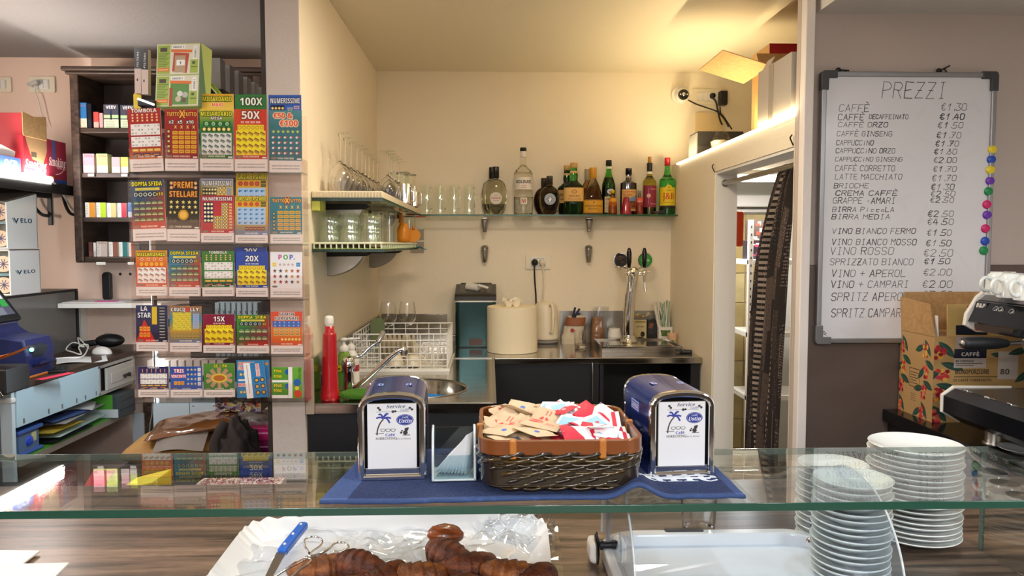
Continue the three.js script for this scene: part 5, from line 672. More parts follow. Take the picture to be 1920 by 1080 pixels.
  bottle('wine_bottle', 'olive wine bottle with dark red label and a cork stopper', { px: 1216, w: 25, top: 293, prof: [[0.92, 0], [1, 0.02], [1, 0.52], [0.85, 0.6], [0.42, 0.67], [0.36, 0.74], [0.36, 0.89]], glass: bottleGlass('#c8bc4a'), liquid: [0.24, darkGlass('#10141c')], cap: [0.89, mat('#b8863c', 0.8), 0.26], bands: [[0.75, 0.89, M.black, 1.06], [0.7, 0.74, M.paper, 1.08]], labels: [[0.13, 0.5, art(120, 160, (g, w, h) => { rect(g, 0, 0, w, h, '#8a2440'); rect(g, 44, 20, 3, 120, '#c88a90'); disc(g, 45, 76, 15, '#d8b0a8'); text(g, 'Chianti', 84, 26, 15, '#d8a8a8', { style: 'italic bold' }); text(g, 'Toscana', 84, 134, 15, '#d8a8a8', { style: 'italic bold' }); }), 2.4]] });
  bottle('whisky_bottle', 'green J&B whisky bottle with yellow label and red cap, last on the shelf', { px: 1249, w: 29, top: 295, prof: [[0.92, 0], [1, 0.02], [1, 0.56], [0.9, 0.62], [0.5, 0.69], [0.38, 0.76], [0.32, 0.86], [0.32, 0.99]], glass: bottleGlass('#62e06a'), liquid: [0.12, darkGlass('#1c5a1c')], cap: [0.86, mat('#c82430', 0.35), 0.36], labels: [[0.16, 0.52, art(190, 200, (g, w, h) => { rect(g, 0, 0, w, h, '#3a9a3c'); rect(g, 0, 24, w, h, '#e8cc1e'); disc(g, 95, 32, 32, '#e8cc1e'); star(g, 95, 24, 11, '#8a6a2a'); text(g, 'RARE', 95, 54, 17, '#a8301c', { font: 'serif' }); text(g, 'J&B', 95, 110, 84, '#c8281c', { font: 'serif', fit: 112 }); rect(g, 26, 112, 14, 3, '#c8281c'); rect(g, 152, 112, 14, 3, '#c8281c'); text(g, 'BLENDED SCOTCH', 95, 170, 15, '#a86a1c', { font: 'serif' }); }), 2.5], [0.11, 0.155, art(60, 20, (g) => rect(g, 0, 0, 60, 20, '#201c1c')), 2.5]] });
  { const t = thing('pourer', 'small black bottle pourer lying at the foot of the whisky bottle', 'pourer', [X(1237, 4.12), SHY, -4.12]); mesh('pourer_body', merge([cyl(0.011, 0.013, 0.03, 16).rotateZ(1.3).translate(0.008, 0.013, 0), cyl(0.005, 0.009, 0.04, 12).rotateZ(1.4).translate(-0.022, 0.012, 0)]), M.black, t); mesh('pourer_cap', new THREE.SphereGeometry(0.012, 16, 12).translate(0.02, 0.022, 0), M.black, t); }
}
// beer mugs, upside down
{
  const d = 4.16, h = Y(345, d) - SHY, mug = thing('beer_mug', 'upturned clear beer mug, nearest the shelf corner', 'mug', [X(801, d), SHY, -d], 0, 'upturned mugs on the glass shelf');
  const R = 0.034; mesh('mug_body', lathe([[R * 0.98, 0.001], [R, 0.02], [R * 0.97, h * 0.92], [R * 0.8, h], [0.0001, h], [0.0001, h - 0.014], [R * 0.78, h - 0.014], [R * 0.92, 0.02], [R * 0.93, 0.001], [R * 0.98, 0.001]], 32), M.thinGlass, mug);
  mesh('handle', tube([[R * 0.95, 0.03, 0.006], [R + 0.02, 0.035, 0.012], [R + 0.024, h * 0.5, 0.014], [R + 0.018, h - 0.03, 0.012], [R * 0.95, h - 0.025, 0.006]], 0.0045, 30, 8), M.glass, mug); mug.rotation.y = -0.75;
  [[826, 'upturned clear beer mug, second from the shelf corner'], [852, 'upturned clear beer mug, third from the shelf corner'], [880, 'upturned clear beer mug, last of the row beside the oval grappa bottles']].forEach(([px, l]) => copy(mug, l, [X(px, d), SHY, -d]));
}
// two shelves on the left wall
const LX = NXL + 0.001, LO = X(720, 2.66), L2Y = Y(467, 2.66, 650);
function leftShelf(label, yTop, d0, d1, matM, grid) {
  const t = thing('side_glass_shelf', label, 'shelf', [0, 0, 0]);
  mesh('shelf_pane', slab(LX, LO, yTop - 0.01, yTop, -d1, -d0 - 0.003, 0.001), M.pane, t);
  mesh('front_edge', slab(LX + 0.004, LO, yTop - 0.011, yTop + 0.0005, -d0 - 0.003, -d0), M.darkGreenEdge, t);
  mesh('side_edge', slab(LO - 0.002, LO, yTop - 0.01, yTop, -d1, -d0 - 0.003), mat('#35664a', 0.15), t);
  const mt = 0.024, mm = thing('drainer_mat', grid ? 'pale green slotted plastic mat on the lower wall shelf' : 'thick cream mat covering the upper wall shelf', 'mat', [0, yTop + 0.0005, 0]);
  mesh('mat_sheet', slab(LX + 0.002, LO - 0.004, grid ? mt - 0.008 : 0, mt, -d1 + 0.01, -d0 - 0.006, 0.003), matM, mm);
  if (grid) { mesh('mat_sheet', slab(LX + 0.004, LO - 0.008, 0, 0.003, -d1 + 0.01, -d0 - 0.01), mat('#9ab84a', 0.5), mm); for (let i = 0; i < 13; i++) mesh('mat_rib', bx(0.005, mt - 0.008, 0.006, 0.001), matM, mm, [LX + 0.008 + i * (LO - LX - 0.018) / 12, (mt - 0.008) / 2, -d0 - 0.009]); for (let i = 0; i < 22; i++) mesh('mat_rib', bx(0.006, mt - 0.008, 0.005, 0.001), matM, mm, [LO - 0.008, (mt - 0.008) / 2, -d0 - 0.03 - i * (d1 - d0 - 0.05) / 22]); }
  else { mesh('mat_skirt', slab(LX, LX + 0.03, -0.045, 0, -d0 - 0.09, -d0 - 0.01, 0.002), mat('#c8cc5a', 0.6), mm); for (let i = 0; i < 22; i++) mesh('mat_rib', bx(0.0055, 0.018, 0.002, 0.0005), mat('#d8c8a4', 0.7), mm, [LX + 0.012 + i * (LO - LX - 0.02) / 21, 0.011, -d0 - 0.005]); }
  for (const d of [2.93, 3.95]) { // quarter-round metal brackets
    const s = new THREE.Shape(); s.moveTo(0, 0); s.lineTo(0.145, 0); s.quadraticCurveTo(0.12, -0.075, 0.02, -0.092); s.lineTo(0, -0.09); s.closePath();
    mesh('bracket', ext(s, 0.034, 0.004), M.satin, t, [LX, yTop - 0.011, -d]); mesh('bracket_clip', ext([[0, 0], [0.15, 0], [0.17, -0.008], [0.15, -0.016], [0, -0.018]], 0.044, 0.002), M.darkMetal, t, [LX, yTop - 0.011, -d]);
  }
  return yTop + mt + 0.0005;
}
const UPY = leftShelf('upper glass shelf on the niche\'s left wall with a thick cream mat', SHY, 2.66, 4.12, mat('#e8dcc0', 0.75), false);
const LOY = leftShelf('lower glass shelf on the niche\'s left wall with a slotted mat of pale green', L2Y, 2.66, 3.95, mat('#dfe4c4', 0.5), true);
{ // wine glasses upside down
  const h = Y(249, 2.82, 640) - UPY, g = thing('wine_glass', 'upturned stemmed wine glass, first of the long row by the wall', 'wine glass', [0, 0, 0], 0, 'upturned wine glasses along the wall');
  mesh('bowl', lathe([[0.0345, 0], [0.0352, 0], [0.036, 0], [0.043, 0.045], [0.042, 0.07], [0.028, 0.098], [0.008, 0.115], [0.004, 0.122], [0.0001, 0.122], [0.0001, 0.116], [0.006, 0.113], [0.027, 0.0955], [0.0407, 0.069], [0.0416, 0.045], [0.0345, 0]], 36), M.glass, g);
  mesh('stem', lathe([[0.0001, 0.1225], [0.004, 0.1225], [0.0032, 0.15], [0.0034, h - 0.016], [0.0065, h - 0.0065], [0.0001, h - 0.0065]], 16), M.glass, g);
  mesh('foot', lathe([[0.0001, h - 0.006], [0.007, h - 0.006], [0.036, h - 0.002], [0.037, h - 0.0005], [0.036, h], [0.0001, h - 0.001]], 36), M.thinGlass, g);
  const spots = []; for (let i = 0; i < 9; i++) spots.push([X(640, 2.82), 2.82 + i * 0.118, i, 0]); for (let i = 0; i < 5; i++) spots.push([X(727, 3.36), 3.36 + i * 0.105, i, 1]);
  spots.forEach(([x, d, i, row], k) => { const p = [x + 0.004 * Math.sin(k * 5), UPY, -d], l = row ? `upturned stemmed wine glass, ${ORD[i]} from the front in the short row at the shelf edge` : `upturned stemmed wine glass, ${ORD[i]} from the front in the long row by the wall`; const o = k ? copy(g, l, p) : g; if (!k) { g.position.set(...p); g.userData.label = l; } if (row) o.userData.group = 'upturned wine glasses along the shelf edge'; });
  const jar = thing('tall_tumbler', 'upturned tall clear tumbler behind the steel milk jugs, the middle one of three', 'tumbler', [X(758, 3.95), UPY, -3.95], 0, 'upturned tall tumblers behind the milk jugs');
  const jh = Y(322, 3.95) - UPY; mesh('tumbler_body', lathe([[0.034, 0], [0.034, jh * 0.86], [0.03, jh * 0.88], [0.033, jh * 0.93], [0.032, jh], [0.0001, jh], [0.0001, jh - 0.008], [0.028, jh - 0.01], [0.032, jh * 0.8], [0.032, 0], [0.034, 0]], 32), M.thinGlass, jar); mesh('base_ring', new THREE.TorusGeometry(0.033, 0.002, 8, 32).rotateX(Math.PI / 2).translate(0, jh * 0.95, 0), mat('#8a8f8a', 0.1, 0.6), jar);
  copy(jar, 'upturned tall clear tumbler behind the steel milk jugs, the left one of three', [X(739, 3.95), UPY, -3.95]); copy(jar, 'upturned tall clear tumbler behind the steel milk jugs, the right one of three', [X(770, 4.05), UPY, -4.05]);
  const jug = thing('milk_jug', 'larger shiny steel milk jug at the edge of the upper wall shelf', 'milk jug', [X(759, 3.62), UPY, -3.62]);
  mesh('jug_body', lathe([[0.0001, 0], [0.036, 0], [0.037, 0.01], [0.033, 0.08], [0.034, 0.1], [0.0325, 0.1], [0.031, 0.08], [0.034, 0.008]], 36), M.chrome, jug); mesh('handle', tube([[0.032, 0.088, 0.006], [0.05, 0.09, 0.01], [0.053, 0.06, 0.01], [0.052, 0.02, 0.01], [0.036, 0.02, 0.008]], 0.004, 30, 8), M.chrome, jug);
  const j2 = copy(jug, 'smaller shiny steel milk jug behind the larger one', [X(776, 3.86), UPY, -3.86]); j2.scale.setScalar(0.8);
  // stacked tumblers below
  const tb = thing('tumbler', 'clear tumbler', 'tumbler', [0, 0, 0], 0, 'stacked tumblers on the lower wall shelf'), th = 0.062;
  mesh('tumbler_body', lathe([[0.034, 0], [0.035, 0.01], [0.033, th * 0.7], [0.03, th], [0.0001, th], [0.0001, th - 0.007], [0.026, th - 0.009], [0.031, th * 0.7], [0.032, 0], [0.034, 0]], 14), M.thinGlass, tb);
  let first = true; const side = ['left', 'middle', 'right'];
  for (let r = 0; r < 3; r++) for (let c = 0; c < 3; c++) for (let k = 0; k < 2; k++) { const l = `clear ribbed tumbler on the lower wall shelf, ${ORD[r]} rank, ${['left', 'middle', 'right-hand'][c]} stack, ${k ? 'upper' : 'lower'} one`, p = [LX + 0.05 + c * 0.074 - (r === 0 ? 0 : 0.004), LOY + k * 0.042, -2.73 - r * 0.078]; if (first) { tb.position.set(...p); tb.userData.label = l; first = false; } else copy(tb, l, p, c * 0.4 + r + k * 0.2); }
  const tall = (px, d, l) => copy(jar, l, [X(px, d), LOY, -d]); const a = tall(731, 3.3, 'upturned tall clear tumbler on the lower wall shelf, before the orange bottle'); const b = tall(768, 3.82, 'upturned tall clear tumbler at the far end of the lower wall shelf'); const c = tall(713, 3.2, 'upturned tall clear tumbler on the lower wall shelf beside the ribbed ones'); for (const o of [a, b, c]) { o.userData.group = 'upturned tall tumblers on the lower shelf'; o.scale.y = 0.72; }
  const ob = thing('squeeze_bottle', 'orange squeeze bottle with a long nozzle on the lower wall shelf', 'bottle', [X(757, 3.62), LOY, -3.62]); mesh('bottle_body', lathe([[0.0001, 0], [0.03, 0.002], [0.034, 0.02], [0.033, 0.06], [0.018, 0.09], [0.012, 0.095]], 28), mat('#d8861a', 0.35), ob); mesh('nozzle', lathe([[0.012, 0.095], [0.009, 0.13], [0.009, 0.14], [0.0001, 0.142]], 16).rotateZ(0.0).translate(-0.012, -0.0, 0), mat('#b86a14', 0.4), ob);
  const ol = thing('orange_disc', 'round orange plastic disc leaning at the far end of the lower wall shelf', 'disc', [X(778, 3.78), LOY + 0.002, -3.72]); mesh('lid_disc', cyl(0.034, 0.034, 0.008, 28).rotateX(1.35).translate(0, 0.034, 0), mat('#e0901e', 0.35), ol); mesh('lid_knob', cyl(0.006, 0.008, 0.014, 14).translate(0, 0.074, 0), mat('#c87a18', 0.35), ol);
  const cd = thing('card_holder', 'two grey card pockets with white edges hanging beyond the lower wall shelf', 'card holder', [X(783, DB), Y(452, DB), -DB + 0.006]); for (const k of [0, 1]) { mesh('pocket', bx(0.075, 0.06, 0.004, 0.001).translate(0, 0.035 - k * 0.07, 0), mat('#a89c88', 0.5), cd); mesh('pocket_edge', bx(0.078, 0.008, 0.007, 0.001).translate(0, 0.069 - k * 0.07, 0.002), M.white, cd); }
  T(mesh('blue_cloth', sheet(10, 6, (u, v) => [u * 0.07, -0.02 * u * u + 0.006 * Math.sin(u * 6 + v * 4), v * 0.05]), mat('#7aa8b8', 0.8, 0, { side: THREE.DoubleSide }), null, [LO - 0.03, L2Y + 0.006 + 0.001, -3.99]), 'small pale blue cloth corner sticking out at the end of the lower wall shelf', 'cloth');
  const rt = thing('red_tag', 'small red-patterned card under the corner of the upper wall shelf', 'card', [X(781, 4.0), SHY - 0.016, -4.0]); mesh('card_sheet', bx(0.1, 0.004, 0.12, 0.001), mat('#b0453a', 0.6), rt);
}
// ---------- steel counter at the back of the niche ----------
const ST = EYE - 0.55, CF = 2.55, CBF = 3.58; // worktop height, front of the sink wing, front of the rear wing
const WX = X(931, CF, 757), RX = NXR - 0.002;
{
  const t = thing('steel_worktop', 'L-shaped stainless steel worktop with an upstand round the wall', 'worktop', [0, 0, 0]);
  const sx = X(779, 2.84), sd = 2.84, R = 0.19;
  const wing = new THREE.Shape(); wing.moveTo(NXL + 0.002, CF); wing.lineTo(WX, CF); wing.lineTo(WX, DB - 0.002); wing.lineTo(NXL + 0.002, DB - 0.002); wing.closePath();
  const hole = new THREE.Path(); hole.absarc(sx, sd, R, 0, Math.PI * 2); wing.holes.push(hole);
  const top = (s) => uvm(new THREE.ExtrudeGeometry(s, { depth: 0.03, bevelEnabled: false, curveSegments: 64 }).rotateX(-Math.PI / 2).translate(0, ST - 0.03, 0));
  mesh('sink_top', top(wing), M.steel, t);
  mesh('rear_top', slab(WX, RX, ST - 0.03, ST, -DB + 0.002, -CBF, 0.003), M.steel, t);
  mesh('rolled_rim', merge([slab(WX - 0.012, WX, ST, ST + 0.004, -CBF + 0.02, -CF, 0.001), slab(NXL + 0.002, WX, ST, ST + 0.004, -CF - 0.012, -CF, 0.001), slab(X(840, CBF), WX, ST, ST + 0.004, -CBF - 0.006, -CBF + 0.006, 0.001)]), M.satin, t);
  const upH = 0.155; mesh('upstand', merge([slab(NXL + 0.002, NXL + 0.016, ST, ST + upH, -DB + 0.002, -CF, 0.002), slab(NXL + 0.016, X(838, DB), ST, ST + upH, -DB + 0.002, -DB + 0.016, 0.002)]), M.steel, t);
  mesh('upstand', slab(X(1050, DB), X(1250, DB), ST, ST + 0.17, -DB + 0.002, -DB + 0.01, 0.001), M.satin, t);
  mesh('upstand_end', slab(NXL + 0.001, NXL + 0.03, ST - 0.03, ST + 0.16, -CF, -CF + 0.012, 0.002), mat('#b7a595', 0.5, 0.3), t);
  const basin = mesh('sink_basin', lathe([[R, 0.0], [R - 0.006, -0.006], [R - 0.012, -0.09], [R - 0.05, -0.14], [0.03, -0.15], [0.0001, -0.15]], 56), M.steel, t, [sx, ST, -sd]); mesh('drain', lathe([[0.0001, 0.002], [0.03, 0.003], [0.035, 0]], 24), M.chrome, basin, [0, -0.149, 0]);
  mesh('sink_rim', new THREE.TorusGeometry(R + 0.004, 0.0035, 8, 72).rotateX(Math.PI / 2).scale(1, 0.7, 1), M.satin, t, [sx, ST + 0.001, -sd]);
  const bowl = thing('blue_bowl', 'bright blue plastic bowl standing in the round sink', 'bowl', [sx + 0.02, ST - 0.148, -sd + 0.03]); mesh('bowl_body', lathe([[0.0001, 0], [0.08, 0], [0.13, 0.1], [0.136, 0.105], [0.13, 0.106], [0.08, 0.008], [0.0001, 0.006]], 48), mat('#1f7ac0', 0.4), bowl);
  // dark cupboards below
  const c = thing('black_cupboard', 'black cupboards under the steel worktop with one handled door and an open bay', 'cupboard', [0, 0, 0]);
  mesh('sink_front', slab(NXL + 0.003, WX - 0.01, 0, ST - 0.03, -CF - 0.03, -CF - 0.012), M.cabinetBlack, c); mesh('sink_side', slab(WX - 0.03, WX - 0.01, 0, ST - 0.03, -CBF - 0.02, -CF - 0.03), M.cabinetBlack, c);
  const dx0 = WX + 0.002, dx1 = X(1126, CBF + 0.02); const door = mesh('cupboard_door', slab(dx0, dx1 - 0.004, 0.06, ST - 0.034, -CBF - 0.038, -CBF - 0.02, 0.002), M.cabinetBlack, c);
  mesh('handle', tube([[0, 0.1, 0], [0, 0.095, 0.016], [0, 0.05, 0.022], [0, 0, 0.022], [0, -0.05, 0.022], [0, -0.095, 0.016], [0, -0.1, 0]], 0.005, 30, 8), M.satin, door, [X(1112, CBF), Y(716, CBF), -CBF - 0.022]);
  mesh('bay_side', merge([slab(dx1, dx1 + 0.018, 0, ST - 0.03, -DB + 0.01, -CBF - 0.02), slab(RX - 0.05, RX - 0.01, 0, ST - 0.03, -DB + 0.01, -CBF - 0.02), slab(dx1, RX, 0, 0.06, -DB + 0.01, -CBF - 0.03), slab(dx1, RX, 0.06, ST - 0.03, -DB + 0.01, -DB + 0.03)]), M.cabinetBlack, c); mesh('bay_pipe', slab(X(1160, 3.9), X(1195, 3.9), ST - 0.07, ST - 0.045, -3.95, -3.9, 0.004), M.whiteMatt, c);
}
{ // tap
  const d = 2.72, bx0 = X(651, d), t = thing('kitchen_tap', 'chrome single-lever tap with a long rising spout at the sink', 'tap', [bx0, ST, -d]);
  mesh('tap_body', lathe([[0.0001, 0], [0.026, 0], [0.026, 0.008], [0.021, 0.014], [0.02, 0.085], [0.024, 0.095], [0.025, 0.115], [0.021, 0.132], [0.012, 0.142], [0.0001, 0.144]], 32), M.chrome, t);
  const q = (px, py, dd) => { const p = P(px, py, dd); return [p.x - bx0, p.y - ST, -dd + d]; };
  mesh('spout', tube([[0.012, 0.03, 0], q(672, 722, 2.71), q(705, 694, 2.7), q(738, 664, 2.69), q(752, 655, 2.69), q(758, 657, 2.69), q(758, 663, 2.69)], 0.0095, 60, 12), M.chrome, t);
  mesh('spout_outlet', bar(q(758, 656, 2.69), q(757.5, 664, 2.69), 0.0125, 16), M.satin, t);
  mesh('lever', merge([tube([[0.004, 0.138, 0], q(675, 668, 2.74), q(695, 650, 2.75), q(710, 640, 2.76)], 0.0055, 30, 10), tube([q(709, 641, 2.76), q(714, 632, 2.77), q(719, 622, 2.78)], 0.0095, 14, 10)]), M.chrome, t);
}
{ // bottles and sponge beside the sink
  const lathePlace = (name, label, cat, px, d) => thing(name, label, cat, [X(px, d), ST, -d]);
  const r = lathePlace('detergent_bottle', 'tall red cleaning bottle with a white cap at the sink corner', 'bottle', 616, 2.63); const H = Y(592, 2.6) - ST;
  mesh('bottle_body', lathe([[0.0001, 0], [0.031, 0], [0.034, 0.01], [0.033, 0.02], [0.029, 0.05], [0.0265, H * 0.5], [0.024, H * 0.78], [0.0225, H * 0.79], [0.0175, H * 0.8], [0.0165, H * 0.875], [0.0001, H * 0.876]], 36), mat('#b30e1c', 0.28, 0, { clearcoat: 0.6 }), r);
  mesh('cap', lathe([[0.013, H * 0.877], [0.0135, H * 0.9], [0.0155, H * 0.905], [0.0155, H * 0.97], [0.012, H * 0.995], [0.0001, H]], 28), M.white, r);
  mesh('side_label', wrap(0.0312, 0.02, 0.1, art(20, 60, (g) => { rect(g, 0, 0, 20, 60, '#e8e4e0'); rect(g, 4, 8, 10, 30, '#3a4a8a'); }), 0.5).rotateY(-1.6), sheets[sheets.length - 1].paper, r);
  const soap = (px, d, label, body, lab, s) => { const t = lathePlace('soap_bottle', label, 'soap dispenser', px, d); t.scale.setScalar(s); t.rotation.y = 0.5;
    mesh('bottle_body', lathe([[0.0001, 0], [0.034, 0], [0.037, 0.01], [0.037, 0.1], [0.033, 0.125], [0.02, 0.15], [0.015, 0.158], [0.0001, 0.158]], 36), body, t); mesh('label', wrap(0.0376, 0.02, 0.105, lab, 2.6), lab.gloss, t);
    mesh('pump_collar', lathe([[0.0175, 0.156], [0.019, 0.16], [0.019, 0.174], [0.012, 0.18], [0.007, 0.185], [0.006, 0.2], [0.0001, 0.2]], 24), M.white, t); mesh('pump_head', merge([lathe([[0.0001, 0.198], [0.014, 0.198], [0.014, 0.207], [0.008, 0.212], [0.0001, 0.213]], 20), bx(0.042, 0.008, 0.012, 0.004).translate(0.024, 0.206, 0)]), M.white, t); };
  soap(643, 2.83, 'green soap bottle with yellow flowered label and white pump, in front of its twin', mat('#8ab04a', 0.15, 0, { transmission: 0.35, thickness: 0 }), art(120, 110, (g, w, h) => { rect(g, 0, 0, w, h, '#5a9a2a'); rect(g, 0, 0, w, 34, '#d8c81e'); for (let i = 0; i < 14; i++) disc(g, (i * 37) % w, 10 + (i * 23) % 30, 5, i % 2 ? '#1c1c14' : '#e8d82a'); disc(g, 70, 66, 26, '#c8242c'); rect(g, 50, 78, 60, 32, '#ece6dc'); }), 0.93);
  soap(656, 2.95, 'white soap bottle with red label and white pump, behind the green one', M.white, art(100, 100, (g, w, h) => { rect(g, 0, 0, w, h, '#ece8e0'); rect(g, 0, 20, w, 34, '#b02838'); }), 0.86);
  T(mesh('green_sponge', (() => { const g = new THREE.SphereGeometry(1, 48, 32), p = g.attributes.position; for (let i = 0; i < p.count; i++) { const x = p.getX(i), y = p.getY(i), z = p.getZ(i), n = 1 + 0.14 * (noise(x * 6, y * 6, z * 6) - 0.5) + 0.05 * (noise(x * 22, y * 22, z * 22) - 0.5); p.setXYZ(i, x * 0.068 * n, Math.max(0, y * 0.5 + 0.5) * 0.032 * n + (y > -0.2 ? 0.002 : 0), z * 0.05 * n); } g.computeVertexNormals(); return g; })(), mat('#5a9a28', 0.95, 0, { bumpMap: fuzz, bumpScale: 0.002 }), null, [X(666, 2.62), ST + 0.002, -2.64]), 'lumpy bright green sponge cloth at the front of the sink', 'sponge');
}
{ // dish rack
  const d0 = 3.22, d1 = 3.68, xa = X(661, d0), xb = X(839, d0) - 0.004, h = Y(626, d0) - ST, xm = (xa + xb) / 2, W = xb - xa, L = d1 - d0, t = thing('dish_rack', 'white wire dish rack holding plates, beside the sink', 'dish rack', [xm, ST, -(d0 + d1) / 2]);
  const wire = mat('#e9e7e2', 0.35), r = 0.0024, sides = []; const fl = 0.012;
  const ring = (y, k = 1, rad = r) => tube([[-W / 2 * k, y, -L / 2 * k], [0, y, -L / 2 * k], [W / 2 * k, y, -L / 2 * k], [W / 2 * k, y, 0], [W / 2 * k, y, L / 2 * k], [0, y, L / 2 * k], [-W / 2 * k, y, L / 2 * k], [-W / 2 * k, y, 0]], rad, 4, 6, true);
  const rectRing = (y, k, rad) => { const c = [[-1, -1], [1, -1], [1, 1], [-1, 1]].map(([a, b]) => [a * W / 2 * k, y, b * L / 2 * k]); return merge(c.map((p, i) => bar(p, c[(i + 1) % 4], rad, 6))); };
  mesh('top_rim', rectRing(h, 1, 0.0034), wire, t);
  [0.02, 0.045, 0.07, 0.095, 0.12].forEach((y) => mesh('wire_ring', rectRing(y / 0.145 * h, 0.985 + 0.015 * y / h, r), wire, t));
  const ups = []; for (let i = 0; i <= 7; i++) { const x = -W / 2 + W * i / 7; if (i !== 3) ups.push(bar([x, fl, L / 2], [x, h, L / 2], r, 6)); ups.push(bar([x, fl, -L / 2], [x, h, -L / 2], r, 6)); } for (let i = 1; i < 7; i++) { const z = -L / 2 + L * i / 7; ups.push(bar([-W / 2, fl, z], [-W / 2, h, z], r, 6), bar([W / 2, fl, z], [W / 2, h, z], r, 6)); }
  mesh('upright_wires', merge(ups), wire, t); const fw = []; for (let i = 0; i <= 16; i++) fw.push(bar([-W / 2 + W * i / 16, fl, -L / 2], [-W / 2 + W * i / 16, fl, L / 2], r, 6)); for (let i = 0; i <= 5; i++) fw.push(bar([-W / 2, fl - 0.004, -L / 2 + L * i / 5], [W / 2, fl - 0.004, -L / 2 + L * i / 5], r, 6)); mesh('floor_wires', merge(fw), wire, t);
  const pegs = []; for (let i = 0; i < 14; i++) for (const z of [-0.08, 0.02]) pegs.push(tube([[-W / 2 + 0.03 + i * (W - 0.06) / 13, fl, z - 0.03], [-W / 2 + 0.03 + i * (W - 0.06) / 13, 0.075, z - 0.012], [-W / 2 + 0.03 + i * (W - 0.06) / 13, 0.075, z + 0.012], [-W / 2 + 0.03 + i * (W - 0.06) / 13, fl, z + 0.03]], 0.0018, 12, 5)); mesh('plate_pegs', merge(pegs), wire, t);
  mesh('drip_tray', merge([bx(W + 0.02, 0.004, L + 0.02, 0.001).translate(0, 0.002, 0), bx(W + 0.02, 0.014, 0.004, 0.001).translate(0, 0.007, L / 2 + 0.01), bx(0.004, 0.014, L + 0.02, 0.001).translate(W / 2 + 0.01, 0.007, 0), bx(0.004, 0.014, L + 0.02, 0.001).translate(-W / 2 - 0.01, 0.007, 0)]), mat('#e4e2da', 0.4), t);
  const cut = []; for (let i = 0; i <= 6; i++) { const x = -W / 2 + 0.01 + i * 0.016; cut.push(bar([x, fl, L / 2 - 0.01], [x, 0.1, L / 2 - 0.01], 0.0016, 5)); } for (const y of [0.03, 0.06, 0.1]) cut.push(bar([-W / 2 + 0.01, y, L / 2 - 0.01], [-W / 2 + 0.106, y, L / 2 - 0.01], 0.0016, 5), bar([-W / 2 + 0.106, y, L / 2 - 0.01], [-W / 2 + 0.106, y, L / 2 - 0.09], 0.0016, 5)); mesh('cutlery_basket', merge(cut), wire, t);
  const plate = thing('plate', 'cream plate standing upright in the dish rack, first from the left', 'plate', [xm - 0.12, ST + 0.013, -3.42], 0, 'plates in the dish rack'); const pr = 0.062; plate.rotation.set(0, 0, 0);
  mesh('plate_disc', lathe([[0.0001, 0], [pr * 0.55, 0], [pr * 0.7, 0.004], [pr, 0.011], [pr, 0.013], [pr * 0.68, 0.007], [0.0001, 0.004]], 40).rotateZ(-Math.PI / 2 + 0.12).translate(0, pr + 0.003, 0), M.cream, plate);
  for (let i = 1; i < 8; i++) copy(plate, `cream plate standing upright in the dish rack, ${ORD[i]} from the left`, [xm - 0.12 + i * 0.0215, ST + 0.013, -3.42 + 0.003 * (i % 2)]);
  T(mesh('green_board', ext(rrect(0.09, 0.18, 0.035), 0.006, 0.001), mat('#6a7a5a', 0.5), null, [xa + 0.05, ST + 0.105, -3.6], [0, 0.9, 0.1]), 'small grey-green board standing in the dish rack corner', 'board');
  const cup = (label, x, z) => { const c = thing('coffee_cup', label, 'cup', [x, ST + 0.0145, z], 0, 'upturned cups in the dish rack'); mesh('cup_body', lathe([[0.034, 0], [0.035, 0.002], [0.03, 0.035], [0.02, 0.048], [0.0001, 0.05], [0.0001, 0.046], [0.018, 0.044], [0.028, 0.034], [0.033, 0.001], [0.034, 0]], 32), M.cream, c); mesh('handle', new THREE.TorusGeometry(0.014, 0.0032, 8, 20).translate(0.036, 0.026, 0), M.cream, c); return c; };
  cup('cream coffee cup upturned in the dish rack, the left one', xm - 0.03, -3.3); cup('cream coffee cup upturned in the dish rack, the right one with its handle outwards', xm + 0.05, -3.29);
  // two big stemmed glasses behind it
  const gh = Y(566, 3.84) - ST, gl = thing('goblet', 'large clear wine goblet standing behind the dish rack, the left one', 'wine glass', [X(727, 3.84), ST, -3.84], 0, 'two goblets behind the dish rack');
  mesh('bowl', lathe([[0.0001, gh * 0.5], [0.02, gh * 0.52], [0.044, gh * 0.66], [0.045, gh * 0.74], [0.036, gh], [0.0348, gh], [0.0437, gh * 0.74], [0.0425, gh * 0.665], [0.019, gh * 0.53], [0.0001, gh * 0.515]], 40), M.glass, gl); mesh('stem', lathe([[0.0001, 0.006], [0.006, 0.006], [0.0035, 0.02], [0.0035, gh * 0.46], [0.006, gh * 0.499], [0.0001, gh * 0.499]], 16), M.glass, gl); mesh('foot', lathe([[0.0001, 0], [0.037, 0], [0.037, 0.001], [0.006, 0.0055], [0.0001, 0.0055]], 36), M.glass, gl);
  copy(gl, 'large clear wine goblet standing behind the dish rack, the right one', [X(763, 3.86), ST, -3.86]);
}
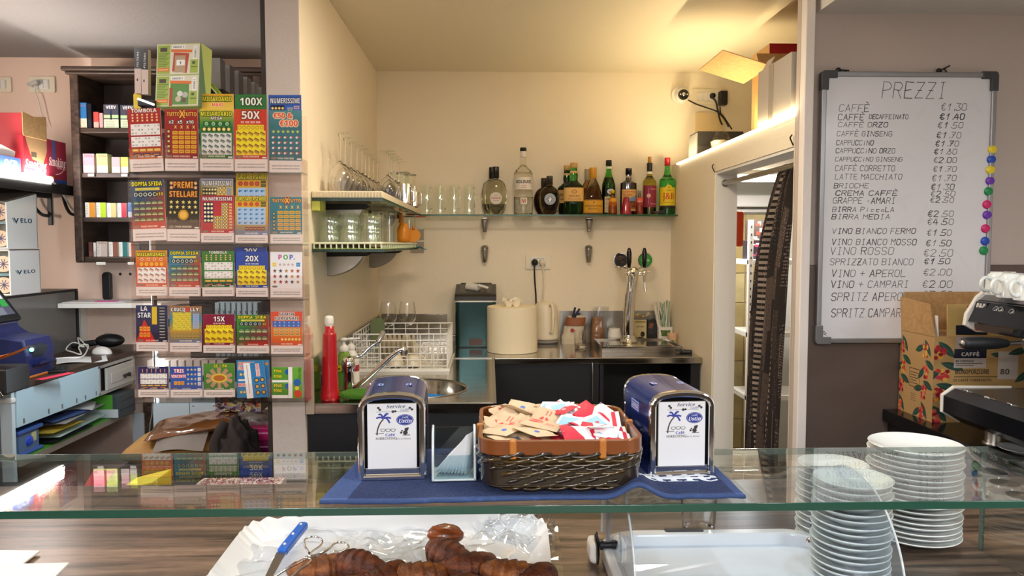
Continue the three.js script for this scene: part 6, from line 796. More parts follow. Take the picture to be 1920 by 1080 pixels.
{ // ice maker, paper roll, kettle
  const d0 = 3.96, w = X(930, d0) - X(853, d0), t = thing('ice_maker', 'dark teal metallic ice maker with black lid and white band', 'ice maker', [X(891.5, d0), ST, -d0 - 0.12]);
  const H = Y(566, d0) - ST, D = 0.235, teal = mat('#3a5658', 0.2, 0.8);
  mesh('housing', ext(rrect(w, D, 0.025), H - 0.006).rotateX(-Math.PI / 2).translate(0, H / 2 + 0.003, 0), teal, t); mesh('base', ext(rrect(w - 0.004, D - 0.004, 0.024), 0.008).rotateX(-Math.PI / 2).translate(0, 0.004, 0), M.black, t);
  mesh('white_band', ext(rrect(w + 0.004, D + 0.004, 0.026), 0.012, 0.002).rotateX(-Math.PI / 2).translate(0, H + 0.004, 0), M.white, t);
  const lid = mesh('lid', ext([[-D / 2 - 0.002, 0], [D / 2 + 0.002, 0], [D / 2 + 0.002, 0.016], [D / 2 - 0.01, 0.026], [-D / 2 + 0.05, 0.07], [-D / 2 - 0.002, 0.066]], w + 0.004, 0.004).rotateY(-Math.PI / 2).translate(0, H + 0.011, 0), mat('#2c2926', 0.35), t);
  mesh('lid_window', ext(rrect(w * 0.78, D * 0.6, 0.012), 0.004, 0.001).rotateX(-Math.PI / 2 + 0.245).translate(0, H + 0.062, 0.022), mat('#181614', 0.12), t); mesh('hinge_bar', bx(w * 0.8, 0.014, 0.014, 0.005).translate(0, H + 0.083, -D / 2 + 0.012), M.black, t);
  mesh('front_label', bx(0.07, 0.035, 0.001, 0).translate(0.0, 0.03, D / 2 + 0.0008), mat('#5a3a34', 0.4), t); mesh('drain_plug', cyl(0.008, 0.008, 0.02, 14).rotateZ(Math.PI / 2).translate(-w / 2 - 0.009, 0.05, 0), M.satin, t);
  const sc = thing('ice_scoop', 'white plastic ice scoop lying on the ice maker lid', 'scoop', [X(893, d0 + 0.1), ST + H + 0.072, -d0 - 0.085]); sc.rotation.set(0.25, -0.5, 0);
  mesh('scoop_bowl', (() => { const g = new THREE.CylinderGeometry(0.024, 0.021, 0.07, 24, 1, true, 0, Math.PI).rotateZ(Math.PI / 2).rotateX(Math.PI / 2).translate(-0.02, 0.0, 0); return g; })(), mat('#ded9cf', 0.45, 0, { side: THREE.DoubleSide }), sc); mesh('scoop_back', new THREE.CircleGeometry(0.023, 20).rotateY(Math.PI / 2).translate(0.014, 0.0, 0), mat('#ded9cf', 0.45, 0, { side: THREE.DoubleSide }), sc); mesh('scoop_handle', bx(0.06, 0.012, 0.016, 0.005).rotateZ(-0.12).translate(0.044, 0.012, 0), M.white, sc);
  const dr = 3.82, R = (X(1008, dr) - X(913, dr)) / 2, RH = Y(577, dr - 0.1) - ST, pr = thing('paper_roll', 'large cream industrial paper roll standing on the steel worktop', 'paper roll', [X(960.5, dr), ST, -dr - 0.005]);
  const core = [[0.028, RH - 0.012], [0.03, RH - 0.001], [R - 0.004, RH], [R, RH - 0.004], [R, 0.003], [R - 0.003, 0], [0.03, 0]]; mesh('roll_body', lathe(core, 64), mat('#efe2c4', 0.92, 0, { bumpMap: plasterBump, bumpScale: 0.001 }), pr); mesh('roll_core', lathe([[0.0001, RH - 0.014], [0.03, RH - 0.012]], 24), M.kraft, pr);
  mesh('pulled_sheet', (() => { const gs = []; for (let k = 0; k < 3; k++) gs.push(sheet(16, 10, (u, v) => { const a = u * 4.4 + k * 2.1, q = 0.012 + 0.018 * v + 0.006 * noise(u * 9 + k, v * 6); return [(k - 1) * 0.018 + Math.cos(a) * q, v * (0.03 + 0.022 * noise(u * 7, k * 3)) , Math.sin(a) * q]; })); return merge(gs); })().translate(0, RH - 0.006, 0.01), mat('#f2e8d2', 0.95, 0, { side: THREE.DoubleSide }), pr);
  const dk = 4.155, kt = thing('electric_kettle', 'cream plastic electric kettle with its handle to the front, beside the paper roll', 'kettle', [X(1023, dk), ST, -dk]), KH = Y(565, dk) - ST - 0.004;
  mesh('kettle_body', lathe([[0.0001, 0.018], [0.07, 0.018], [0.074, 0.03], [0.073, 0.09], [0.068, 0.16], [0.06, KH - 0.02], [0.05, KH - 0.006], [0.03, KH], [0.0001, KH + 0.002]], 48), mat('#ece0c6', 0.4), kt); mesh('power_base', lathe([[0.0001, 0], [0.07, 0], [0.072, 0.012], [0.066, 0.018], [0.0001, 0.018]], 40), M.grey, kt);
  mesh('handle', tube([[0.018, KH - 0.02, 0.05], [0.028, KH - 0.012, 0.075], [0.034, KH - 0.04, 0.09], [0.034, 0.12, 0.092], [0.03, 0.075, 0.086], [0.022, 0.06, 0.072]], 0.009, 40, 10), mat('#e6d9bc', 0.4), kt); mesh('lid_button', bx(0.018, 0.008, 0.014, 0.004).rotateX(0.3).translate(0.03, KH - 0.014, 0.08), M.grey, kt); mesh('water_scale', bx(0.012, 0.1, 0.004, 0.002).translate(0.05, 0.1, 0.052), mat('#d8ccb0', 0.2), kt);
}
{ // wall sockets and plugs
  const s = wallSocket(1009, 491, DB, X(1032, DB) - X(986, DB), 0.08, 'cream wall socket plate with a black and a white plug over the paper roll', 3); mesh('plate_rim', ext((() => { const o = rrect(0.062, 0.044, 0.004); o.holes.push(rrect(0.056, 0.038, 0.003)); return o; })(), 0.002).translate(0.0, 0, 0.018), M.satin, s);
  const plug = (px, c, label, end) => { const p = thing('power_plug', label, 'plug', [X(px, DB), Y(492, DB), -DB + 0.016]); mesh('plug_body', lathe([[0.0001, 0.034], [0.011, 0.032], [0.019, 0.018], [0.019, 0]], 20).rotateX(Math.PI / 2), c, p); const q = end.map(([x, y, d]) => { const w = P(x, y, d); return [w.x - p.position.x, w.y - p.position.y, w.z - p.position.z]; }); mesh('cable', tube([[0, -0.01, 0.026], ...q], 0.0045, 50, 8), c, p); };
  plug(1002, M.black, 'black plug with a black cable hanging down to the paper roll', [[1002, 505, 4.2], [1003, 530, 4.21], [1005, 560, 4.22], [1005, 600, 4.22], [1003, 640, 4.21]]);
  plug(1016, M.cream, 'cream plug with a thin pale cable hanging down behind the kettle', [[1018, 505, 4.215], [1020, 530, 4.225], [1018, 555, 4.235], [1013, 590, 4.24], [1013, 630, 4.24]]);
  wallSocket(1167, 488, DB, 0.09, 0.075, 'cream wall socket plate half hidden behind the dark beer badge', 0);
}
{ // things at the back of the steel worktop
  const S2 = (px, d) => [X(px, d), ST, -d];
  const bag = thing('sugar_bag', 'crumpled white and brown paper bag closed with a dark blue peg', 'bag', S2(1072, 4.14)), bh = 0.15;
  mesh('bag_body', (() => { const g = new THREE.CylinderGeometry(1, 1, 1, 40, 16), p = g.attributes.position; for (let i = 0; i < p.count; i++) { let x = p.getX(i), y = p.getY(i) + 0.5, z = p.getZ(i); const pin = 1 - 0.55 * y * y, n = 1 + 0.25 * (noise(x * 2 + 4, y * 5, z * 2) - 0.5); p.setXYZ(i, x * 0.058 * n * (1 - 0.12 * y) + 0.03 * y, y * bh, z * 0.048 * pin * n); } g.computeVertexNormals(); return g; })(), mat('#cfc5b0', 0.7), bag);
  mesh('brown_print', (() => { const g = new THREE.CylinderGeometry(1, 1, 1, 24, 6, true, -1.5, 2.6), p = g.attributes.position; for (let i = 0; i < p.count; i++) { const x = p.getX(i), y = p.getY(i) + 0.5, z = p.getZ(i), Yy = 0.66 + 0.3 * y, pin = 1 - 0.55 * Yy * Yy; p.setXYZ(i, x * 0.06 * (1 - 0.12 * Yy) * 1.06 + 0.03 * Yy, Yy * bh, z * 0.051 * pin * 1.08); } g.computeVertexNormals(); return g; })(), mat('#8a5232', 0.6), bag); mesh('red_mark', new THREE.CircleGeometry(0.011, 20).translate(0.0, 0.075, 0.046), mat('#b0303a', 0.6), bag);
  const peg = thing('bag_peg', 'dark blue plastic peg clipped on top of the paper bag', 'peg', [X(1078, 4.12), ST + bh - 0.004, -4.115]); mesh('peg_arm', bar([-0.012, 0, 0], [0.002, 0.055, 0], 0.006, 8), mat('#151c3a', 0.5), peg); mesh('peg_arm', bar([-0.002, 0.0, 0.006], [0.026, 0.048, 0.006], 0.006, 8), mat('#151c3a', 0.5), peg); mesh('peg_jaw', bar([-0.01, 0.012, 0.003], [0.03, 0.02, 0.003], 0.005, 8), mat('#151c3a', 0.5), peg);
  const gl = thing('water_glass', 'small clear tumbler standing alone on the steel worktop in front of the paper bag', 'tumbler', S2(1089, 3.93)); const th = Y(620, 3.93) - ST; mesh('tumbler_body', lathe([[0.0001, 0], [0.028, 0], [0.03, 0.01], [0.034, th], [0.0322, th], [0.029, 0.02], [0.026, 0.014], [0.0001, 0.013]], 32), M.glass, gl);
  const stack = (px, d, n, r, hh, step, label, c, mouth) => { const grp = label; for (let i = 0; i < n; i++) { const o = thing('paper_cup', `${label}, ${ORD[i]} from the bottom`, 'paper cup', [X(px, d), ST + i * step, -d], 0, grp); mesh('cup_body', lathe(mouth ? [[0.0001, hh - 0.002], [r * 0.74, hh], [r * 0.76, hh - 0.002], [r, 0.004], [r * 1.05, 0], [r * 0.97, 0], [r * 0.72, hh - 0.006], [0.0001, hh - 0.006]] : [[0.0001, 0], [r * 0.74, 0], [r, hh - 0.003], [r * 1.04, hh], [r * 0.97, hh], [r * 0.71, 0.004], [0.0001, 0.004]], 28), c, o); } };
  stack(1121, 4.17, 7, 0.036, 0.085, 0.009, 'brown paper cup in the upturned stack behind the beer tap tray', mat('#a8764e', 0.7), 1);
  stack(1101, 4.2, 4, 0.03, 0.07, 0.008, 'grey paper cup in the upturned stack beside the brown cups', mat('#7a746c', 0.7), 1);
  T(mesh('clear_cup_bag', (() => { const g = new THREE.CylinderGeometry(0.045, 0.055, 0.2, 28, 10, true), p = g.attributes.position; for (let i = 0; i < p.count; i++) { const n = 1 + 0.25 * (noise(p.getX(i) * 60, p.getY(i) * 30, p.getZ(i) * 60) - 0.5); p.setX(i, p.getX(i) * n + 0.02 * Math.max(0, p.getY(i) * 8)); p.setZ(i, p.getZ(i) * n * 0.8); } g.computeVertexNormals(); return g.translate(0, 0.1, 0); })(), M.film, null, S2(1122, 4.17)), 'crinkled clear plastic bag round the stack of brown paper cups', 'bag');
  stack(1153, 4.2, 3, 0.042, 0.05, 0.012, 'white paper cup in the stack left of the beer tap', M.whiteMatt, 1);
  const cb = art(110, 150, (g, w, h) => { rect(g, 0, 0, w, h, '#c8b888'); rect(g, 8, 8, w - 16, 10, '#8a7a4a'); text(g, 'SETTIMO', 55, 44, 15, '#4a3a20', { font: 'serif' }); disc(g, 76, 96, 19, '#2a2018'); g.fillStyle = '#4a3020'; g.beginPath(); g.moveTo(0, h); g.quadraticCurveTo(30, 90, w, h - 20); g.lineTo(w, h); g.fill(); });
  const bag2 = thing('coffee_bag', 'beige coffee packet with brown swirl, right of the beer tap column', 'packet', S2(1200, 4.18)); { const [g, m] = carton(0.07, 0.125, 0.05, mat('#b8a878', 0.5), { pz: cb }, true); mesh('packet_body', g.translate(0, 0.0625, 0), m, bag2); mesh('folded_top', sheet(14, 6, (u, v) => [(u - 0.5) * 0.09 + 0.015 * v, 0.125 + 0.04 * v * noise(u * 6, v * 3) + 0.01, (v - 0.5) * 0.04]), mat('#d8c898', 0.25, 0, { side: THREE.DoubleSide }), bag2); }
  const tea = thing('dark_pouch', 'dark foil pouch with a brown picture between the coffee packet and the straws', 'pouch', S2(1223, 4.19)); mesh('pouch_body', ext([[-0.028, 0], [0.03, 0], [0.026, 0.1], [0.01, 0.125], [-0.02, 0.12]], 0.03, 0.006), mat('#26262a', 0.25), tea); mesh('picture', bx(0.022, 0.03, 0.001, 0).rotateZ(-0.3).translate(-0.006, 0.09, 0.0155), mat('#7a4a34', 0.5), tea);
  const sh = thing('straw_holder', 'white printed card holder full of wrapped paper straws in the worktop corner', 'straw holder', S2(1247, 4.17)); const sa = art(90, 110, (g, w, h) => { rect(g, 0, 0, w, h, '#e4dfd2'); g.fillStyle = '#4a6a2a'; g.beginPath(); g.moveTo(12, 22); g.lineTo(78, 22); g.lineTo(66, 66); g.lineTo(24, 66); g.fill(); for (let i = 0; i < 30; i++) disc(g, 20 + (i * 17) % 50, 26 + (i * 11) % 36, 4, i % 2 ? '#8a9a4a' : '#2a4a1a'); for (let i = 0; i < 4; i++) rect(g, 22, 76 + i * 7, 46, 2, '#8a8478'); });
  { const [g, m] = carton(0.078, 0.085, 0.06, M.white, { pz: sa }); mesh('holder_box', g.translate(0, 0.0425, 0), m, sh); mesh('holder_back', bx(0.078, 0.12, 0.002, 0).translate(0, 0.06, -0.031), M.white, sh); }
  for (let i = 0; i < 18; i++) { const a = rr(-0.28, 0.2), b = rr(-0.12, 0.12), x = rr(-0.026, 0.026), z = rr(-0.02, 0.02), L = rr(0.19, 0.215), A = V(x, 0.03, z), B = V(x + Math.sin(a) * L, 0.03 + Math.cos(a) * L * 0.97, z + b * 0.15); T(mesh('paper_straw', bar(A, B, 0.0036, 8), i % 4 === 1 ? mat('#8fae8e', 0.6) : mat('#e6e0d2', 0.7), null, [X(1247, 4.17), ST, -4.17]), i % 4 === 1 ? 'green-striped straw in the white card holder at the worktop corner' : 'white paper-wrapped straw in the white card holder at the worktop corner', 'straw', i % 4 === 1 ? 'green straws in the card holder' : 'white straws in the card holder'); }
  const sc = thing('small_cup', 'small pink and green paper cup in front of the straw holder', 'paper cup', S2(1262, 4.05)); mesh('cup_body', lathe([[0.0001, 0], [0.022, 0], [0.029, 0.06], [0.03, 0.062], [0.028, 0.062], [0.021, 0.004]], 28), mat('#d8b08a', 0.6), sc); mesh('green_print', wrap(0.0265, 0.008, 0.034, art(30, 30, (g) => { rect(g, 0, 0, 30, 30, '#d8b08a'); disc(g, 10, 18, 12, '#5a8a3a'); }), 1.2), sheets[sheets.length - 1].paper, sc);
  const kn = thing('small_tool', 'small black plastic handle lying at the right end of the steel worktop', 'tool', S2(1290, 3.72), -0.25); mesh('handle_body', bx(0.055, 0.018, 0.024, 0.008).translate(0, 0.009, 0), M.black, kn); mesh('handle_tip', bar([-0.026, 0.009, 0], [-0.05, 0.012, 0], 0.005, 10), M.black, kn);
}
{ // beer tap
  const d0 = 3.74, d1 = 4.06, yT = 0.032, t = thing('drip_tray', 'rectangular steel drip tray under the beer tap', 'drip tray', [0, ST, 0]); const xa = X(1130, d0), xb = X(1281, d0), xc = X(1122, d1) - 0.0, xd = X(1262, d1);
  const q = 0.004; mesh('tray_body', merge([slab(xa, xb, 0, yT - 0.008, -d1, -d0, 0.001), slab(xa, xb, yT - 0.008, yT, -d0 - q, -d0, 0.001), slab(xa, xb, yT - 0.008, yT, -d1, -d1 + q, 0.001), slab(xa, xa + q, yT - 0.008, yT, -d1, -d0, 0.001), slab(xb - q, xb, yT - 0.008, yT, -d1, -d0, 0.001)]), M.steel, t);
  for (const [c, s] of [[-1, 1], [1, 1]]) for (let i = 0; i < 9; i++) mesh('drain_slot', bx(0.006, 0.0008, 0.07, 0), M.black, t, [(xa + xb) / 2 + c * (0.07 + i * 0.012), yT - 0.0075, -(d0 + 0.08)]);
  mesh('glass_rinser', lathe([[0.0001, 0.002], [0.035, 0.003], [0.042, 0.001], [0.043, 0]], 32), M.chrome, t, [(xa + xb) / 2, yT - 0.008, -(d0 + 0.075)]);
  const dT = 3.98, px = 1181, H = Y(508, dT) - (ST + yT), b = thing('beer_tap', 'curved chrome beer tower with two black-handled taps and round badges', 'beer tap', [X(px, dT), ST + yT - 0.008, -dT]);
  mesh('tower_column', new THREE.TubeGeometry(curve([[-0.004, 0, 0], [-0.006, H * 0.3, 0], [0.002, H * 0.65, 0.0], [0.014, H * 0.9, 0.004], [0.016, H, 0.006]]), 40, 0.031, 28).scale(1, 1, 1), M.chrome, b); mesh('tower_foot', lathe([[0.0001, 0.0], [0.048, 0.0], [0.046, 0.008], [0.036, 0.02], [0.033, 0.04]], 36).translate(-0.004, 0, 0), M.chrome, b);
  mesh('tower_head', new THREE.SphereGeometry(0.038, 28, 20).scale(1, 0.85, 1).translate(0.014, H, 0.006), M.chrome, b);
  const hy = H + 0.02;
  [[-0.012, 0.04, 'left'], [0.072, 0.028, 'right']].forEach(([x, z, w], i) => { const tap = mesh('tap', merge([bar([0.014, H - 0.006, 0.01], [x, H - 0.004, z], 0.011, 16), new THREE.SphereGeometry(0.017, 20, 14).translate(x, H - 0.004, z), bar([x, H - 0.004, z], [x + 0.002, H - 0.05, z + 0.008], 0.008, 14), tube([[x + 0.002, H - 0.05, z + 0.008], [x + 0.003, H - 0.075, z + 0.01], [x + 0.006, H - 0.1, z + 0.012]], 0.0055, 16, 10), bar([x, H, z], [x, H + 0.03, z], 0.006, 12), bar([x - 0.02, H - 0.002, z + 0.01], [x + 0.03, H + 0.004, z + 0.004], 0.004, 10)]), M.chrome, b); mesh('tap_handle', lathe([[0.0001, 0], [0.008, 0], [0.013, 0.03], [0.013, 0.08], [0.008, 0.102], [0.0001, 0.106]], 20).translate(x, H + 0.026, z), M.blackGloss, tap); });
  const badge = (px2, label, col, draw) => { const a = art(110, 110, draw), p = P(px2, 488, 4.12), m = mesh('badge', cyl(0.042, 0.042, 0.008, 36).rotateX(Math.PI / 2), M.chrome, b, [p.x - b.position.x, p.y - b.position.y, -4.12 + dT]); m.userData.label = label; mesh('badge_face', onArt(new THREE.CircleGeometry(0.037, 36), a), a.gloss, m, [0, 0, 0.0045]); mesh('badge_arm', bar([0, -0.03, -0.002], [(0.014 - (p.x - b.position.x)), H - (p.y - b.position.y), 0.12], 0.005, 8), M.chrome, m); };
  badge(1164, 'dark brown badge', '#20140f', (g) => { rect(g, 0, 0, 110, 110, '#1a1210'); g.strokeStyle = '#7a5a4a'; g.lineWidth = 4; for (let i = 0; i < 3; i++) { g.beginPath(); g.arc(50, 60, 14 + i * 12, 3.4, 5.6); g.stroke(); } disc(g, 66, 70, 10, '#5a3a2e'); });
  badge(1210, 'green badge', '#2f8a3a', (g) => { rect(g, 0, 0, 110, 110, '#2f8a3a'); disc(g, 55, 55, 40, '#3a9a44'); text(g, 'BIRRA', 55, 56, 22, '#d8e8d0'); });
}
// ---------- ledge above the doorway ----------
{
  const cam = thing('security_camera', 'white dome security camera on the niche wall beside the bright strip', 'camera', at(1274, 180, DB)); mesh('wall_base', cyl(0.05, 0.052, 0.03, 36).rotateX(Math.PI / 2).translate(0, 0, 0.015), M.white, cam); mesh('dome', new THREE.SphereGeometry(0.042, 32, 20).translate(0.004, -0.006, 0.045), M.white, cam); mesh('lens_ring', cyl(0.027, 0.03, 0.012, 32).rotateX(Math.PI / 2).translate(0.002, -0.008, 0.084), M.blackGloss, cam); mesh('lens', new THREE.SphereGeometry(0.013, 20, 14).translate(0.002, -0.008, 0.085), M.chrome, cam);
  for (const s of [-1, 1]) mesh('led', new THREE.SphereGeometry(0.004, 10, 8).translate(0.002 + s * 0.019, -0.008, 0.09), M.white, cam);
  const s = wallSocket(1330, 182, DB, 0.2, 0.085, 'wide cream wall socket plate beside the security camera, with a black adapter in it', 4);
  const ad = thing('power_adapter', 'black power adapter plugged into the wide socket above the doorway ledge', 'adapter', at(1351, 187, DB)); mesh('adapter_body', bx(0.045, 0.08, 0.045, 0.008).translate(0, 0, 0.04), M.black, ad);
  const lc = (pts) => pts.map(([x, y, d]) => { const p = P(x, y, d), o = ad.position; return [p.x - o.x, p.y - o.y, p.z - o.z]; }); mesh('adapter_cable', tube(lc([[1350, 200, 4.19], [1351, 212, 4.2], [1356, 218, 4.2], [1363, 228, 4.2], [1372, 242, 4.15]]), 0.004, 30, 6), M.black, ad);
  const pl = thing('power_plug', 'small black plug with a cable running left to the security camera', 'plug', at(1334, 181, DB)); mesh('plug_body', lathe([[0.0001, 0.045], [0.012, 0.04], [0.016, 0.025], [0.016, 0.014]], 18).rotateX(Math.PI / 2), M.black, pl); const lp = (pts) => pts.map(([x, y, d]) => { const p = P(x, y, d), o = pl.position; return [p.x - o.x, p.y - o.y, p.z - o.z]; }); mesh('cable', tube(lp([[1335, 183, 4.2], [1342, 190, 4.19], [1346, 208, 4.2], [1350, 225, 4.2], [1354, 234, 4.2]]), 0.005, 30, 6), M.black, pl); mesh('camera_cable', tube(lp([[1289, 187, 4.2], [1305, 195, 4.21], [1325, 202, 4.21], [1342, 208, 4.2], [1352, 216, 4.2], [1360, 226, 4.2], [1366, 238, 4.2]]), 0.004, 40, 6), M.black, pl);
  T(mesh('junction_cover', ext(rrect(X(1352, DB) - X(1300, DB), 0.11, 0.004), 0.01, 0.002), mat('#e8cf9c', 0.5), null, [X(1326, DB), Y(229, DB), -DB + 0.005]), 'plain rectangular cream cover plate on the wall above the black box', 'cover plate');
  const d = 3.86, bb = thing('black_box', 'black and grey storage box at the back of the doorway ledge', 'box', [X(1346, d) + 0.005, LEDGE, -d - 0.08]); const bw = X(1389, d) - X(1304, d), bh = Y(244, d) - LEDGE; mesh('box_body', bx(bw, bh, 0.15, 0.003).translate(0, bh / 2, 0), mat('#2c2a28', 0.5), bb); mesh('grey_side', bx(0.006, bh * 0.94, 0.148, 0.001).translate(-bw / 2 - 0.003, bh * 0.47, 0), M.grey, bb); mesh('grey_front', bx(bw * 0.98, bh * 0.42, 0.002, 0).translate(0, bh * 0.22, 0.076), mat('#3c3a37', 0.5), bb);
  const tub = thing('takeaway_tub', 'clear plastic tub with a loose bag on top, in front of the black box', 'tub', [NXR + 0.085, LEDGE, -3.62]); mesh('tub_body', lathe([[0.0001, 0], [0.045, 0], [0.055, 0.05], [0.057, 0.053], [0.053, 0.053], [0.044, 0.003]], 4).rotateY(Math.PI / 4), mat('#e4dccb', 0.15, 0, { transmission: 0.6, thickness: 0 }), tub); mesh('loose_bag', sheet(14, 10, (u, v) => [(u - 0.5) * 0.09 * (1 - 0.6 * v), 0.053 + v * 0.07 + 0.012 * noise(u * 8, v * 8), (0.5 - u) * 0.02 + 0.02 * noise(u * 6, v * 6, 3)]), M.film, tub);
  const paperInside = mesh('orange_print', bx(0.07, 0.02, 0.05, 0.002).translate(0, 0.018, 0), mat('#d89a60', 0.6), tub);
  // cardboard boxes: their sides follow the ledge
  const side = (px) => NXR * FOCAL / (px - 917); // distance of a point over the ledge's edge
  const dA0 = side(1421) + 0.005, dA1 = side(1394), oa = art(150, 160, (g, w, h) => { rect(g, 0, 0, w, h, '#c8924e'); rect(g, 70, 4, 50, 70, '#e0703a'); text(g, 'FRAGILE', 95, 40, 17, '#f0c890', { rot: -1.57, max: 60 }); rect(g, 56, 90, 44, 60, '#d8502a'); for (let i = 0; i < 6; i++) rect(g, 8 + i * 22, 2, 1.5, h, '#a87a3c55'); text(g, 'GLASS', 78, 120, 15, '#f0c890', { rot: -1.57 }); });
  const ka = thing('cardboard_box', 'brown cardboard box with orange print and a flap folded out over the lit ledge', 'box', [NXR + 0.045, LEDGE, -(dA0 + dA1) / 2]); { const hA = 0.235, L = dA1 - dA0, [g, m] = carton(0.34, hA, L, M.kraft, { nx: oa }); mesh('box_body', g.translate(0.17, hA / 2, 0), m, ka); mesh('open_flap', bx(0.004, 0.2, L + 0.16, 0.001).translate(0, 0.1, 0).rotateZ(1.28).translate(0, hA, -0.06), M.kraft, ka); mesh('rear_flap', bx(0.3, 0.12, 0.004, 0.001).rotateX(-0.5).translate(0.17, hA + 0.05, -L / 2 - 0.02), M.kraft, ka); }
  const dB1 = side(1424), dB0 = side(1489), L = dB1 - dB0 - 0.012, hB = 0.205, kb = thing('cardboard_box', 'pale grey cardboard box closed with clear tape, nearest on the ledge', 'box', [NXR - 0.012, LEDGE + 0.001, -(dB0 + dB1) / 2 + 0.002]);
  mesh('box_body', bx(0.3, hB, L, 0.003).translate(0.15, hB / 2, 0), mat('#b3aaa0', 0.8, 0, { bumpMap: plasterBump, bumpScale: 0.0006 }), kb); mesh('tape', merge([bx(0.001, hB, 0.045, 0).translate(-0.001, hB / 2, -0.02), bx(0.06, 0.001, 0.045, 0).translate(0.03, hB + 0.001, -0.02)]), mat('#9a9288', 0.15), kb); mesh('upper_flap', bx(0.004, 0.05, 0.07, 0.001).rotateZ(-0.5).translate(0.02, hB + 0.018, -L / 2 + 0.05), mat('#b3aaa0', 0.8), kb);
  const xC = 1.16, dC = 3.06, hC = Y(72, dC) - LEDGE, ca = art(150, 160, (g, w, h) => { rect(g, 0, 0, w, h, '#7a5230'); rect(g, 0, 0, w, 24, '#a81c1c'); text(g, 'CAFFÈ', 96, 14, 13, '#e0a078'); }); const kc = thing('cardboard_box', 'tall brown cardboard box with a red band at its top, behind the pale grey one', 'box', [NXR + 0.33, LEDGE, -3.2]); { const wC = 0.3, [g, m] = carton(wC + 0.16, hC, 0.2, M.kraft, { pz: ca }); mesh('box_body', g.translate(0.02, hC / 2, 0), m, kc); }
}
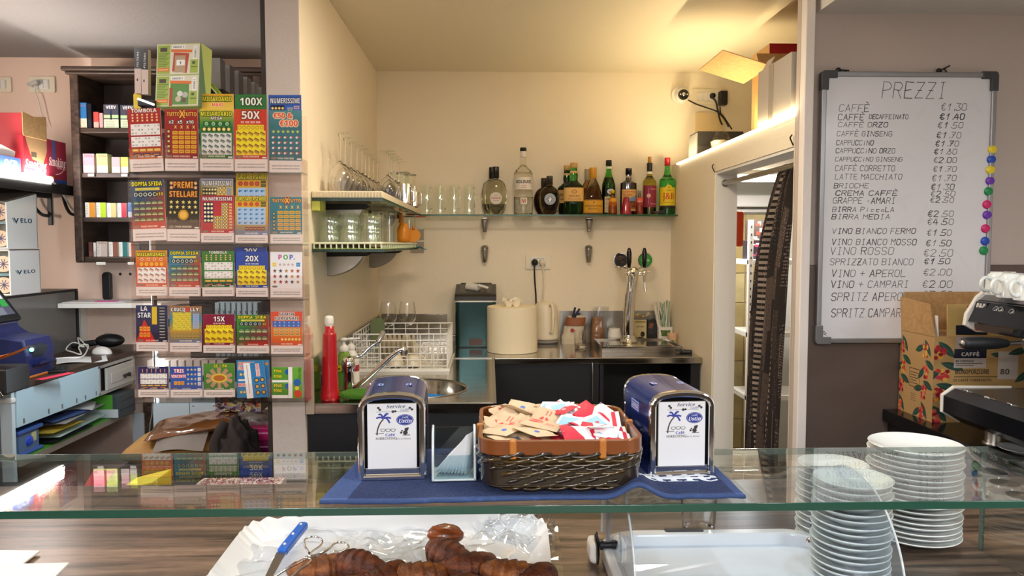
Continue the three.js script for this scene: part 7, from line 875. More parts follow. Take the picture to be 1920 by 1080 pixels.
// ---------- doorway: rod, curtain, things in the back room ----------
{
  const rodA = V(NXR + 0.045, Y(344, DJ, 1350), -DJ), rodB = V(NXR + 0.045, Y(344, DJ, 1350) + 0.0, -DN); const t = thing('curtain_rod', 'metal rod across the top of the doorway holding the dark curtain', 'rod', [0, 0, 0]); mesh('rod_bar', bar(rodA, rodB, 0.011, 16), M.satin, t); mesh('rod_socket', merge([bar(rodA, rodA.clone().add(V(0, 0, 0.015)), 0.017, 18), bar(rodB, rodB.clone().add(V(0, 0, -0.015)), 0.017, 18)]), M.satin, t);
  for (const [px, py, d] of [[1338, 318, 3.43], [1482, 266, 2.54]]) { const h = thing('wall_hook', px < 1400 ? 'small metal hook at the far upper corner of the doorway' : 'small metal hook at the near upper corner of the doorway', 'hook', [NXR - 0.001, Y(py, d, px), -d]); mesh('hook_body', tube([[0, -0.012, 0], [-0.006, 0, 0], [-0.012, 0.014, 0.002], [-0.006, 0.024, 0.003]], 0.0025, 16, 6), M.darkMetal, h); }
  // cloth: near end of the rod, spreading towards the far side as it falls; printed with night facades
  const ca = art(1000, 1000, (g, w, h) => {
    rect(g, 0, 0, w, h, '#29211f');
    const bl = (x, y, bw, bh, tilt) => { g.save(); g.translate(x, y); g.rotate(tilt); const pale = rnd() > 0.55; rect(g, 0, 0, bw, bh, ['#3a2f2b', '#4a3d37', '#2f2624', '#55463e', '#201a1a'][Math.floor(rnd() * 5)]); const sx = 5 + rnd() * 5, sy = 6 + rnd() * 6; for (let i = 3; i < bw - 3; i += sx) for (let j = 3; j < bh - 3; j += sy) if (rnd() > 0.35) rect(g, i, j, sx * 0.6, sy * 0.5, pale ? ['#8a7a6c', '#9a8a7c', '#6a5c52'][Math.floor(rnd() * 3)] : ['#4a3e38', '#5c4e46', '#332a28'][Math.floor(rnd() * 3)]); g.restore(); };
    for (let i = 0; i < 190; i++) bl(rnd() * w * 1.05 - 30, rnd() * h * 1.05 - 40, 26 + rnd() * 90, 60 + rnd() * 150, (rnd() - 0.5) * 0.3);
    for (const [x0, amp, ph, bw] of [[600, 60, 0, 130], [180, 40, 2, 90]]) for (let y = 0; y < h; y += 15) { const x = x0 + amp * Math.sin(y / 190 + ph); rect(g, x, y, bw, 8, y % 45 ? '#a8988a' : '#8a7b70'); rect(g, x, y + 8, bw, 7, '#1d1716'); for (let k = 0; k < 5; k++) rect(g, x + k * bw / 5, y, 2, 8, '#5a4c44'); }
    for (let i = 0; i < 30; i++) rect(g, rnd() * w, rnd() * h, 3, 40 + rnd() * 120, '#8a7c72');
  });
  const top = rodA.y + 0.012, zf = -DN - 0.005, bot = 0.3;
  const cu = tag(mesh('curtain', (() => { const g = sheet(120, 50, (u, v) => { const y = bot + (top - bot) * v, k = 1 - v, w = 0.21 + 0.09 * Math.min(1, k * 4), z = zf - u * w - 0.25 * Math.pow(k / 0.7, 0.38), fold = Math.sin(u * 21 + 1.5 * Math.sin(v * 3)) * (0.01 + 0.012 * k) + 0.012 * noise(u * 9, v * 5); return [NXR + 0.045 + fold, y, z]; }); return onArt(g, ca); })(), new THREE.MeshPhysicalMaterial({ map: ca.paper.map, roughness: 0.9, side: THREE.DoubleSide })), 'dark brown curtain printed with city facades, gathered at the near side of the doorway', 'curtain');
  const wx = NXR + WT + 0.004; const oc = thing('orange_case', 'bright orange plastic case hanging on the inside wall of the back room', 'case', [wx, Y(428, 3.66), -3.66]); const ch = Y(392, 3.62) - Y(462, 3.62); mesh('case_half', bx(0.048, ch, 0.16, 0.014).translate(0.024, 0, 0), M.orange, oc); mesh('case_half', bx(0.042, ch * 0.95, 0.156, 0.014).translate(0.071, -0.004, 0), M.orange, oc); mesh('case_handle', bx(0.03, 0.02, 0.09, 0.006).translate(0.045, ch / 2 + 0.006, 0), mat('#d8452a', 0.4), oc); mesh('case_latch', bx(0.02, 0.016, 0.05, 0.004).translate(0.046, -ch / 2 - 0.006, 0), mat('#d8452a', 0.4), oc);
  const dR = 4.3, rk = thing('steel_rack', 'white perforated steel rack with coloured boxes in the back room', 'rack', [0, 0, 0]); const u0 = X(1404, dR), u1 = X(1412, dR); mesh('upright', slab(u0, u1, 0, Y(412, dR), -dR - 0.03, -dR, 0.001), M.white, rk); mesh('upright', slab(u0 + 0.55, u1 + 0.55, 0, Y(412, dR), -dR - 0.03, -dR, 0.001), M.white, rk); for (let i = 0; i < 26; i++) mesh('punched_hole', bx(0.006, 0.014, 0.001, 0), M.softBlack, rk, [(u0 + u1) / 2, Y(412, dR) - 0.04 - i * 0.045, -dR + 0.0006]);
  for (const py of [487, 625, 745]) mesh('shelf', slab(u0, u1 + 0.55, Y(py, dR) - 0.03, Y(py, dR), -dR - 0.3, -dR - 0.005, 0.002), M.white, rk);
  for (let i = 0; i < 5; i++) mesh('price_label', bx(0.075, 0.05, 0.002, 0), M.paper, rk, [u1 + 0.045, Y(515 + i * 20, dR), -dR + 0.001]);
  const bxA = (label, px0, px1, pb, pt, c, c2) => { const d = dR + 0.05, w = X(px1, d) - X(px0, d), h = Y(pt, d) - Y(pb, d), a = art(80, 90, (g, W, H) => { rect(g, 0, 0, W, H, c); for (let i = 0; i < 12; i++) rect(g, rnd() * W, rnd() * H, 10 + rnd() * 20, 6 + rnd() * 14, i % 2 ? c2 : '#c8b8b0'); }), [g, m] = carton(w, h, 0.14, mat(c, 0.6), { pz: a }); T(mesh('stored_box', g.translate(0, h / 2, -0.07), m, null, [(X(px0, d) + X(px1, d)) / 2, Y(487, dR) + (pb < 480 ? Y(pb, d) - Y(483, d) : 0), -d]), label, 'box'); };
  bxA('dark box with magenta print on the white rack in the back room', 1407, 1432, 483, 447, '#2a1c2a', '#b83a5a'); bxA('box with red and green print standing on the dark box in the back room', 1411, 1436, 446, 408, '#4a3a30', '#a8402a');
}
// ---------- whiteboard ----------
{
  const d = DWR - 0.03, A = P(1545, 139, d), B = P(1868, 139, d), C = P(1535, 640, d), x0 = (A.x + C.x) / 2 - 0.002, x1 = B.x - 0.008, y1 = A.y, y0 = C.y + 0.002, W = x1 - x0, H = y1 - y0, t = thing('whiteboard', 'white price board with handwritten Italian drinks list and a grey metal frame', 'whiteboard', [(x0 + x1) / 2, (y0 + y1) / 2, -DWR + 0.019]);
  const FONT = { A: '06 20 46|14 34', B: '00 06 36 45 44 33 03|33 42 41 30 00', C: '41 30 10 01 05 16 36 45', D: '00 06 26 45 41 20 00', E: '40 00 06 46|03 33', F: '40 00 06|03 33', G: '41 30 10 01 05 16 36 45 43 23', H: '00 06|40 46|03 43', I: '20 26|10 30|16 36', L: '00 06 46', M: '06 00 23 40 46', N: '06 00 46 40', O: '10 30 41 45 36 16 05 01 10', P: '06 00 30 41 42 33 03', R: '06 00 30 41 42 33 03|23 46', S: '41 30 10 01 02 13 33 44 45 36 16 05', T: '00 40|20 26', U: '00 05 16 36 45 40', V: '00 26 40', Z: '00 40 06 46|13 33', K: '00 06|40 03 46', i: '23 26|21 22', c: '43 23 13 14 15 26 46', o: '23 33 44 45 36 26 15 14 23', '€': '41 30 20 11 15 26 36 45|02 32|04 34', 0: '10 30 41 45 36 16 05 01 10', 1: '12 30 26', 2: '01 10 30 41 42 06 46', 3: '00 40 22 33 44 45 36 16 05', 4: '20 04 44|31 36', 5: '40 10 03 33 44 45 36 06', 7: '00 40 16|12 33', 8: '20 31 22 04 16 36 44 22 11 20', '.': '25 26', '+': '21 25|03 43', '-': '13 33', '·': '23 24' };
  const pw = 1220, ph = Math.round(1220 * H / W), [c, g] = canvas(pw, ph); rect(g, 0, 0, pw, ph, '#dedee2'); for (let i = 0; i < 60; i++) { g.fillStyle = 'rgba(160,160,175,0.05)'; g.beginPath(); g.ellipse(rnd() * pw, rnd() * ph, 20 + rnd() * 120, 6 + rnd() * 20, rnd() * 3, 0, 7); g.fill(); }
  const k = pw / (1868 - 1541), write = (s, px, py, px1, hgt, lw = 4.2, slope = 0) => { // handwriting: letters between two pixels of the photograph
    let w = 0; for (const ch of s) w += ch === ' ' ? 3.2 : ch === 'È' ? 5.6 : ch === '.' ? 3 : 5.6; const lean = (py - 139) * 0.02, X0 = (px - 1545 + lean) * k, sx = (px1 - px) * k / w, sy = hgt * k / 6; let x = X0; let n = 0;
    for (const ch of s) { n++; const q = ch === 'È' ? 'E' : ch, Y0 = (py - 139 + slope * (x - X0) / k) * k; g.strokeStyle = '#26262c'; g.lineWidth = lw + (noise(n * 3.1, px) > 0.68 ? 1.6 : 0) - 0.4; g.lineCap = 'round'; g.lineJoin = 'round'; const sh = (y) => (6 - y) * 0.14 * sx; if (FONT[q]) for (const st of FONT[q].split('|')) { g.beginPath(); st.split(' ').forEach((p, i) => { const a = +p[0] + 0.28 * (noise(n * 7 + i, px, py) - 0.5), b = +p[1] + 0.35 * (noise(n * 5 + i, py, px) - 0.5); g[i ? 'lineTo' : 'moveTo'](x + a * sx + sh(b), Y0 + (b - 3) * sy); }); g.stroke(); } if (ch === 'È') { g.beginPath(); g.moveTo(x + 1.2 * sx + sh(0), Y0 - 5.4 * sy); g.lineTo(x + 2.8 * sx + sh(0), Y0 - 4.2 * sy); g.stroke(); } x += (ch === ' ' ? 3.2 : ch === '.' ? 3 : 5.6) * sx; } };
  write('PREZZI', 1656, 168, 1784, 30, 4.4);
  [['CAFFÈ', 1574, 202, 1634, 13, '€1.30', 1770, 199, 1822, 13], ['CAFFÈ', 1572, 219, 1624, 11, '€1.40', 1768, 217, 1818, 11], ['CAFFÈ ORZO', 1572, 233, 1670, 9, '€1.50', 1764, 233, 1816, 11], ['CAFFÈ GINSENG', 1570, 250, 1678, 9, '€1.70', 1762, 252, 1812, 11], ['CAPPUCCiNO', 1569, 267, 1642, 9, '€1.70', 1760, 268, 1808, 10], ['CAPPUCCiNO ORZO', 1568, 282, 1684, 9, '€1.80', 1758, 283, 1804, 10], ['CAPPUCCiNO GINSENG', 1567, 298, 1698, 8, '€2.00', 1757, 299, 1804, 10], ['CAFFÈ CORRETTO', 1567, 315, 1684, 10, '€1.70', 1756, 316, 1804, 10], ['LATTE MACCHIATO', 1567, 331, 1698, 10, '€1.70', 1754, 333, 1804, 11], ['BRIOCHE', 1565, 348, 1634, 9, '€1.30', 1753, 350, 1800, 11], ['CREMA CAFFÈ', 1568, 362, 1690, 9, '€2.50', 1752, 363, 1802, 10], ['GRAPPE ·AMARI', 1563, 376, 1686, 11, '€2.50', 1751, 375, 1800, 9], ['BIRRA PiccoLA', 1562, 393, 1684, 9, '€2.50', 1747, 401, 1800, 11], ['BIRRA MEDIA', 1561, 407, 1676, 9, '€4.50', 1746, 416, 1800, 11], ['VINO BIANCO FERMO', 1562, 434, 1726, 10, '€1.50', 1746, 437, 1796, 11], ['VINO BIANCO MOSSO', 1561, 455, 1728, 11, '€1.50', 1744, 457, 1796, 11], ['VINO ROSSO', 1558, 472, 1684, 14, '€2.50', 1740, 476, 1800, 13], ['SPRIZZATO BIANCO', 1558, 493, 1722, 12, '€1.50', 1741, 492, 1794, 10], ['VINO + APEROL', 1561, 515, 1708, 13, '€2.00', 1740, 513, 1798, 12], ['VINO + CAMPARI', 1560, 536, 1714, 13, '€2.00', 1738, 536, 1800, 13], ['SPRITZ APEROL', 1561, 560, 1714, 15, '€3.50', 1738, 556, 1800, 13], ['SPRITZ CAMPARI', 1561, 591, 1710, 16]].forEach(([s, a, b, e, hh, s2, a2, b2, e2, h2], i) => { write(s, a, b, e, hh, i === 1 || i === 10 ? 5.2 : 4); if (i === 1) write('DECAFFEINATO', 1632, 218, 1708, 8, 4); if (s2) write(s2, a2, b2, e2, h2, i === 1 || i === 17 ? 5.6 : 4); });
  g.save(); g.translate(40, ph - 60); g.rotate(0.7); text(g, '103-', 0, 0, 30, '#3a3a44', { style: 'italic bold' }); g.restore();
  const bm = new THREE.MeshPhysicalMaterial({ map: texture(c), roughness: 0.28, clearcoat: 0.4, clearcoatRoughness: 0.15 }); const bg = new THREE.BoxGeometry(W, H, 0.01); mesh('writing_surface', bg, [M.grey, M.grey, M.grey, M.grey, bm, M.grey], t, [0, 0, 0.007]);
  const al = mat('#9a9a9c', 0.35, 0.8), fw = 0.016, fz = 0.02; for (const [a, b, w, h] of [[0, H / 2, W, fw], [0, -H / 2, W, fw], [-W / 2, 0, fw, H], [W / 2, 0, fw, H]]) mesh('frame_rail', bx(w, h, fz, 0.003), al, t, [a, b, 0.01]);
  for (const [a, b] of [[-1, 1], [1, 1], [-1, -1], [1, -1]]) { const s = new THREE.Shape(); s.moveTo(0, 0.009); s.lineTo(0.04, 0.009); s.lineTo(0.04, -0.011); s.lineTo(0.012, -0.011); s.lineTo(0.011, -0.05); s.lineTo(-0.009, -0.05); s.lineTo(-0.009, -0.004); s.quadraticCurveTo(-0.008, 0.008, 0, 0.009); const cg = ext(s, 0.024, 0.002); if (a > 0) cg.rotateY(Math.PI); if (b < 0) cg.rotateX(Math.PI); mesh('corner_cap', cg, mat(b > 0 ? '#3c3c3e' : '#6a6a6a', 0.45), t, [a * W / 2, b * H / 2, 0.011]); }
  for (const [px, py, w] of [[1563, 128, 'left'], [1748, 128, 'right']]) { const s = thing('screw_hook', `black screw hook in the wall over the whiteboard's top edge, the ${w} one`, 'hook', [X(px, DWR), Y(py, DWR), -DWR]); mesh('hook_eye', new THREE.TorusGeometry(0.007, 0.003, 8, 18).translate(-0.006, -0.002, 0.012), M.darkMetal, s); mesh('hook_shaft', merge([bar([-0.002, 0, 0.01], [0.03, w === 'left' ? -0.002 : 0.016, 0.012], 0.0025, 8), bar([0, 0, 0], [0, 0, 0.012], 0.0025, 8), bar([0.012, w === 'left' ? 0 : 0.006, 0.012], [0.022, -0.008, 0.012], 0.0022, 8)]), M.darkMetal, s); }
  const mg = lathe([[0.0001, 0.008], [0.012, 0.008], [0.0145, 0.004], [0.0145, 0]], 24).rotateX(Math.PI / 2), zM = -DWR + 0.0315, seen = {}; const MC = [['yellow', '#e8d020', 1851, 277], ['blue', '#1c4ab8', 1850, 296], ['yellow', '#e8d020', 1849, 316], ['purple', '#6a2fb0', 1849, 337], ['green', '#0e8a4a', 1847, 357], ['crimson', '#d01a6a', 1845, 382], ['purple', '#6a2fb0', 1846, 402], ['crimson', '#d01a6a', 1844, 428], ['blue', '#1c4ab8', 1844, 452], ['green', '#0e8a4a', 1842, 470]];
  for (const [n, col, px, py] of MC) { seen[n] = (seen[n] || 0) + 1; T(mesh('magnet', mg, mat(col, 0.3), null, [X(px, 2.47), Y(py, 2.47), zM]), `round ${n} magnet on the whiteboard's right edge, the ${seen[n] === 1 ? 'upper' : 'lower'} of the two ${n} ones`, 'magnet', 'magnets on the whiteboard'); }
}
// ---------- espresso machine, capsule carton, black counter ----------
{
  const KT = EYE - 0.56, ct = thing('black_counter', 'black counter under the coffee machine on the right', 'counter', [0, 0, 0]); mesh('countertop', slab(1.34, 3.1, KT - 0.04, KT, -DWR + 0.022, -1.86, 0.003), M.blackGloss, ct); mesh('counter_body', slab(1.36, 3.1, 0, KT - 0.04, -DWR + 0.022, -1.9), M.black, ct); mesh('drawer_line', slab(1.352, 1.36, KT - 0.16, KT - 0.15, -2.44, -1.92), M.satin, ct);
  const leafy = (g, x, y, s, a) => { g.save(); g.translate(x, y); g.rotate(a); g.fillStyle = '#22453a'; g.beginPath(); g.moveTo(0, 0); g.quadraticCurveTo(s * 0.5, -s * 0.36, s, 0); g.quadraticCurveTo(s * 0.5, s * 0.3, 0, 0); g.fill(); g.strokeStyle = '#5a7a62'; g.lineWidth = 1.5; g.beginPath(); g.moveTo(0, 0); g.lineTo(s * 0.9, 0); g.stroke(); g.restore(); };
  const berries = (g, x, y, n) => { for (let i = 0; i < n; i++) disc(g, x + (rnd() - 0.5) * 36, y + (rnd() - 0.5) * 46, 8, ['#a81c28', '#c0303a', '#8a1420', '#d8584a', '#d8a83a'][Math.floor(rnd() * 5)]); };
  const plant = (g, w, h, xs) => { for (const x of xs) for (let y = 20; y < h + 20; y += 84) { const q = x + 14 * Math.sin(y / 60); leafy(g, q, y, 84, 0.5 + 0.4 * Math.sin(y)); leafy(g, q, y + 26, 80, 2.7 + 0.3 * Math.cos(y)); berries(g, q + 8, y + 44, 16); } };
  const aL = art(300, 340, (g, w, h) => { rect(g, 0, 0, w, h, '#b48f5e'); rect(g, 0, 0, w, 4, '#8a6a40'); plant(g, w, h, [16, 215]); g.strokeStyle = '#4a3a24'; g.lineWidth = 3; g.strokeRect(96, 148, 90, 74); for (let i = 0; i < 5; i++) rect(g, 104, 162 + i * 11, 70 - (i % 2) * 16, 3, '#4a3a24'); for (let i = 0; i < 4; i++) rect(g, 112, 250 + i * 9, 46, 2.5, '#7a5a3a'); });
  const aF = art(420, 340, (g, w, h) => { rect(g, 0, 0, w, h, '#b9965f'); plant(g, w, h, [10]); rect(g, 72, 0, 100, 48, '#b0a09a'); text(g, 'Service', 122, 14, 20, '#1c1a1a', { font: 'serif', style: 'italic bold' }); rect(g, 68, 50, 108, 36, '#161a30'); text(g, 'CAFFÈ', 122, 70, 21, '#e4e0dc'); rect(g, 68, 86, 108, 38, '#c4bcb6'); text(g, '80 CAPSULE', 104, 97, 11, '#2a2624'); for (let i = 0; i < 2; i++) rect(g, 74, 106 + i * 8, 90 - i * 30, 2.5, '#5a504a'); text(g, 'MONOPORZIONE', 130, 140, 26, '#1c1814', { fit: 116 }); rect(g, 70, 158, 200, 2.5, '#3a2a1a'); text(g, 'DI CAFFÈ TORREFATTO', 132, 172, 15, '#3a2a1a', { fit: 128 }); leafy(g, 190, 70, 60, 0.2); rect(g, 216, 60, 68, 110, '#c4bab0'); text(g, '80', 240, 140, 30, '#4a443e'); plant(g, w, h, [320]); });
  const c0 = V(1.392, KT, -2.28), c1 = V(1.392, KT, -2.474), Ld = Math.hypot(c1.x - c0.x, c1.z - c0.z), ry = Math.atan2(c1.x - c0.x, -(c1.z - c0.z)), bw = 0.4, bh = 0.272, bxn = thing('capsule_carton', 'open kraft carton printed with coffee leaves and berries and MONOPORZIONE CAFFÈ', 'carton', [c0.x, KT, c0.z], -ry);
  { const [g, m] = carton(bw, bh, Ld, M.kraft, { nx: aL, pz: aF }); mesh('carton_body', g.translate(bw / 2, bh / 2, -Ld / 2), m, bxn); mesh('carton_flap', ext([[-Ld / 2, 0], [Ld / 2, 0], [Ld / 2 - 0.025, 0.1], [-Ld / 2, 0.112]], 0.004).rotateY(-Math.PI / 2).rotateZ(0.06).translate(0.002, bh, -Ld / 2), M.kraft, bxn); mesh('carton_flap', bx(bw, 0.13, 0.004, 0.001).rotateX(0.1).translate(bw / 2, bh + 0.064, -Ld + 0.01), M.kraft, bxn); mesh('carton_flap', bx(bw - 0.02, 0.1, 0.004, 0.001).rotateX(-0.05).translate(bw / 2 + 0.03, bh + 0.05, -0.004), mat('#c8a868', 0.75), bxn); mesh('dark_sticker', bx(0.1, 0.03, 0.001, 0).rotateX(-0.05).translate(0.117, bh + 0.02, 0.0005), mat('#181c2a', 0.4), bxn); mesh('white_corner', bx(0.002, 0.09, 0.016, 0).rotateZ(0.05).translate(0.012, bh + 0.02, -0.01), M.white, bxn); }
  const mz0 = -2.13, Lm = 0.78, xT = 1.335, xH = X(1824, 2.12), m = thing('espresso_machine', 'black, grey and white espresso machine cut off by the right edge', 'coffee machine', [0, 0, 0]), zc = mz0 + Lm / 2, greyM = mat('#77757a', 0.4, 0.3), pan = mat('#101116', 0.2);
  const yA = Y(800, 2.1), yB = Y(736, 2.12), yTop = Y(553, 2.12), yHb = Y(612, 2.12);
  const zz = (pts, len, b = 0.003) => ext(pts, len, b); // profile in x-y swept along z
  mesh('drip_tray', zz([[xT + 0.05, yA - 0.0], [xT, yA + 0.03], [xT, yB - 0.02], [xT + 0.03, yB], [xT + 0.5, yB], [xT + 0.5, yA]], Lm).translate(0, 0, zc), pan, m); mesh('tray_bevel', zz([[xT - 0.001, yB - 0.021], [xT + 0.028, yB + 0.001], [xT + 0.036, yB + 0.001], [xT, yB - 0.03]], Lm - 0.004, 0).translate(0, 0, zc + 0.002), greyM, m); mesh('tray_grille', slab(xT + 0.04, xT + 0.3, yB, yB + 0.004, mz0 + 0.02, mz0 + Lm - 0.02), M.satin, m); for (let i = 0; i < 5; i++) mesh('grille_clip', bx(0.014, 0.008, 0.02, 0.003), M.chrome, m, [xT + 0.036, yB + 0.004, mz0 + 0.05 + i * 0.09]);
  mesh('tray_end', zz([[xT + 0.05, yA - 0.002], [xT - 0.003, yA + 0.028], [xT - 0.003, yB - 0.018], [xT + 0.03, yB + 0.006], [xT + 0.2, yB + 0.004], [xT + 0.2, yA]], 0.012).translate(0, 0, mz0 - 0.006), M.white, m);
  mesh('machine_back', slab(xH + 0.2, xH + 0.52, yB, yHb + 0.02, mz0 + 0.02, mz0 + Lm - 0.02, 0.004), greyM, m);
  mesh('control_panel', zz([[xH + 0.03, yHb - 0.004], [xH, yHb + 0.012], [xH + 0.028, yTop - 0.02], [xH + 0.25, yTop - 0.02], [xH + 0.25, yHb - 0.004]], Lm).translate(0, 0, zc), pan, m); mesh('panel_bevel', zz([[xH + 0.0265, yTop - 0.021], [xH + 0.06, yTop + 0.004], [xH + 0.07, yTop + 0.004], [xH + 0.07, yTop - 0.024]], Lm - 0.002).translate(0, 0, zc), greyM, m); mesh('chrome_skirt', zz([[xH + 0.03, yHb - 0.004], [xH + 0.002, yHb + 0.01], [xH + 0.02, yHb - 0.016], [xH + 0.2, yHb - 0.03], [xH + 0.2, yHb - 0.004]], Lm - 0.004, 0.001).translate(0, 0, zc), M.chrome, m);
  mesh('cup_tray', slab(xH + 0.06, xH + 0.5, yTop - 0.01, yTop + 0.004, mz0, mz0 + Lm, 0.002), M.satin, m); mesh('side_cheek', zz([[xH - 0.008, yHb + 0.0], [xH - 0.004, yHb + 0.03], [xH + 0.026, yTop - 0.01], [xH + 0.11, yTop + 0.062], [xH + 0.135, yTop + 0.062], [xH + 0.06, yTop], [xH + 0.3, yTop], [xH + 0.3, yHb - 0.03], [xH + 0.03, yHb - 0.02]], 0.014).translate(0, 0, mz0 - 0.007), M.white, m); mesh('cup_rail', bar([xH + 0.12, yTop + 0.055, mz0], [xH + 0.12, yTop + 0.055, mz0 + Lm], 0.005, 10), M.white, m);
  const front = (px, py) => { const dd = (xH) * FOCAL / (px - 917); return [xH + 0.008, Y(py, dd, px), -dd]; };
  const log = art(90, 70, (g, w, h) => { rect(g, 0, 0, w, h, '#101116'); text(g, 'B&P', 45, 22, 34, '#e8e4e0', { max: 74 }); text(g, 'S1000', 45, 52, 18, '#4a4a52'); }), btn = art(64, 64, (g) => { rect(g, 0, 0, 64, 64, '#101116'); g.strokeStyle = '#b8b8bc'; g.lineWidth = 4; g.beginPath(); g.arc(32, 32, 27, 0, 7); g.stroke(); disc(g, 24, 38, 9, '#d8d8d8'); disc(g, 40, 26, 7, '#d8d8d8'); g.beginPath(); g.moveTo(14, 50); g.lineTo(50, 14); g.stroke(); });
  const stick = (name, w, h, a, px, py, round) => { const g = onArt(round ? new THREE.CircleGeometry(w / 2, 24) : new THREE.PlaneGeometry(w, h), a), q = front(px, py); const o = mesh(name, g.rotateY(-Math.PI / 2).rotateZ(-0.3), a.gloss, m, q); const f = (q[1] - (yHb + 0.012)) / (yTop - 0.02 - yHb - 0.012); o.position.x = xH + 0.028 * f - 0.0035; };
  stick('maker_badge', 0.052, 0.036, log, 1848, 577); stick('button', 0.026, 0, btn, 1879, 582, 1); stick('button', 0.026, 0, btn, 1888, 583, 1); stick('button', 0.026, 0, btn, 1910, 587, 1); { const q = front(1830, 575); mesh('power_button', new THREE.SphereGeometry(0.006, 14, 10), mat('#8a1c1c', 0.3), m, [q[0] + 0.004, q[1], q[2]]); }
  for (const [px, py] of [[1866, 812]]) { const p = P(px, py, 2.0); mesh('foot', lathe([[0.0001, 0], [0.026, 0], [0.026, 0.012], [0.02, 0.014], [0.02, yA - KT + 0.006]], 24), M.satin, m, [xT + 0.06, KT, -2.0]); mesh('foot', lathe([[0.0001, 0], [0.026, 0], [0.02, 0.014], [0.02, yA - KT + 0.006]], 24), M.satin, m, [xT + 0.42, KT, -2.0]); mesh('foot', lathe([[0.0001, 0], [0.026, 0], [0.02, 0.014], [0.02, yA - KT + 0.006]], 24), M.satin, m, [xT + 0.42, KT, -1.87]); }
  const gz = -1.985, gx = xH + 0.1, gy = yHb - 0.004; mesh('group_head', merge([lathe([[0.0001, 0], [0.036, 0], [0.038, -0.03], [0.034, -0.034], [0.034, -0.05], [0.0001, -0.05]], 32).translate(gx, gy, gz), bx(0.05, 0.03, 0.07, 0.006).translate(gx + 0.02, gy - 0.0, gz)]), M.chrome, m);
  const pf = thing('portafilter', 'portafilter with a black handle locked in the coffee machine, pointing left', 'portafilter', [gx, Y(647, 1.99) - 0.004, gz]); mesh('filter_basket', merge([lathe([[0.0001, -0.02], [0.02, -0.02], [0.034, -0.008], [0.035, 0.022], [0.0001, 0.022]], 28), tube([[0, -0.018, 0], [0, -0.03, 0], [0, -0.034, 0.018], [0, -0.05, 0.02]], 0.007, 16, 8), tube([[0, -0.03, 0], [0, -0.034, -0.018], [0, -0.05, -0.02]], 0.007, 16, 8)]), M.chrome, pf); const hx = X(1806, 1.99) - gx; mesh('handle', lathe([[0.0001, 0], [0.012, 0.002], [0.017, 0.015], [0.0175, 0.06], [0.0155, 0.1], [0.011, 0.125], [0.008, 0.13], [0.0001, 0.13]], 24).rotateZ(-Math.PI / 2).translate(hx, 0.004, 0), mat('#15171c', 0.5), pf); mesh('handle_cap', lathe([[0.0001, -0.004], [0.008, -0.003], [0.011, 0.004]], 18).rotateZ(-Math.PI / 2).translate(hx, 0.004, 0), M.satin, pf); mesh('handle_neck', bar([hx + 0.128, 0.004, 0], [-0.03, 0.006, 0], 0.006, 12), M.chrome, pf);
  const pg = art(60, 60, (g) => { rect(g, 0, 0, 60, 60, '#ece6d8'); rect(g, 14, 12, 30, 4, '#8a2a24'); rect(g, 16, 20, 26, 16, '#5a5048'); });
  const cup0 = thing('espresso_cup', 'white espresso cup on top of the coffee machine, the left one', 'cup', [0, 0, 0], 0, 'cups on top of the coffee machine'); mesh('cup_body', lathe([[0.036, 0], [0.0365, 0.004], [0.034, 0.04], [0.03, 0.056], [0.024, 0.06], [0.024, 0.064], [0.0001, 0.064], [0.0001, 0.058], [0.022, 0.055], [0.03, 0.045], [0.0335, 0.002], [0.036, 0]], 32), M.porcelain, cup0); mesh('handle', new THREE.TorusGeometry(0.017, 0.0042, 10, 24).scale(1, 1.1, 1).translate(-0.044, 0.03, 0.0), M.porcelain, cup0); mesh('printed_mark', wrap(0.0362, 0.012, 0.046, pg, 0.7).rotateY(0.2), pg.gloss, cup0);
  const place = (o, px, d) => o.position.set(X(px, d), yTop + 0.0045, -d); place(cup0, 1876, 2.02); cup0.rotation.y = 0.15; const c2 = copy(cup0, 'white espresso cup on top of the coffee machine, the middle one', [0, 0, 0], 0.1); place(c2, 1900, 1.92); const c3 = copy(cup0, 'white espresso cup on top of the coffee machine, half cut off by the right edge', [0, 0, 0], 0.2); place(c3, 1934, 1.82);
  const sc = thing('saucer', 'single white saucer on the black counter, cut off by the photo\'s right edge', 'saucer', [X(1930, 1.93), KT, -1.93]); mesh('saucer_body', lathe([[0.0001, 0], [0.025, 0], [0.03, 0.004], [0.056, 0.014], [0.057, 0.016], [0.028, 0.008], [0.0001, 0.006]], 36), M.porcelain, sc);
}
// ---------- glass shelf over the counter and what stands on it ----------
const GF = 1.087, GB = 1.387, GT = 0.012;
{
  const t = thing('glass_counter_shelf', 'long clear glass shelf with a green front edge, raised over the bar counter', 'glass shelf', [0, 0, 0]), xl = -1.15, xr = X(1864, GB);
  mesh('top_pane', slab(xl, xr, GLASS - GT, GLASS, -GB + 0.002, -GF - 0.003), M.pane, t); mesh('front_edge', slab(xl, xr, GLASS - GT, GLASS, -GF - 0.003, -GF, 0.001), M.greenEdge, t); mesh('back_edge', slab(xl, xr, GLASS - GT, GLASS, -GB, -GB + 0.002), mat('#a3b0ab', 0.1, 0, { transmission: 0.6, thickness: 0 }), t); mesh('side_edge', slab(xr, xr + 0.002, GLASS - GT, GLASS, -GB, -GF), M.pane, t);
  for (const x of [xl + 0.01, xr - 0.008]) { mesh('side_pane', slab(x - 0.004, x + 0.004, WOOD + 0.001, GLASS - GT - 0.001, -GB + 0.006, -GF - 0.01), M.pane, t); mesh('side_pane_edge', slab(x - 0.004, x + 0.004, WOOD + 0.001, GLASS - GT - 0.001, -GB + 0.002, -GB + 0.006), mat('#8fa5a0', 0.1, 0, { transmission: 0.5, thickness: 0 }), t); }
}
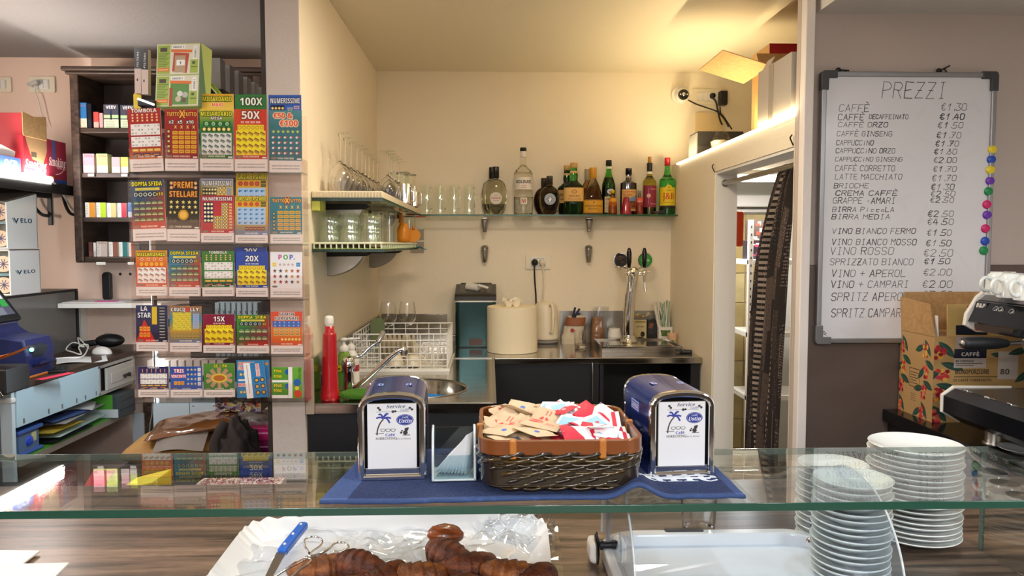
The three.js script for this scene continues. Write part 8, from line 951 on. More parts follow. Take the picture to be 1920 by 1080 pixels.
{ // blue towel, its front right lifted in a wave
  const ta = art(900, 400, (g, w, h) => { rect(g, 0, 0, w, h, '#16264e'); for (let i = 0; i < 16000; i++) { const v = rnd(); g.fillStyle = v > 0.5 ? 'rgba(52,80,140,0.3)' : 'rgba(16,28,66,0.4)'; g.fillRect(rnd() * w, rnd() * h, 2, 3); } rect(g, 0, 0, 56, h, 'rgba(110,140,200,0.4)'); rect(g, w - 20, 0, 20, h, 'rgba(110,140,200,0.3)'); rect(g, 0, h - 12, w, 12, 'rgba(120,150,210,0.3)'); g.fillStyle = '#dfe4ec'; g.beginPath(); g.moveTo(62, 160); g.lineTo(120, 150); g.lineTo(110, 190); g.lineTo(136, 236); g.lineTo(84, 214); g.fill(); rect(g, 560, 268, 300, 14, '#dfe4ec'); g.font = 'bold 90px serif'; g.fillText('Caffè', 640, 300); });
  const x0 = X(601, 1.108, 946), x1 = X(1391, 1.118, 942), z0 = -1.104, z1 = -1.384;
  T(mesh('blue_towel', (() => { const f = (u, v) => { const k = Math.exp(-Math.pow((u - 0.745) / 0.045, 2)) * Math.exp(-Math.pow(v / 0.45, 2)) * 0.021, q = Math.exp(-Math.pow((u - 0.9) / 0.09, 2)) * Math.exp(-Math.pow(v / 0.3, 2)) * 0.003; return [x0 + (x1 - x0) * (u + 0.045 * v * (1 - u) - 0.05 * v * u * 0), GLASS + 0.006 + k + q + 0.0012 * noise(u * 22, v * 10), z0 + (z1 - z0) * v + (u > 0.95 ? 0.0 : 0.004 * Math.sin(u * 9))]; }; const a = onArt(sheet(140, 30, f), ta), b = sheet(140, 30, (u, v) => { const q = f(u, v); return [q[0], q[1] - 0.0055, q[2]]; }); const ix = b.index.array; for (let i = 0; i < ix.length; i += 3) { const s = ix[i]; ix[i] = ix[i + 1]; ix[i + 1] = s; } b.computeVertexNormals(); onArt(b, ta); const hem = onArt(tube(Array.from({ length: 60 }, (_, i) => { const q = f(i / 59, 0); return [q[0], q[1] - 0.0028, q[2]]; }), 0.0034, 160, 8), { u: ta.u + ta.du * 0.2, v: ta.v, du: ta.du * 0.2, dv: ta.dv * 0.02 }); return merge([a, b, hem]); })(), (() => { const m = new THREE.MeshPhysicalMaterial({ map: ta.paper.map, roughness: 0.95, bumpMap: fuzz, bumpScale: 0.0015, sheen: 0.25, sheenRoughness: 0.6 }); m.sheenColor.set('#6a8ad0'); return m; })()), 'blue terry towel with a pale border lying along the glass shelf', 'towel');
}
const TOP = GLASS + 0.0085;
{ // napkin dispensers
  const W = 0.103, H = 0.139, D = 0.165, na = art(330, 500, (g, w, h) => {
    rect(g, 0, 0, w, h, '#dfe2e8'); text(g, 'Service', 190, 22, 34, '#2a3560', { font: 'serif', style: 'italic bold' }); text(g, 'Caffè', 250, 48, 24, '#2a3560', { font: 'serif', style: 'italic' }); rect(g, 60, 60, 220, 2, '#4a4a58'); for (const [x, y] of [[74, 30], [84, 44], [286, 34], [300, 46]]) disc(g, x, y, 9, '#3a3440'); disc(g, 172, 60, 10, '#2c2a34'); disc(g, 188, 58, 8, '#2c2a34');
    g.strokeStyle = '#3a2e30'; g.lineWidth = 9; g.beginPath(); g.moveTo(64, 236); g.quadraticCurveTo(66, 160, 108, 116); g.stroke(); g.strokeStyle = '#2c3a9a'; g.lineWidth = 12; for (const [a, b, c, d] of [[108, 112, 60, 110], [108, 112, 76, 84], [108, 112, 140, 80], [108, 112, 158, 112], [108, 112, 150, 146], [108, 112, 126, 92]]) { g.beginPath(); g.moveTo(a, b); g.quadraticCurveTo((a + c) / 2, Math.min(b, d) - 18, c, d); g.stroke(); }
    for (let i = 0; i < 3; i++) { g.strokeStyle = '#4a4a52'; g.lineWidth = 4; g.beginPath(); g.arc(104 + i * 34, 196, 15, -0.2, 3.4); g.stroke(); rect(g, 90 + i * 34, 190, 28, 3, '#4a4a52'); } rect(g, 50, 222, 60, 4, '#2a2a30'); text(g, 'Café', 152, 236, 30, '#2c3a9a'); text(g, 'SORRENTINO', 126, 262, 26, '#241f22', { font: 'serif', fit: 142 });
    g.fillStyle = '#1f2f88'; g.beginPath(); g.ellipse(252, 124, 58, 42, 0, 0, 7); g.fill(); g.strokeStyle = '#c8d0f0'; g.lineWidth = 2; g.beginPath(); g.ellipse(252, 124, 52, 36, 0, 0, 7); g.stroke(); text(g, 'Caffè', 252, 104, 18, '#e8ecfa', { font: 'serif', style: 'italic' }); text(g, 'Ustin', 252, 132, 38, '#f0f2fc', { font: 'serif', style: 'italic bold', max: 90 }); for (const [x, y, r] of [[262, 196, 13], [254, 220, 16], [272, 186, 6], [226, 220, 8], [232, 206, 6]]) disc(g, x, y, r, '#2e2a30'); rect(g, 236, 236, 50, 5, '#2e2a30'); text(g, 'per la Bontà', 240, 266, 17, '#3a3a44', { font: 'serif', style: 'italic' });
  });
  const la = art(170, 60, (g, w, h) => { rect(g, 0, 0, w, h, '#2f56b4'); g.strokeStyle = '#dfe6fa'; g.lineWidth = 4; g.strokeRect(10, 10, 150, 40); text(g, 'ZUEGG', 85, 31, 32, '#dfe6fa', { fit: 128 }); });
  const prof = (w, h, r) => { const s = new THREE.Shape(); s.moveTo(-w / 2, 0); s.lineTo(w / 2, 0); s.lineTo(w / 2, h - r); s.quadraticCurveTo(w / 2, h - r * 0.35, w / 2 - r * 0.75, h - r * 0.16); s.quadraticCurveTo(0, h + r * 0.1, -w / 2 + r * 0.75, h - r * 0.16); s.quadraticCurveTo(-w / 2, h - r * 0.35, -w / 2, h - r); s.closePath(); return s; };
  const make = (px, d, ry, label) => {
    const t = thing('napkin_dispenser', label, 'napkin dispenser', [X(px, d, 900), TOP, -d - D / 2], ry); const blueM = mat('#2a4ca8', 0.16, 0.75);
    mesh('outer_shell', ext(prof(W, H, 0.026), D - 0.012, 0.002).translate(0, 0, -0.004), blueM, t);
    const ring = prof(W, H, 0.026); ring.holes.push(new THREE.Path(prof(W - 0.009, H - 0.009, 0.021).getPoints(14).map((p) => new THREE.Vector2(p.x, p.y + 0.004)))); mesh('chrome_frame', ext(ring, 0.014, 0.003).translate(0, 0, D / 2 - 0.004), M.chrome, t); const ring2 = ring.clone(); mesh('chrome_frame', ext(ring2, 0.01, 0.003).translate(0, 0, -D / 2 + 0.002), M.chrome, t);
    mesh('dark_front', ext(prof(W - 0.0085, H - 0.0095, 0.021), 0.003).translate(0, 0.004, D / 2 - 0.009), mat('#15161a', 0.15, 0.6), t); mesh('lower_plate', bx(W - 0.016, 0.014, 0.003, 0.001).translate(0, 0.0105, D / 2 - 0.004), M.chrome, t);
    const [g, m] = carton(0.0785, 0.108, 0.004, M.paper, { pz: na }); mesh('napkin', g.translate(0, 0.0685, D / 2 - 0.0045), m, t);
    mesh('top_print', onArt(new THREE.PlaneGeometry(0.06, 0.022), la).rotateX(-Math.PI / 2).translate(0, H - 0.0, -0.0), la.gloss, t); mesh('side_print', onArt(new THREE.PlaneGeometry(0.05, 0.02), la).rotateY(-Math.PI / 2).translate(-W / 2 - 0.0022, H * 0.72, -0.01), la.gloss, t);
  };
  make(730, 1.195, 0.06, 'chrome and blue napkin dispenser to the left of the wicker basket'); make(1271, 1.195, 0.08, 'chrome and blue napkin dispenser to the right of the wicker basket');
}
const sachetGeo = (w, h) => { const f = (s) => (u, v) => { const e = Math.min(1, 7 * Math.min(u, 1 - u, v, 1 - v)); return [(u - 0.5) * w, s * 0.0035 * e * (0.5 + noise(u * 4, v * 4)), (v - 0.5) * h]; }; const a = sheet(8, 8, f(1)), b = sheet(8, 8, f(-1)); const ix = b.index.array; for (let i = 0; i < ix.length; i += 3) { const q = ix[i]; ix[i] = ix[i + 1]; ix[i + 1] = q; } b.computeVertexNormals(); return merge([a, b]); };
const sachetArt = [
  art(110, 80, (g, w, h) => { rect(g, 0, 0, w, h, '#cdb391'); g.fillStyle = '#c8403a'; g.beginPath(); g.ellipse(40, 40, 22, 14, 0, 0, 7); g.fill(); text(g, 'ZUCCHERO', 40, 40, 9, '#f0e0c8'); rect(g, 70, 28, 24, 4, '#c8645a'); rect(g, 70, 38, 24, 4, '#c8645a'); }),
  art(110, 80, (g, w, h) => { rect(g, 0, 0, w, h, '#d2bb98'); disc(g, 76, 30, 8, '#4a6ac0'); for (let i = 0; i < 3; i++) rect(g, 16, 30 + i * 9, 40, 3, '#b88a6a'); }),
  art(110, 80, (g, w, h) => { rect(g, 0, 0, w, h, '#eef0f2'); g.fillStyle = '#c81e3c'; g.beginPath(); g.moveTo(0, 0); g.lineTo(62, 0); g.lineTo(30, h); g.lineTo(0, h); g.fill(); g.fillStyle = '#e4e8f0'; g.font = 'bold 14px sans-serif'; g.fillText('zucchero', 44, 60); }),
  art(110, 80, (g, w, h) => { rect(g, 0, 0, w, h, '#f0f2f4'); rect(g, 12, 14, 60, 44, '#9ac8e2'); disc(g, 52, 34, 6, '#d04a4a'); rect(g, 86, 0, 12, h, '#c81e3c'); }),
  art(110, 80, (g, w, h) => { rect(g, 0, 0, w, h, '#c41f3a'); text(g, 'dolce', 56, 34, 26, '#f0c8c8', { style: 'italic bold' }); rect(g, 20, 54, 70, 4, '#e8b0b8'); }),
];
{ // acrylic stand with sachets, between the left dispenser and the basket
  const d = 1.19, w = X(890, d) - X(806, d), h = Y(800, d) - TOP, D = 0.07, t = thing('sachet_stand', 'small clear acrylic stand with curved sides holding slim sachets', 'stand', [X(848, d), TOP, -d - D / 2 + 0.01], 0.05);
  const s = new THREE.Shape(); s.moveTo(-D / 2, 0); s.lineTo(D / 2, 0); s.lineTo(D / 2, h * 0.5); s.quadraticCurveTo(D / 2 - 0.004, h * 0.94, D / 2 - 0.03, h); s.lineTo(-D / 2, h * 0.86); s.closePath(); const ac = mat('#eef6f8', 0.03, 0, { transmission: 1, thickness: 0, ior: 1.45 }), rim = mat('#d8e6ea', 0.1, 0, { clearcoat: 1 });
  for (const k of [-1, 1]) { mesh('side_wall', ext(s, 0.003).rotateY(-Math.PI / 2).translate(k * (w / 2 - 0.002), 0, 0), ac, t); mesh('side_rim', tube([[k * (w / 2 - 0.002), 0.003, D / 2], [k * (w / 2 - 0.002), h * 0.5, D / 2], [k * (w / 2 - 0.002), h * 0.88, D / 2 - 0.013], [k * (w / 2 - 0.002), h - 0.002, D / 2 - 0.03]], 0.0022, 24, 8), rim, t); }
  mesh('base_plate', bx(w, 0.003, D, 0.001).translate(0, 0.0015, 0), rim, t); mesh('front_plate', bx(w - 0.006, h * 0.48, 0.002, 0.0005).translate(0, h * 0.24, D / 2 - 0.003), ac, t); mesh('back_plate', bx(w - 0.006, h * 0.84, 0.002, 0.0005).translate(0, h * 0.42, -D / 2 + 0.002), ac, t);
  const slimArt = art(80, 110, (g, w2, h2) => { rect(g, 0, 0, w2, h2, '#eef1f4'); rect(g, 8, 14, 30, 40, '#b4cfe2'); rect(g, 46, 20, 22, 3, '#8a94a4'); rect(g, 46, 30, 22, 3, '#c86a70'); }), g0 = sachetGeo(0.04, 0.066); for (let i = 0; i < 10; i++) { const [gg, aa] = [onArt(g0.clone(), slimArt), slimArt]; gg.rotateX(Math.PI / 2).translate(0, 0.033, 0).rotateY(1.22).rotateZ(-0.75 + i * 0.075); T(mesh('sweetener_sachet', gg, aa.paper, null, [X(817 + i * 6.6, d), TOP + 0.006, -d - 0.02]), `slim white sachet in the acrylic stand, ${ORD[i]} from the left`, 'sachet', 'sachets in the acrylic stand'); }
}
{ // wicker basket full of sugar sachets
  const zc = -1.243, xw = 0.252, zw = 0.25, xc = X(1046, 1.2), H = 0.081, t = thing('wicker_basket', 'dark woven wicker basket with a brown wooden rim, full of sugar sachets', 'basket', [xc, TOP + 0.001, zc]);
  const outline = (w, d2, r, n) => { const p = rrect(w, d2, r).getSpacedPoints(n); p.pop(); return p; };
  const strandM = [mat('#33260f', 0.2, 0, { clearcoat: 0.8 }), mat('#463512', 0.18, 0, { clearcoat: 0.8 }), mat('#241a0c', 0.25, 0, { clearcoat: 0.8 })];
  for (let r = 0; r < 9; r++) { const y = 0.004 + r * 0.0066, k = 0.9 + 0.1 * Math.sqrt(r / 8), N = 132, base = outline(xw * k, zw * k, 0.045, N); const gs = [0, 1].map((s) => tube(base.map((p, i) => { const n = base[(i + 1) % N], q = base[(i + N - 1) % N], tx = n.x - q.x, ty = n.y - q.y, L = Math.hypot(tx, ty) || 1, ph = i * Math.PI / 6 * 1.0 + s * Math.PI + r * 1.57; return [p.x + ty / L * 0.0036 * Math.cos(ph), y + 0.0032 * Math.sin(ph) + 0.0008 * noise(i, r), -p.y - (-tx / L) * -0.0036 * Math.cos(ph) * -1]; }), 0.0033, N * 4, 6, true)); mesh('woven_strand', merge(gs), strandM[r % 3], t); }
  mesh('basket_floor', ext(rrect(xw * 0.88, zw * 0.88, 0.04), 0.004).rotateX(-Math.PI / 2).translate(0, 0.004, 0), strandM[2], t);
  const band = (w, d2, r, th, y0, y1, m, n) => { const s = rrect(w, d2, r), q = rrect(w - 2 * th, d2 - 2 * th, r - th); s.holes.push(new THREE.Path(q.getPoints(12))); mesh(n, ext(s, y1 - y0, 0.0012).rotateX(-Math.PI / 2).translate(0, (y0 + y1) / 2, 0), m, t); }; band(xw + 0.002, zw + 0.002, 0.036, 0.0045, 0.058, H, mat('#7e451c', 0.3, 0, { clearcoat: 0.4 }), 'wooden_rim'); band(xw - 0.006, zw - 0.006, 0.033, 0.003, 0.01, 0.06, strandM[2], 'basket_wall');
  for (const [x, z] of [[-0.075, zw / 2], [0.062, zw / 2], [0.05, -zw / 2], [-0.06, -zw / 2]]) mesh('rim_binding', bx(0.011, 0.03, 0.0125, 0.003), mat('#b8722e', 0.4), t, [x, H - 0.0135, z + (z > 0 ? -0.001 : 0.001)]);
  for (const [x, z] of [[-xw / 2, 0.02], [xw / 2, 0.0]]) mesh('rim_binding', bx(0.0125, 0.03, 0.011, 0.003), mat('#b8722e', 0.4), t, [x, H - 0.0135, z]);
  mesh('lining', ext(rrect(xw - 0.014, zw - 0.014, 0.03), 0.03).rotateX(-Math.PI / 2).translate(0, 0.022, 0), mat('#5a4a3a', 0.8), t);
  const geos = sachetArt.map((a) => onArt(sachetGeo(0.062, 0.046), a)), what = ['brown paper sugar sachet with a red mark, on the basket\'s left half', 'brown paper sugar sachet with a blue dot, on the basket\'s left half', 'white sugar sachet with a red corner, on the basket\'s right half', 'white sachet with a pale blue panel, on the basket\'s right half', 'red sachet with pale writing, on the basket\'s right half'];
  for (let i = 0; i < 66; i++) { const left = i % 2 === 0, k = left ? (i % 4 ? 1 : 0) : [2, 3, 2, 3, 4, 3][(i >> 1) % 6], lay = i / 66, x = left ? rr(-0.095, -0.005) : rr(0.0, 0.088), z = rr(-0.085, 0.085), y = 0.04 + lay * 0.038 * (1 - Math.pow(Math.hypot(x / 0.16, z / 0.14), 2)) + rr(0, 0.008); const o = mesh('sugar_sachet', geos[k], sachetArt[k].paper, null, [xc + x, TOP + 0.018 + y, zc + z], [rr(-0.25, 0.55), rr(-1.1, 1.1) + (left ? 0.2 : -0.3), rr(-0.35, 0.35)]); T(o, what[k], 'sugar sachet', `sachets like this in the wicker basket: ${what[k].split(',')[0]}`); }
}
// ---------- on the wooden counter ----------
{ // saucers in three stacks
  const saucer = (R, label) => { const t = thing('saucer', label, 'saucer', [0, 0, 0]); const k = R / 0.075; mesh('saucer_body', lathe([[0.0001, 0.0], [0.034 * k, 0], [0.036 * k, 0.002], [0.05 * k, 0.006], [0.068 * k, 0.0145], [R - 0.001, 0.0185], [R, 0.02], [R - 0.0015, 0.021], [0.064 * k, 0.0165], [0.045 * k, 0.0085], [0.03 * k, 0.006], [0.0001, 0.005]], 64), M.porcelain, t); return t; };
  const stack = (px, pyTop, d, R, n, step, where) => { const x = X(px, d, pyTop); let base = null; for (let i = 0; i < n; i++) { const k = n - 1 - i, l = k === 0 ? `topmost white saucer of the ${where}` : i === 0 ? `lowest white saucer of the ${where}` : `white saucer, ${ORD[k]} from the top of the ${where}`, p = [x + 0.0018 * Math.sin(i * 2.3), WOOD + 0.001 + i * step, -d + 0.0015 * Math.cos(i * 3.1)]; if (!base) { base = saucer(R, l); base.position.set(...p); base.userData.group = `saucers of the ${where}`; } else copy(base, l, p); } };
  stack(1715, 853, 1.435, 0.0865, 18, 0.0103, 'tall right-hand saucer stack'); stack(1597, 918, 1.262, 0.0655, 15, 0.0117, 'nearest saucer stack'); stack(1560, 886, 1.42, 0.066, 13, 0.0118, 'low saucer stack behind the others');
}
{ // tumbler, pastry box with clear lid
  const d = 1.475, t = thing('counter_tumbler', 'clear fluted tumbler on the wooden counter under the glass shelf', 'tumbler', [X(1317, d), WOOD + 0.0005, -d]); const fl = (g) => { const p = g.attributes.position; for (let i = 0; i < p.count; i++) { const x = p.getX(i), z = p.getZ(i), a = Math.atan2(z, x), y = p.getY(i), k = y < 0.06 && Math.hypot(x, z) > 0.027 ? 1 + 0.02 * Math.cos(a * 10) : 1; p.setX(i, x * k); p.setZ(i, z * k); } g.computeVertexNormals(); return g; };
  mesh('tumbler_body', fl(lathe([[0.0001, 0], [0.029, 0], [0.032, 0.006], [0.035, 0.05], [0.0365, 0.088], [0.0345, 0.088], [0.031, 0.02], [0.026, 0.014], [0.0001, 0.013]], 60)), M.glass, t);
  const b = thing('pastry_box', 'white rectangular pastry tray with black hinges and a clear plastic roll-top lid', 'pastry box', [0, WOOD + 0.001, 0]), xa = X(1140, 1.33), xb = X(1580, 1.33), z1 = -1.42, z0 = -1.08, cx = (xa + xb) / 2, W = xb - xa, D = z0 - z1, cz = (z0 + z1) / 2;
  const rim = rrect(W, D, 0.07), inn = rrect(W - 0.036, D - 0.036, 0.055); rim.holes.push(new THREE.Path(inn.getPoints(12))); mesh('tray_rim', ext(rim, 0.03, 0.004).rotateX(-Math.PI / 2).translate(cx, 0.016, cz), mat('#e3e6ea', 0.2, 0, { clearcoat: 0.5 }), b); mesh('tray_floor', ext(rrect(W - 0.03, D - 0.03, 0.055), 0.006).rotateX(-Math.PI / 2).translate(cx, 0.006, cz), mat('#dfe6ee', 0.5), b);
  mesh('rear_grip', bx(0.078, 0.024, 0.02, 0.006).translate(X(1291, 1.41), 0.022, z1 + 0.002), mat('#3a3a40', 0.3), b); mesh('wood_board', bx(W * 0.42, 0.004, D * 0.6, 0.002).translate(cx - W * 0.24, 0.0115, cz + 0.1), mat('#a8927a', 0.6), b);
  for (const s of [-1, 1]) { const x = s < 0 ? xa + 0.004 : xb - 0.03; mesh('hinge', merge([cyl(0.007, 0.007, 0.026, 16).rotateZ(Math.PI / 2).translate(x, 0.036, z1 + 0.08), new THREE.SphereGeometry(0.009, 16, 12).translate(x - 0.012, 0.036, z1 + 0.08), new THREE.SphereGeometry(0.009, 16, 12).translate(x + 0.012, 0.036, z1 + 0.08)]), s < 0 ? M.black : M.chrome, b); }
  mesh('hinge_plate', lathe([[0.0001, 0.004], [0.016, 0.003], [0.019, 0]], 24).scale(1.6, 1, 1).rotateZ(Math.PI / 2).rotateY(0.1).translate(xa - 0.016, 0.034, z1 + 0.09), M.blackGloss, b); mesh('hinge_cover', bx(0.02, 0.04, 0.05, 0.01).translate(xa - 0.02, 0.024, z1 + 0.07), M.white, b);
  const lidM = mat('#f2f6fa', 0.02, 0, { transmission: 1, thickness: 0, ior: 1.45 }), R = 0.17, hz = z1 + 0.17, q = new THREE.Shape(); q.moveTo(-0.17, 0); q.absarc(0, 0.0, R, Math.PI, 0, true); q.closePath(); const lid = mesh('clear_lid', new THREE.CylinderGeometry(R, R, W - 0.01, 40, 1, true, 0, Math.PI).rotateX(0).rotateZ(Math.PI / 2).rotateX(0).translate(cx, 0.03, hz), mat('#f2f6fa', 0.02, 0, { transmission: 1, thickness: 0, ior: 1.45, side: THREE.DoubleSide }), b); lid.geometry.translate(-cx, -0.03, -hz).rotateX(0); { const bb = lid.geometry; bb.computeBoundingBox(); if (bb.boundingBox.min.y < -0.01) bb.rotateX(bb.boundingBox.max.y > 0.01 ? -Math.PI / 2 : Math.PI); bb.computeBoundingBox(); if (bb.boundingBox.min.y < -0.01) bb.rotateX(Math.PI); bb.translate(cx, 0.03, hz); }
  for (const s of [0, 1]) { const x = s ? xb - 0.008 : xa + 0.006; mesh('lid_side', ext(q, 0.003).rotateY(Math.PI / 2).translate(x, 0.03, hz), lidM, lid); mesh('lid_side_rim', tube(Array.from({ length: 20 }, (_, i) => [x, 0.03 + R * Math.sin(i / 19 * Math.PI), hz + R * Math.cos(i / 19 * Math.PI)]), 0.002, 60, 6), mat('#c8d2d8', 0.08, 0, { clearcoat: 1 }), lid); mesh('lid_arm', slab(x - 0.003, x + 0.003, 0.03, 0.168, z1 + 0.074, z1 + 0.082, 0.001), mat('#aab2ba', 0.1, 0, { transmission: 0.6, thickness: 0 }), lid); }
}
{ // white paper tray with croissants under a clear film
  const d0 = 1.505, W = X(1034, d0) - X(485, d0), xc = X(757, d0) - 0.012, D = 0.36, zc = -d0 + D / 2, t = thing('paper_tray', 'large white paper tray with fluted corners holding croissants on the counter', 'tray', [xc, WOOD + 0.001, zc]);
  const edge = (u, v, k) => { const a = u * Math.PI * 2, c = Math.cos(a), s = Math.sin(a), n = 7, q = Math.pow(Math.pow(Math.abs(c), n) + Math.pow(Math.abs(s), n), -1 / n), corner = Math.pow(Math.abs(Math.sin(2 * a)), 6); return [c * q * (W / 2) * k, s * q * (D / 2) * k, corner]; };
  mesh('tray_sheet', (() => { const gs = sheet(240, 14, (u, v) => { const k = v < 0.6 ? v / 0.6 * 0.86 : 0.86 + (v - 0.6) / 0.4 * 0.14, [x, z, c] = edge(u, v, Math.max(0.001, k)), up = v < 0.6 ? 0 : Math.pow((v - 0.6) / 0.4, 1.1); return [x * (1 + 0.05 * (1 - 0) * (z / D)), 0.003 + 0.034 * up + (up > 0.15 ? 0.004 * Math.sin(u * 360) * c : 0), -z]; }); return gs; })(), mat('#eef1f4', 0.3, 0, { side: THREE.DoubleSide, clearcoat: 0.3 }), t);
  const cro = (L, R, bend) => { const g = new THREE.PlaneGeometry(1, 1, 60, 28), p = g.attributes.position, uv = g.attributes.uv; for (let i = 0; i < p.count; i++) { const u = uv.getX(i), a = uv.getY(i) * Math.PI * 2, th = (u - 0.5) * bend, seg = (u * 7) % 1, r = R * Math.pow(Math.sin(Math.PI * Math.min(0.985, Math.max(0.015, u))), 0.62) * (0.86 + 0.16 * Math.pow(seg, 0.6) + 0.05 * noise(u * 12, uv.getY(i) * 5)), Rc = L / bend; p.setXYZ(i, Math.sin(th) * (Rc + r * Math.cos(a)), Math.max(-R * 0.62, r * Math.sin(a)) + R * 0.62, Math.cos(th) * (Rc + r * Math.cos(a)) - Rc); } g.computeVertexNormals(); return g; };
  const crust2 = mat('#c4a68e', 0.5, 0, { map: crustMap, bumpMap: plasterBump, bumpScale: 0.002 }), crust = mat(null, 0.42, 0, { map: crustMap, bumpMap: plasterBump, bumpScale: 0.002 }), geos = [cro(0.13, 0.027, 1.5), cro(0.12, 0.03, 1.2), cro(0.13, 0.026, 1.8)];
  [[604, 1066, 0.028, 0.3, 'croissant at the left end of the heap, shiny under the film'], [668, 1062, 0.034, -0.5, 'dark croissant beside the tongs'], [722, 1084, 0.028, 0.8, 'croissant in the left middle of the heap, behind the film edge'], [782, 1080, 0.026, 0.1, 'croissant low in the middle of the heap'], [838, 1042, 0.034, -0.7, 'croissant under the folded film in the right middle of the heap'], [884, 1060, 0.03, 0.5, 'dark croissant in the right part of the heap'], [958, 1076, 0.034, -0.2, 'broad dark croissant in the heap before the tray\'s fluted corner'], [1008, 1092, 0.026, 0.9, 'croissant at the right end of the heap'], [640, 1110, 0.03, 0.4, 'croissant in the front left of the tray'], [740, 1120, 0.03, -0.3, 'croissant in the front middle of the tray'], [860, 1112, 0.03, 0.6, 'croissant in the front right of the tray']].forEach(([px, py, y, r, l], i) => T(mesh('croissant', geos[i % 3], i % 3 === 0 ? crust : crust2, null, PY(px, py, WOOD + y).add(V(0, -0.02, 0.0)).toArray(), [0, r, 0.1 * Math.sin(i)]), l, 'croissant', 'croissants on the white tray'));
  T(mesh('bread_roll', (() => { const g = new THREE.SphereGeometry(1, 32, 22), p = g.attributes.position; for (let i = 0; i < p.count; i++) { const n = 1 + 0.12 * (noise(p.getX(i) * 4, p.getY(i) * 4, p.getZ(i) * 4) - 0.5); p.setXYZ(i, p.getX(i) * 0.034 * n, p.getY(i) * 0.02 * n + 0.018, p.getZ(i) * 0.024 * n); } g.computeVertexNormals(); return g; })(), mat(null, 0.35, 0, { map: crustMap, color: '#ffe0c0', clearcoat: 0.3 }), null, PY(833, 1003, WOOD + 0.05).add(V(0, -0.018, 0)).toArray(), [0, 0.2, -0.1]), 'small round golden pastry end sticking out above the film, topmost of the heap', 'croissant', 'croissants on the white tray');
  const fm = (px, py, d) => P(px, py, d), film = thing('plastic_film', 'crumpled clear plastic film spread over the croissants and the white tray', 'film', [0, 0, 0]);
  const foil = (n, pts, amp, f) => mesh(n, sheet(44, 26, (u, v) => { const [a, b, c, e] = pts, L = (p, q, t2) => p + (q - p) * t2, x = L(L(a.x, b.x, u), L(e.x, c.x, u), v), y = L(L(a.y, b.y, u), L(e.y, c.y, u), v), z = L(L(a.z, b.z, u), L(e.z, c.z, u), v), w = Math.abs(noise(u * f, v * f * 0.7, f) - 0.5) * 2; return [x, Math.max(WOOD + 0.006, y + amp * (w - 0.4) + 0.03 * Math.sin(Math.PI * u) * Math.sin(Math.PI * v)), z]; }), M.film, film);
  foil('film_sheet', [fm(480, 1000, 1.5), fm(800, 985, 1.52), fm(820, 1110, 1.24), fm(420, 1110, 1.22)], 0.02, 9); foil('film_sheet', [fm(700, 1008, 1.44), fm(1045, 985, 1.5), fm(1060, 1110, 1.24), fm(560, 1110, 1.26)], 0.028, 8); foil('film_edge', [fm(880, 985, 1.49), fm(960, 966, 1.5), fm(1040, 972, 1.5), fm(1040, 1080, 1.36)], 0.022, 11);
  const kn = thing('bread_knife', 'knife with a blue handle lying on the left corner of the tray', 'knife', [0, 0, 0]), ka = PY(570, 984, WOOD + 0.046), kb = PY(528, 1036, WOOD + 0.04), kcp = PY(508, 1070, WOOD + 0.034); const hl = ka.distanceTo(kb), mid = ka.clone().add(kb).multiplyScalar(0.5), hm = mesh('handle', bx(hl, 0.016, 0.019, 0.006), mat('#1c62c8', 0.35), kn, [mid.x, mid.y, mid.z]); hm.rotation.set(0, Math.atan2(-(ka.z - kb.z), ka.x - kb.x), Math.asin((ka.y - kb.y) / hl)); for (const k of [-0.36, 0, 0.36]) mesh('rivet', new THREE.SphereGeometry(0.0028, 12, 8), M.white, hm, [k * hl, 0.008, 0]); const bl = mesh('blade', ext([[-0.0, -0.009], [0.13, -0.008], [0.14, 0.0], [0, 0.009]], 0.0015).rotateX(Math.PI / 2), M.satin, kn, [kb.x, kb.y, kb.z]); bl.rotation.set(0, Math.atan2(-(kcp.z - kb.z), kcp.x - kb.x), -0.1);
  const tg = thing('tongs', 'wire pastry tongs with looped handles, lying on the tray over the croissants', 'tongs', [0, 0, 0]), tp = (px, py, d, y) => PY(px, py, WOOD + y);
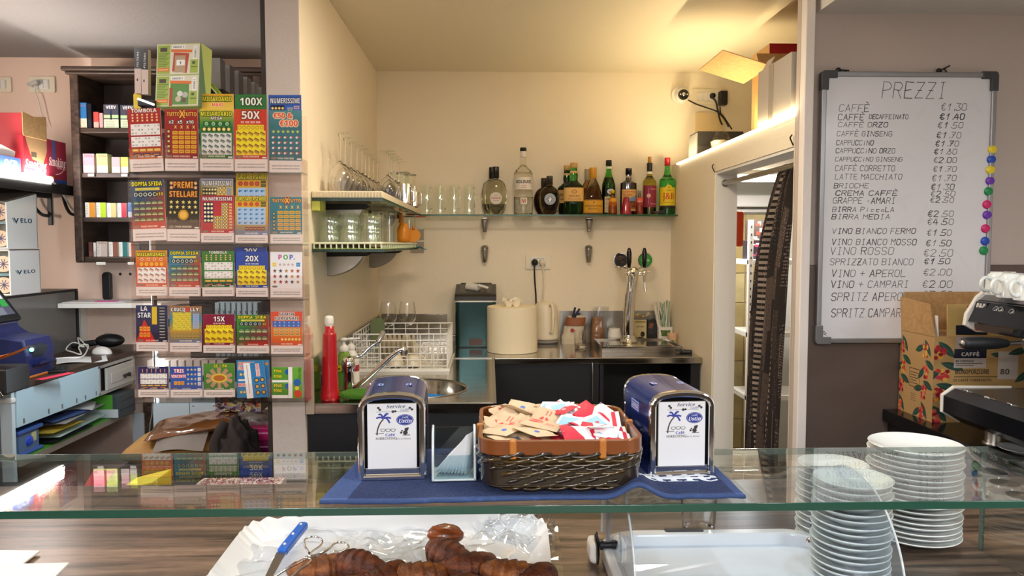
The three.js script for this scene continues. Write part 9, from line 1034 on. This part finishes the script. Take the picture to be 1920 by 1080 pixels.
  mesh('tong_arm', tube([tp(580, 1037, 1.41, 0.05), tp(572, 1024, 1.43, 0.052), tp(572, 1012, 1.45, 0.054), tp(588, 1006, 1.46, 0.054), tp(603, 1012, 1.45, 0.054), tp(602, 1022, 1.43, 0.054), tp(586, 1034, 1.42, 0.054), tp(574, 1048, 1.4, 0.054), tp(540, 1066, 1.36, 0.058), tp(500, 1092, 1.31, 0.056)], 0.0021, 90, 8), M.chrome, tg); mesh('tong_arm', tube([tp(574, 1044, 1.4, 0.058), tp(600, 1038, 1.41, 0.058), tp(618, 1028, 1.42, 0.058), tp(630, 1018, 1.44, 0.058), tp(645, 1018, 1.44, 0.058), tp(654, 1026, 1.43, 0.058), tp(642, 1034, 1.42, 0.058), tp(626, 1034, 1.42, 0.058)], 0.0021, 80, 8), M.chrome, tg); mesh('tong_arm', tube([tp(576, 1044, 1.4, 0.06), tp(582, 1052, 1.39, 0.06), tp(560, 1070, 1.35, 0.06), tp(536, 1092, 1.31, 0.058)], 0.0021, 50, 8), M.chrome, tg); mesh('tong_ring', new THREE.TorusGeometry(0.006, 0.0018, 8, 18).rotateX(1.2), M.chrome, tg, tp(576, 1045, 1.4, 0.058).toArray());
  const wp = (label, x0, y0, x1, y1, d, h, r) => { const w = X(x1, d, 1050) - X(x0, d, 1050), o = mesh('white_box', ext([[-w / 2, -0.09], [w / 2 - 0.02, -0.09], [w / 2, -0.075], [w / 2 - 0.012, 0.03], [-w / 2, 0.03]], 0.004, 0.001).rotateX(-Math.PI / 2), M.paper, null, [(X(x0, d, 1050) + X(x1, d, 1050)) / 2, WOOD + h, -d], [0, r, 0]); o.name = numbered('paper_napkin'); T(o, label, 'napkin', 'white paper sheets at the lower left'); };
  wp('white paper sheet at the lower left of the counter, the rear one', -60, 1030, 68, 1062, 1.39, 0.006, -0.05); wp('white paper sheet at the lower left of the counter, the front and higher one', -60, 1058, 122, 1080, 1.31, 0.014, 0.02);
}
for (const s of sheets) s.tex.needsUpdate = true;
scene.traverse((o) => { if (o.isMesh) o.castShadow = o.receiveShadow = true; });
renderer.render(scene, camera);
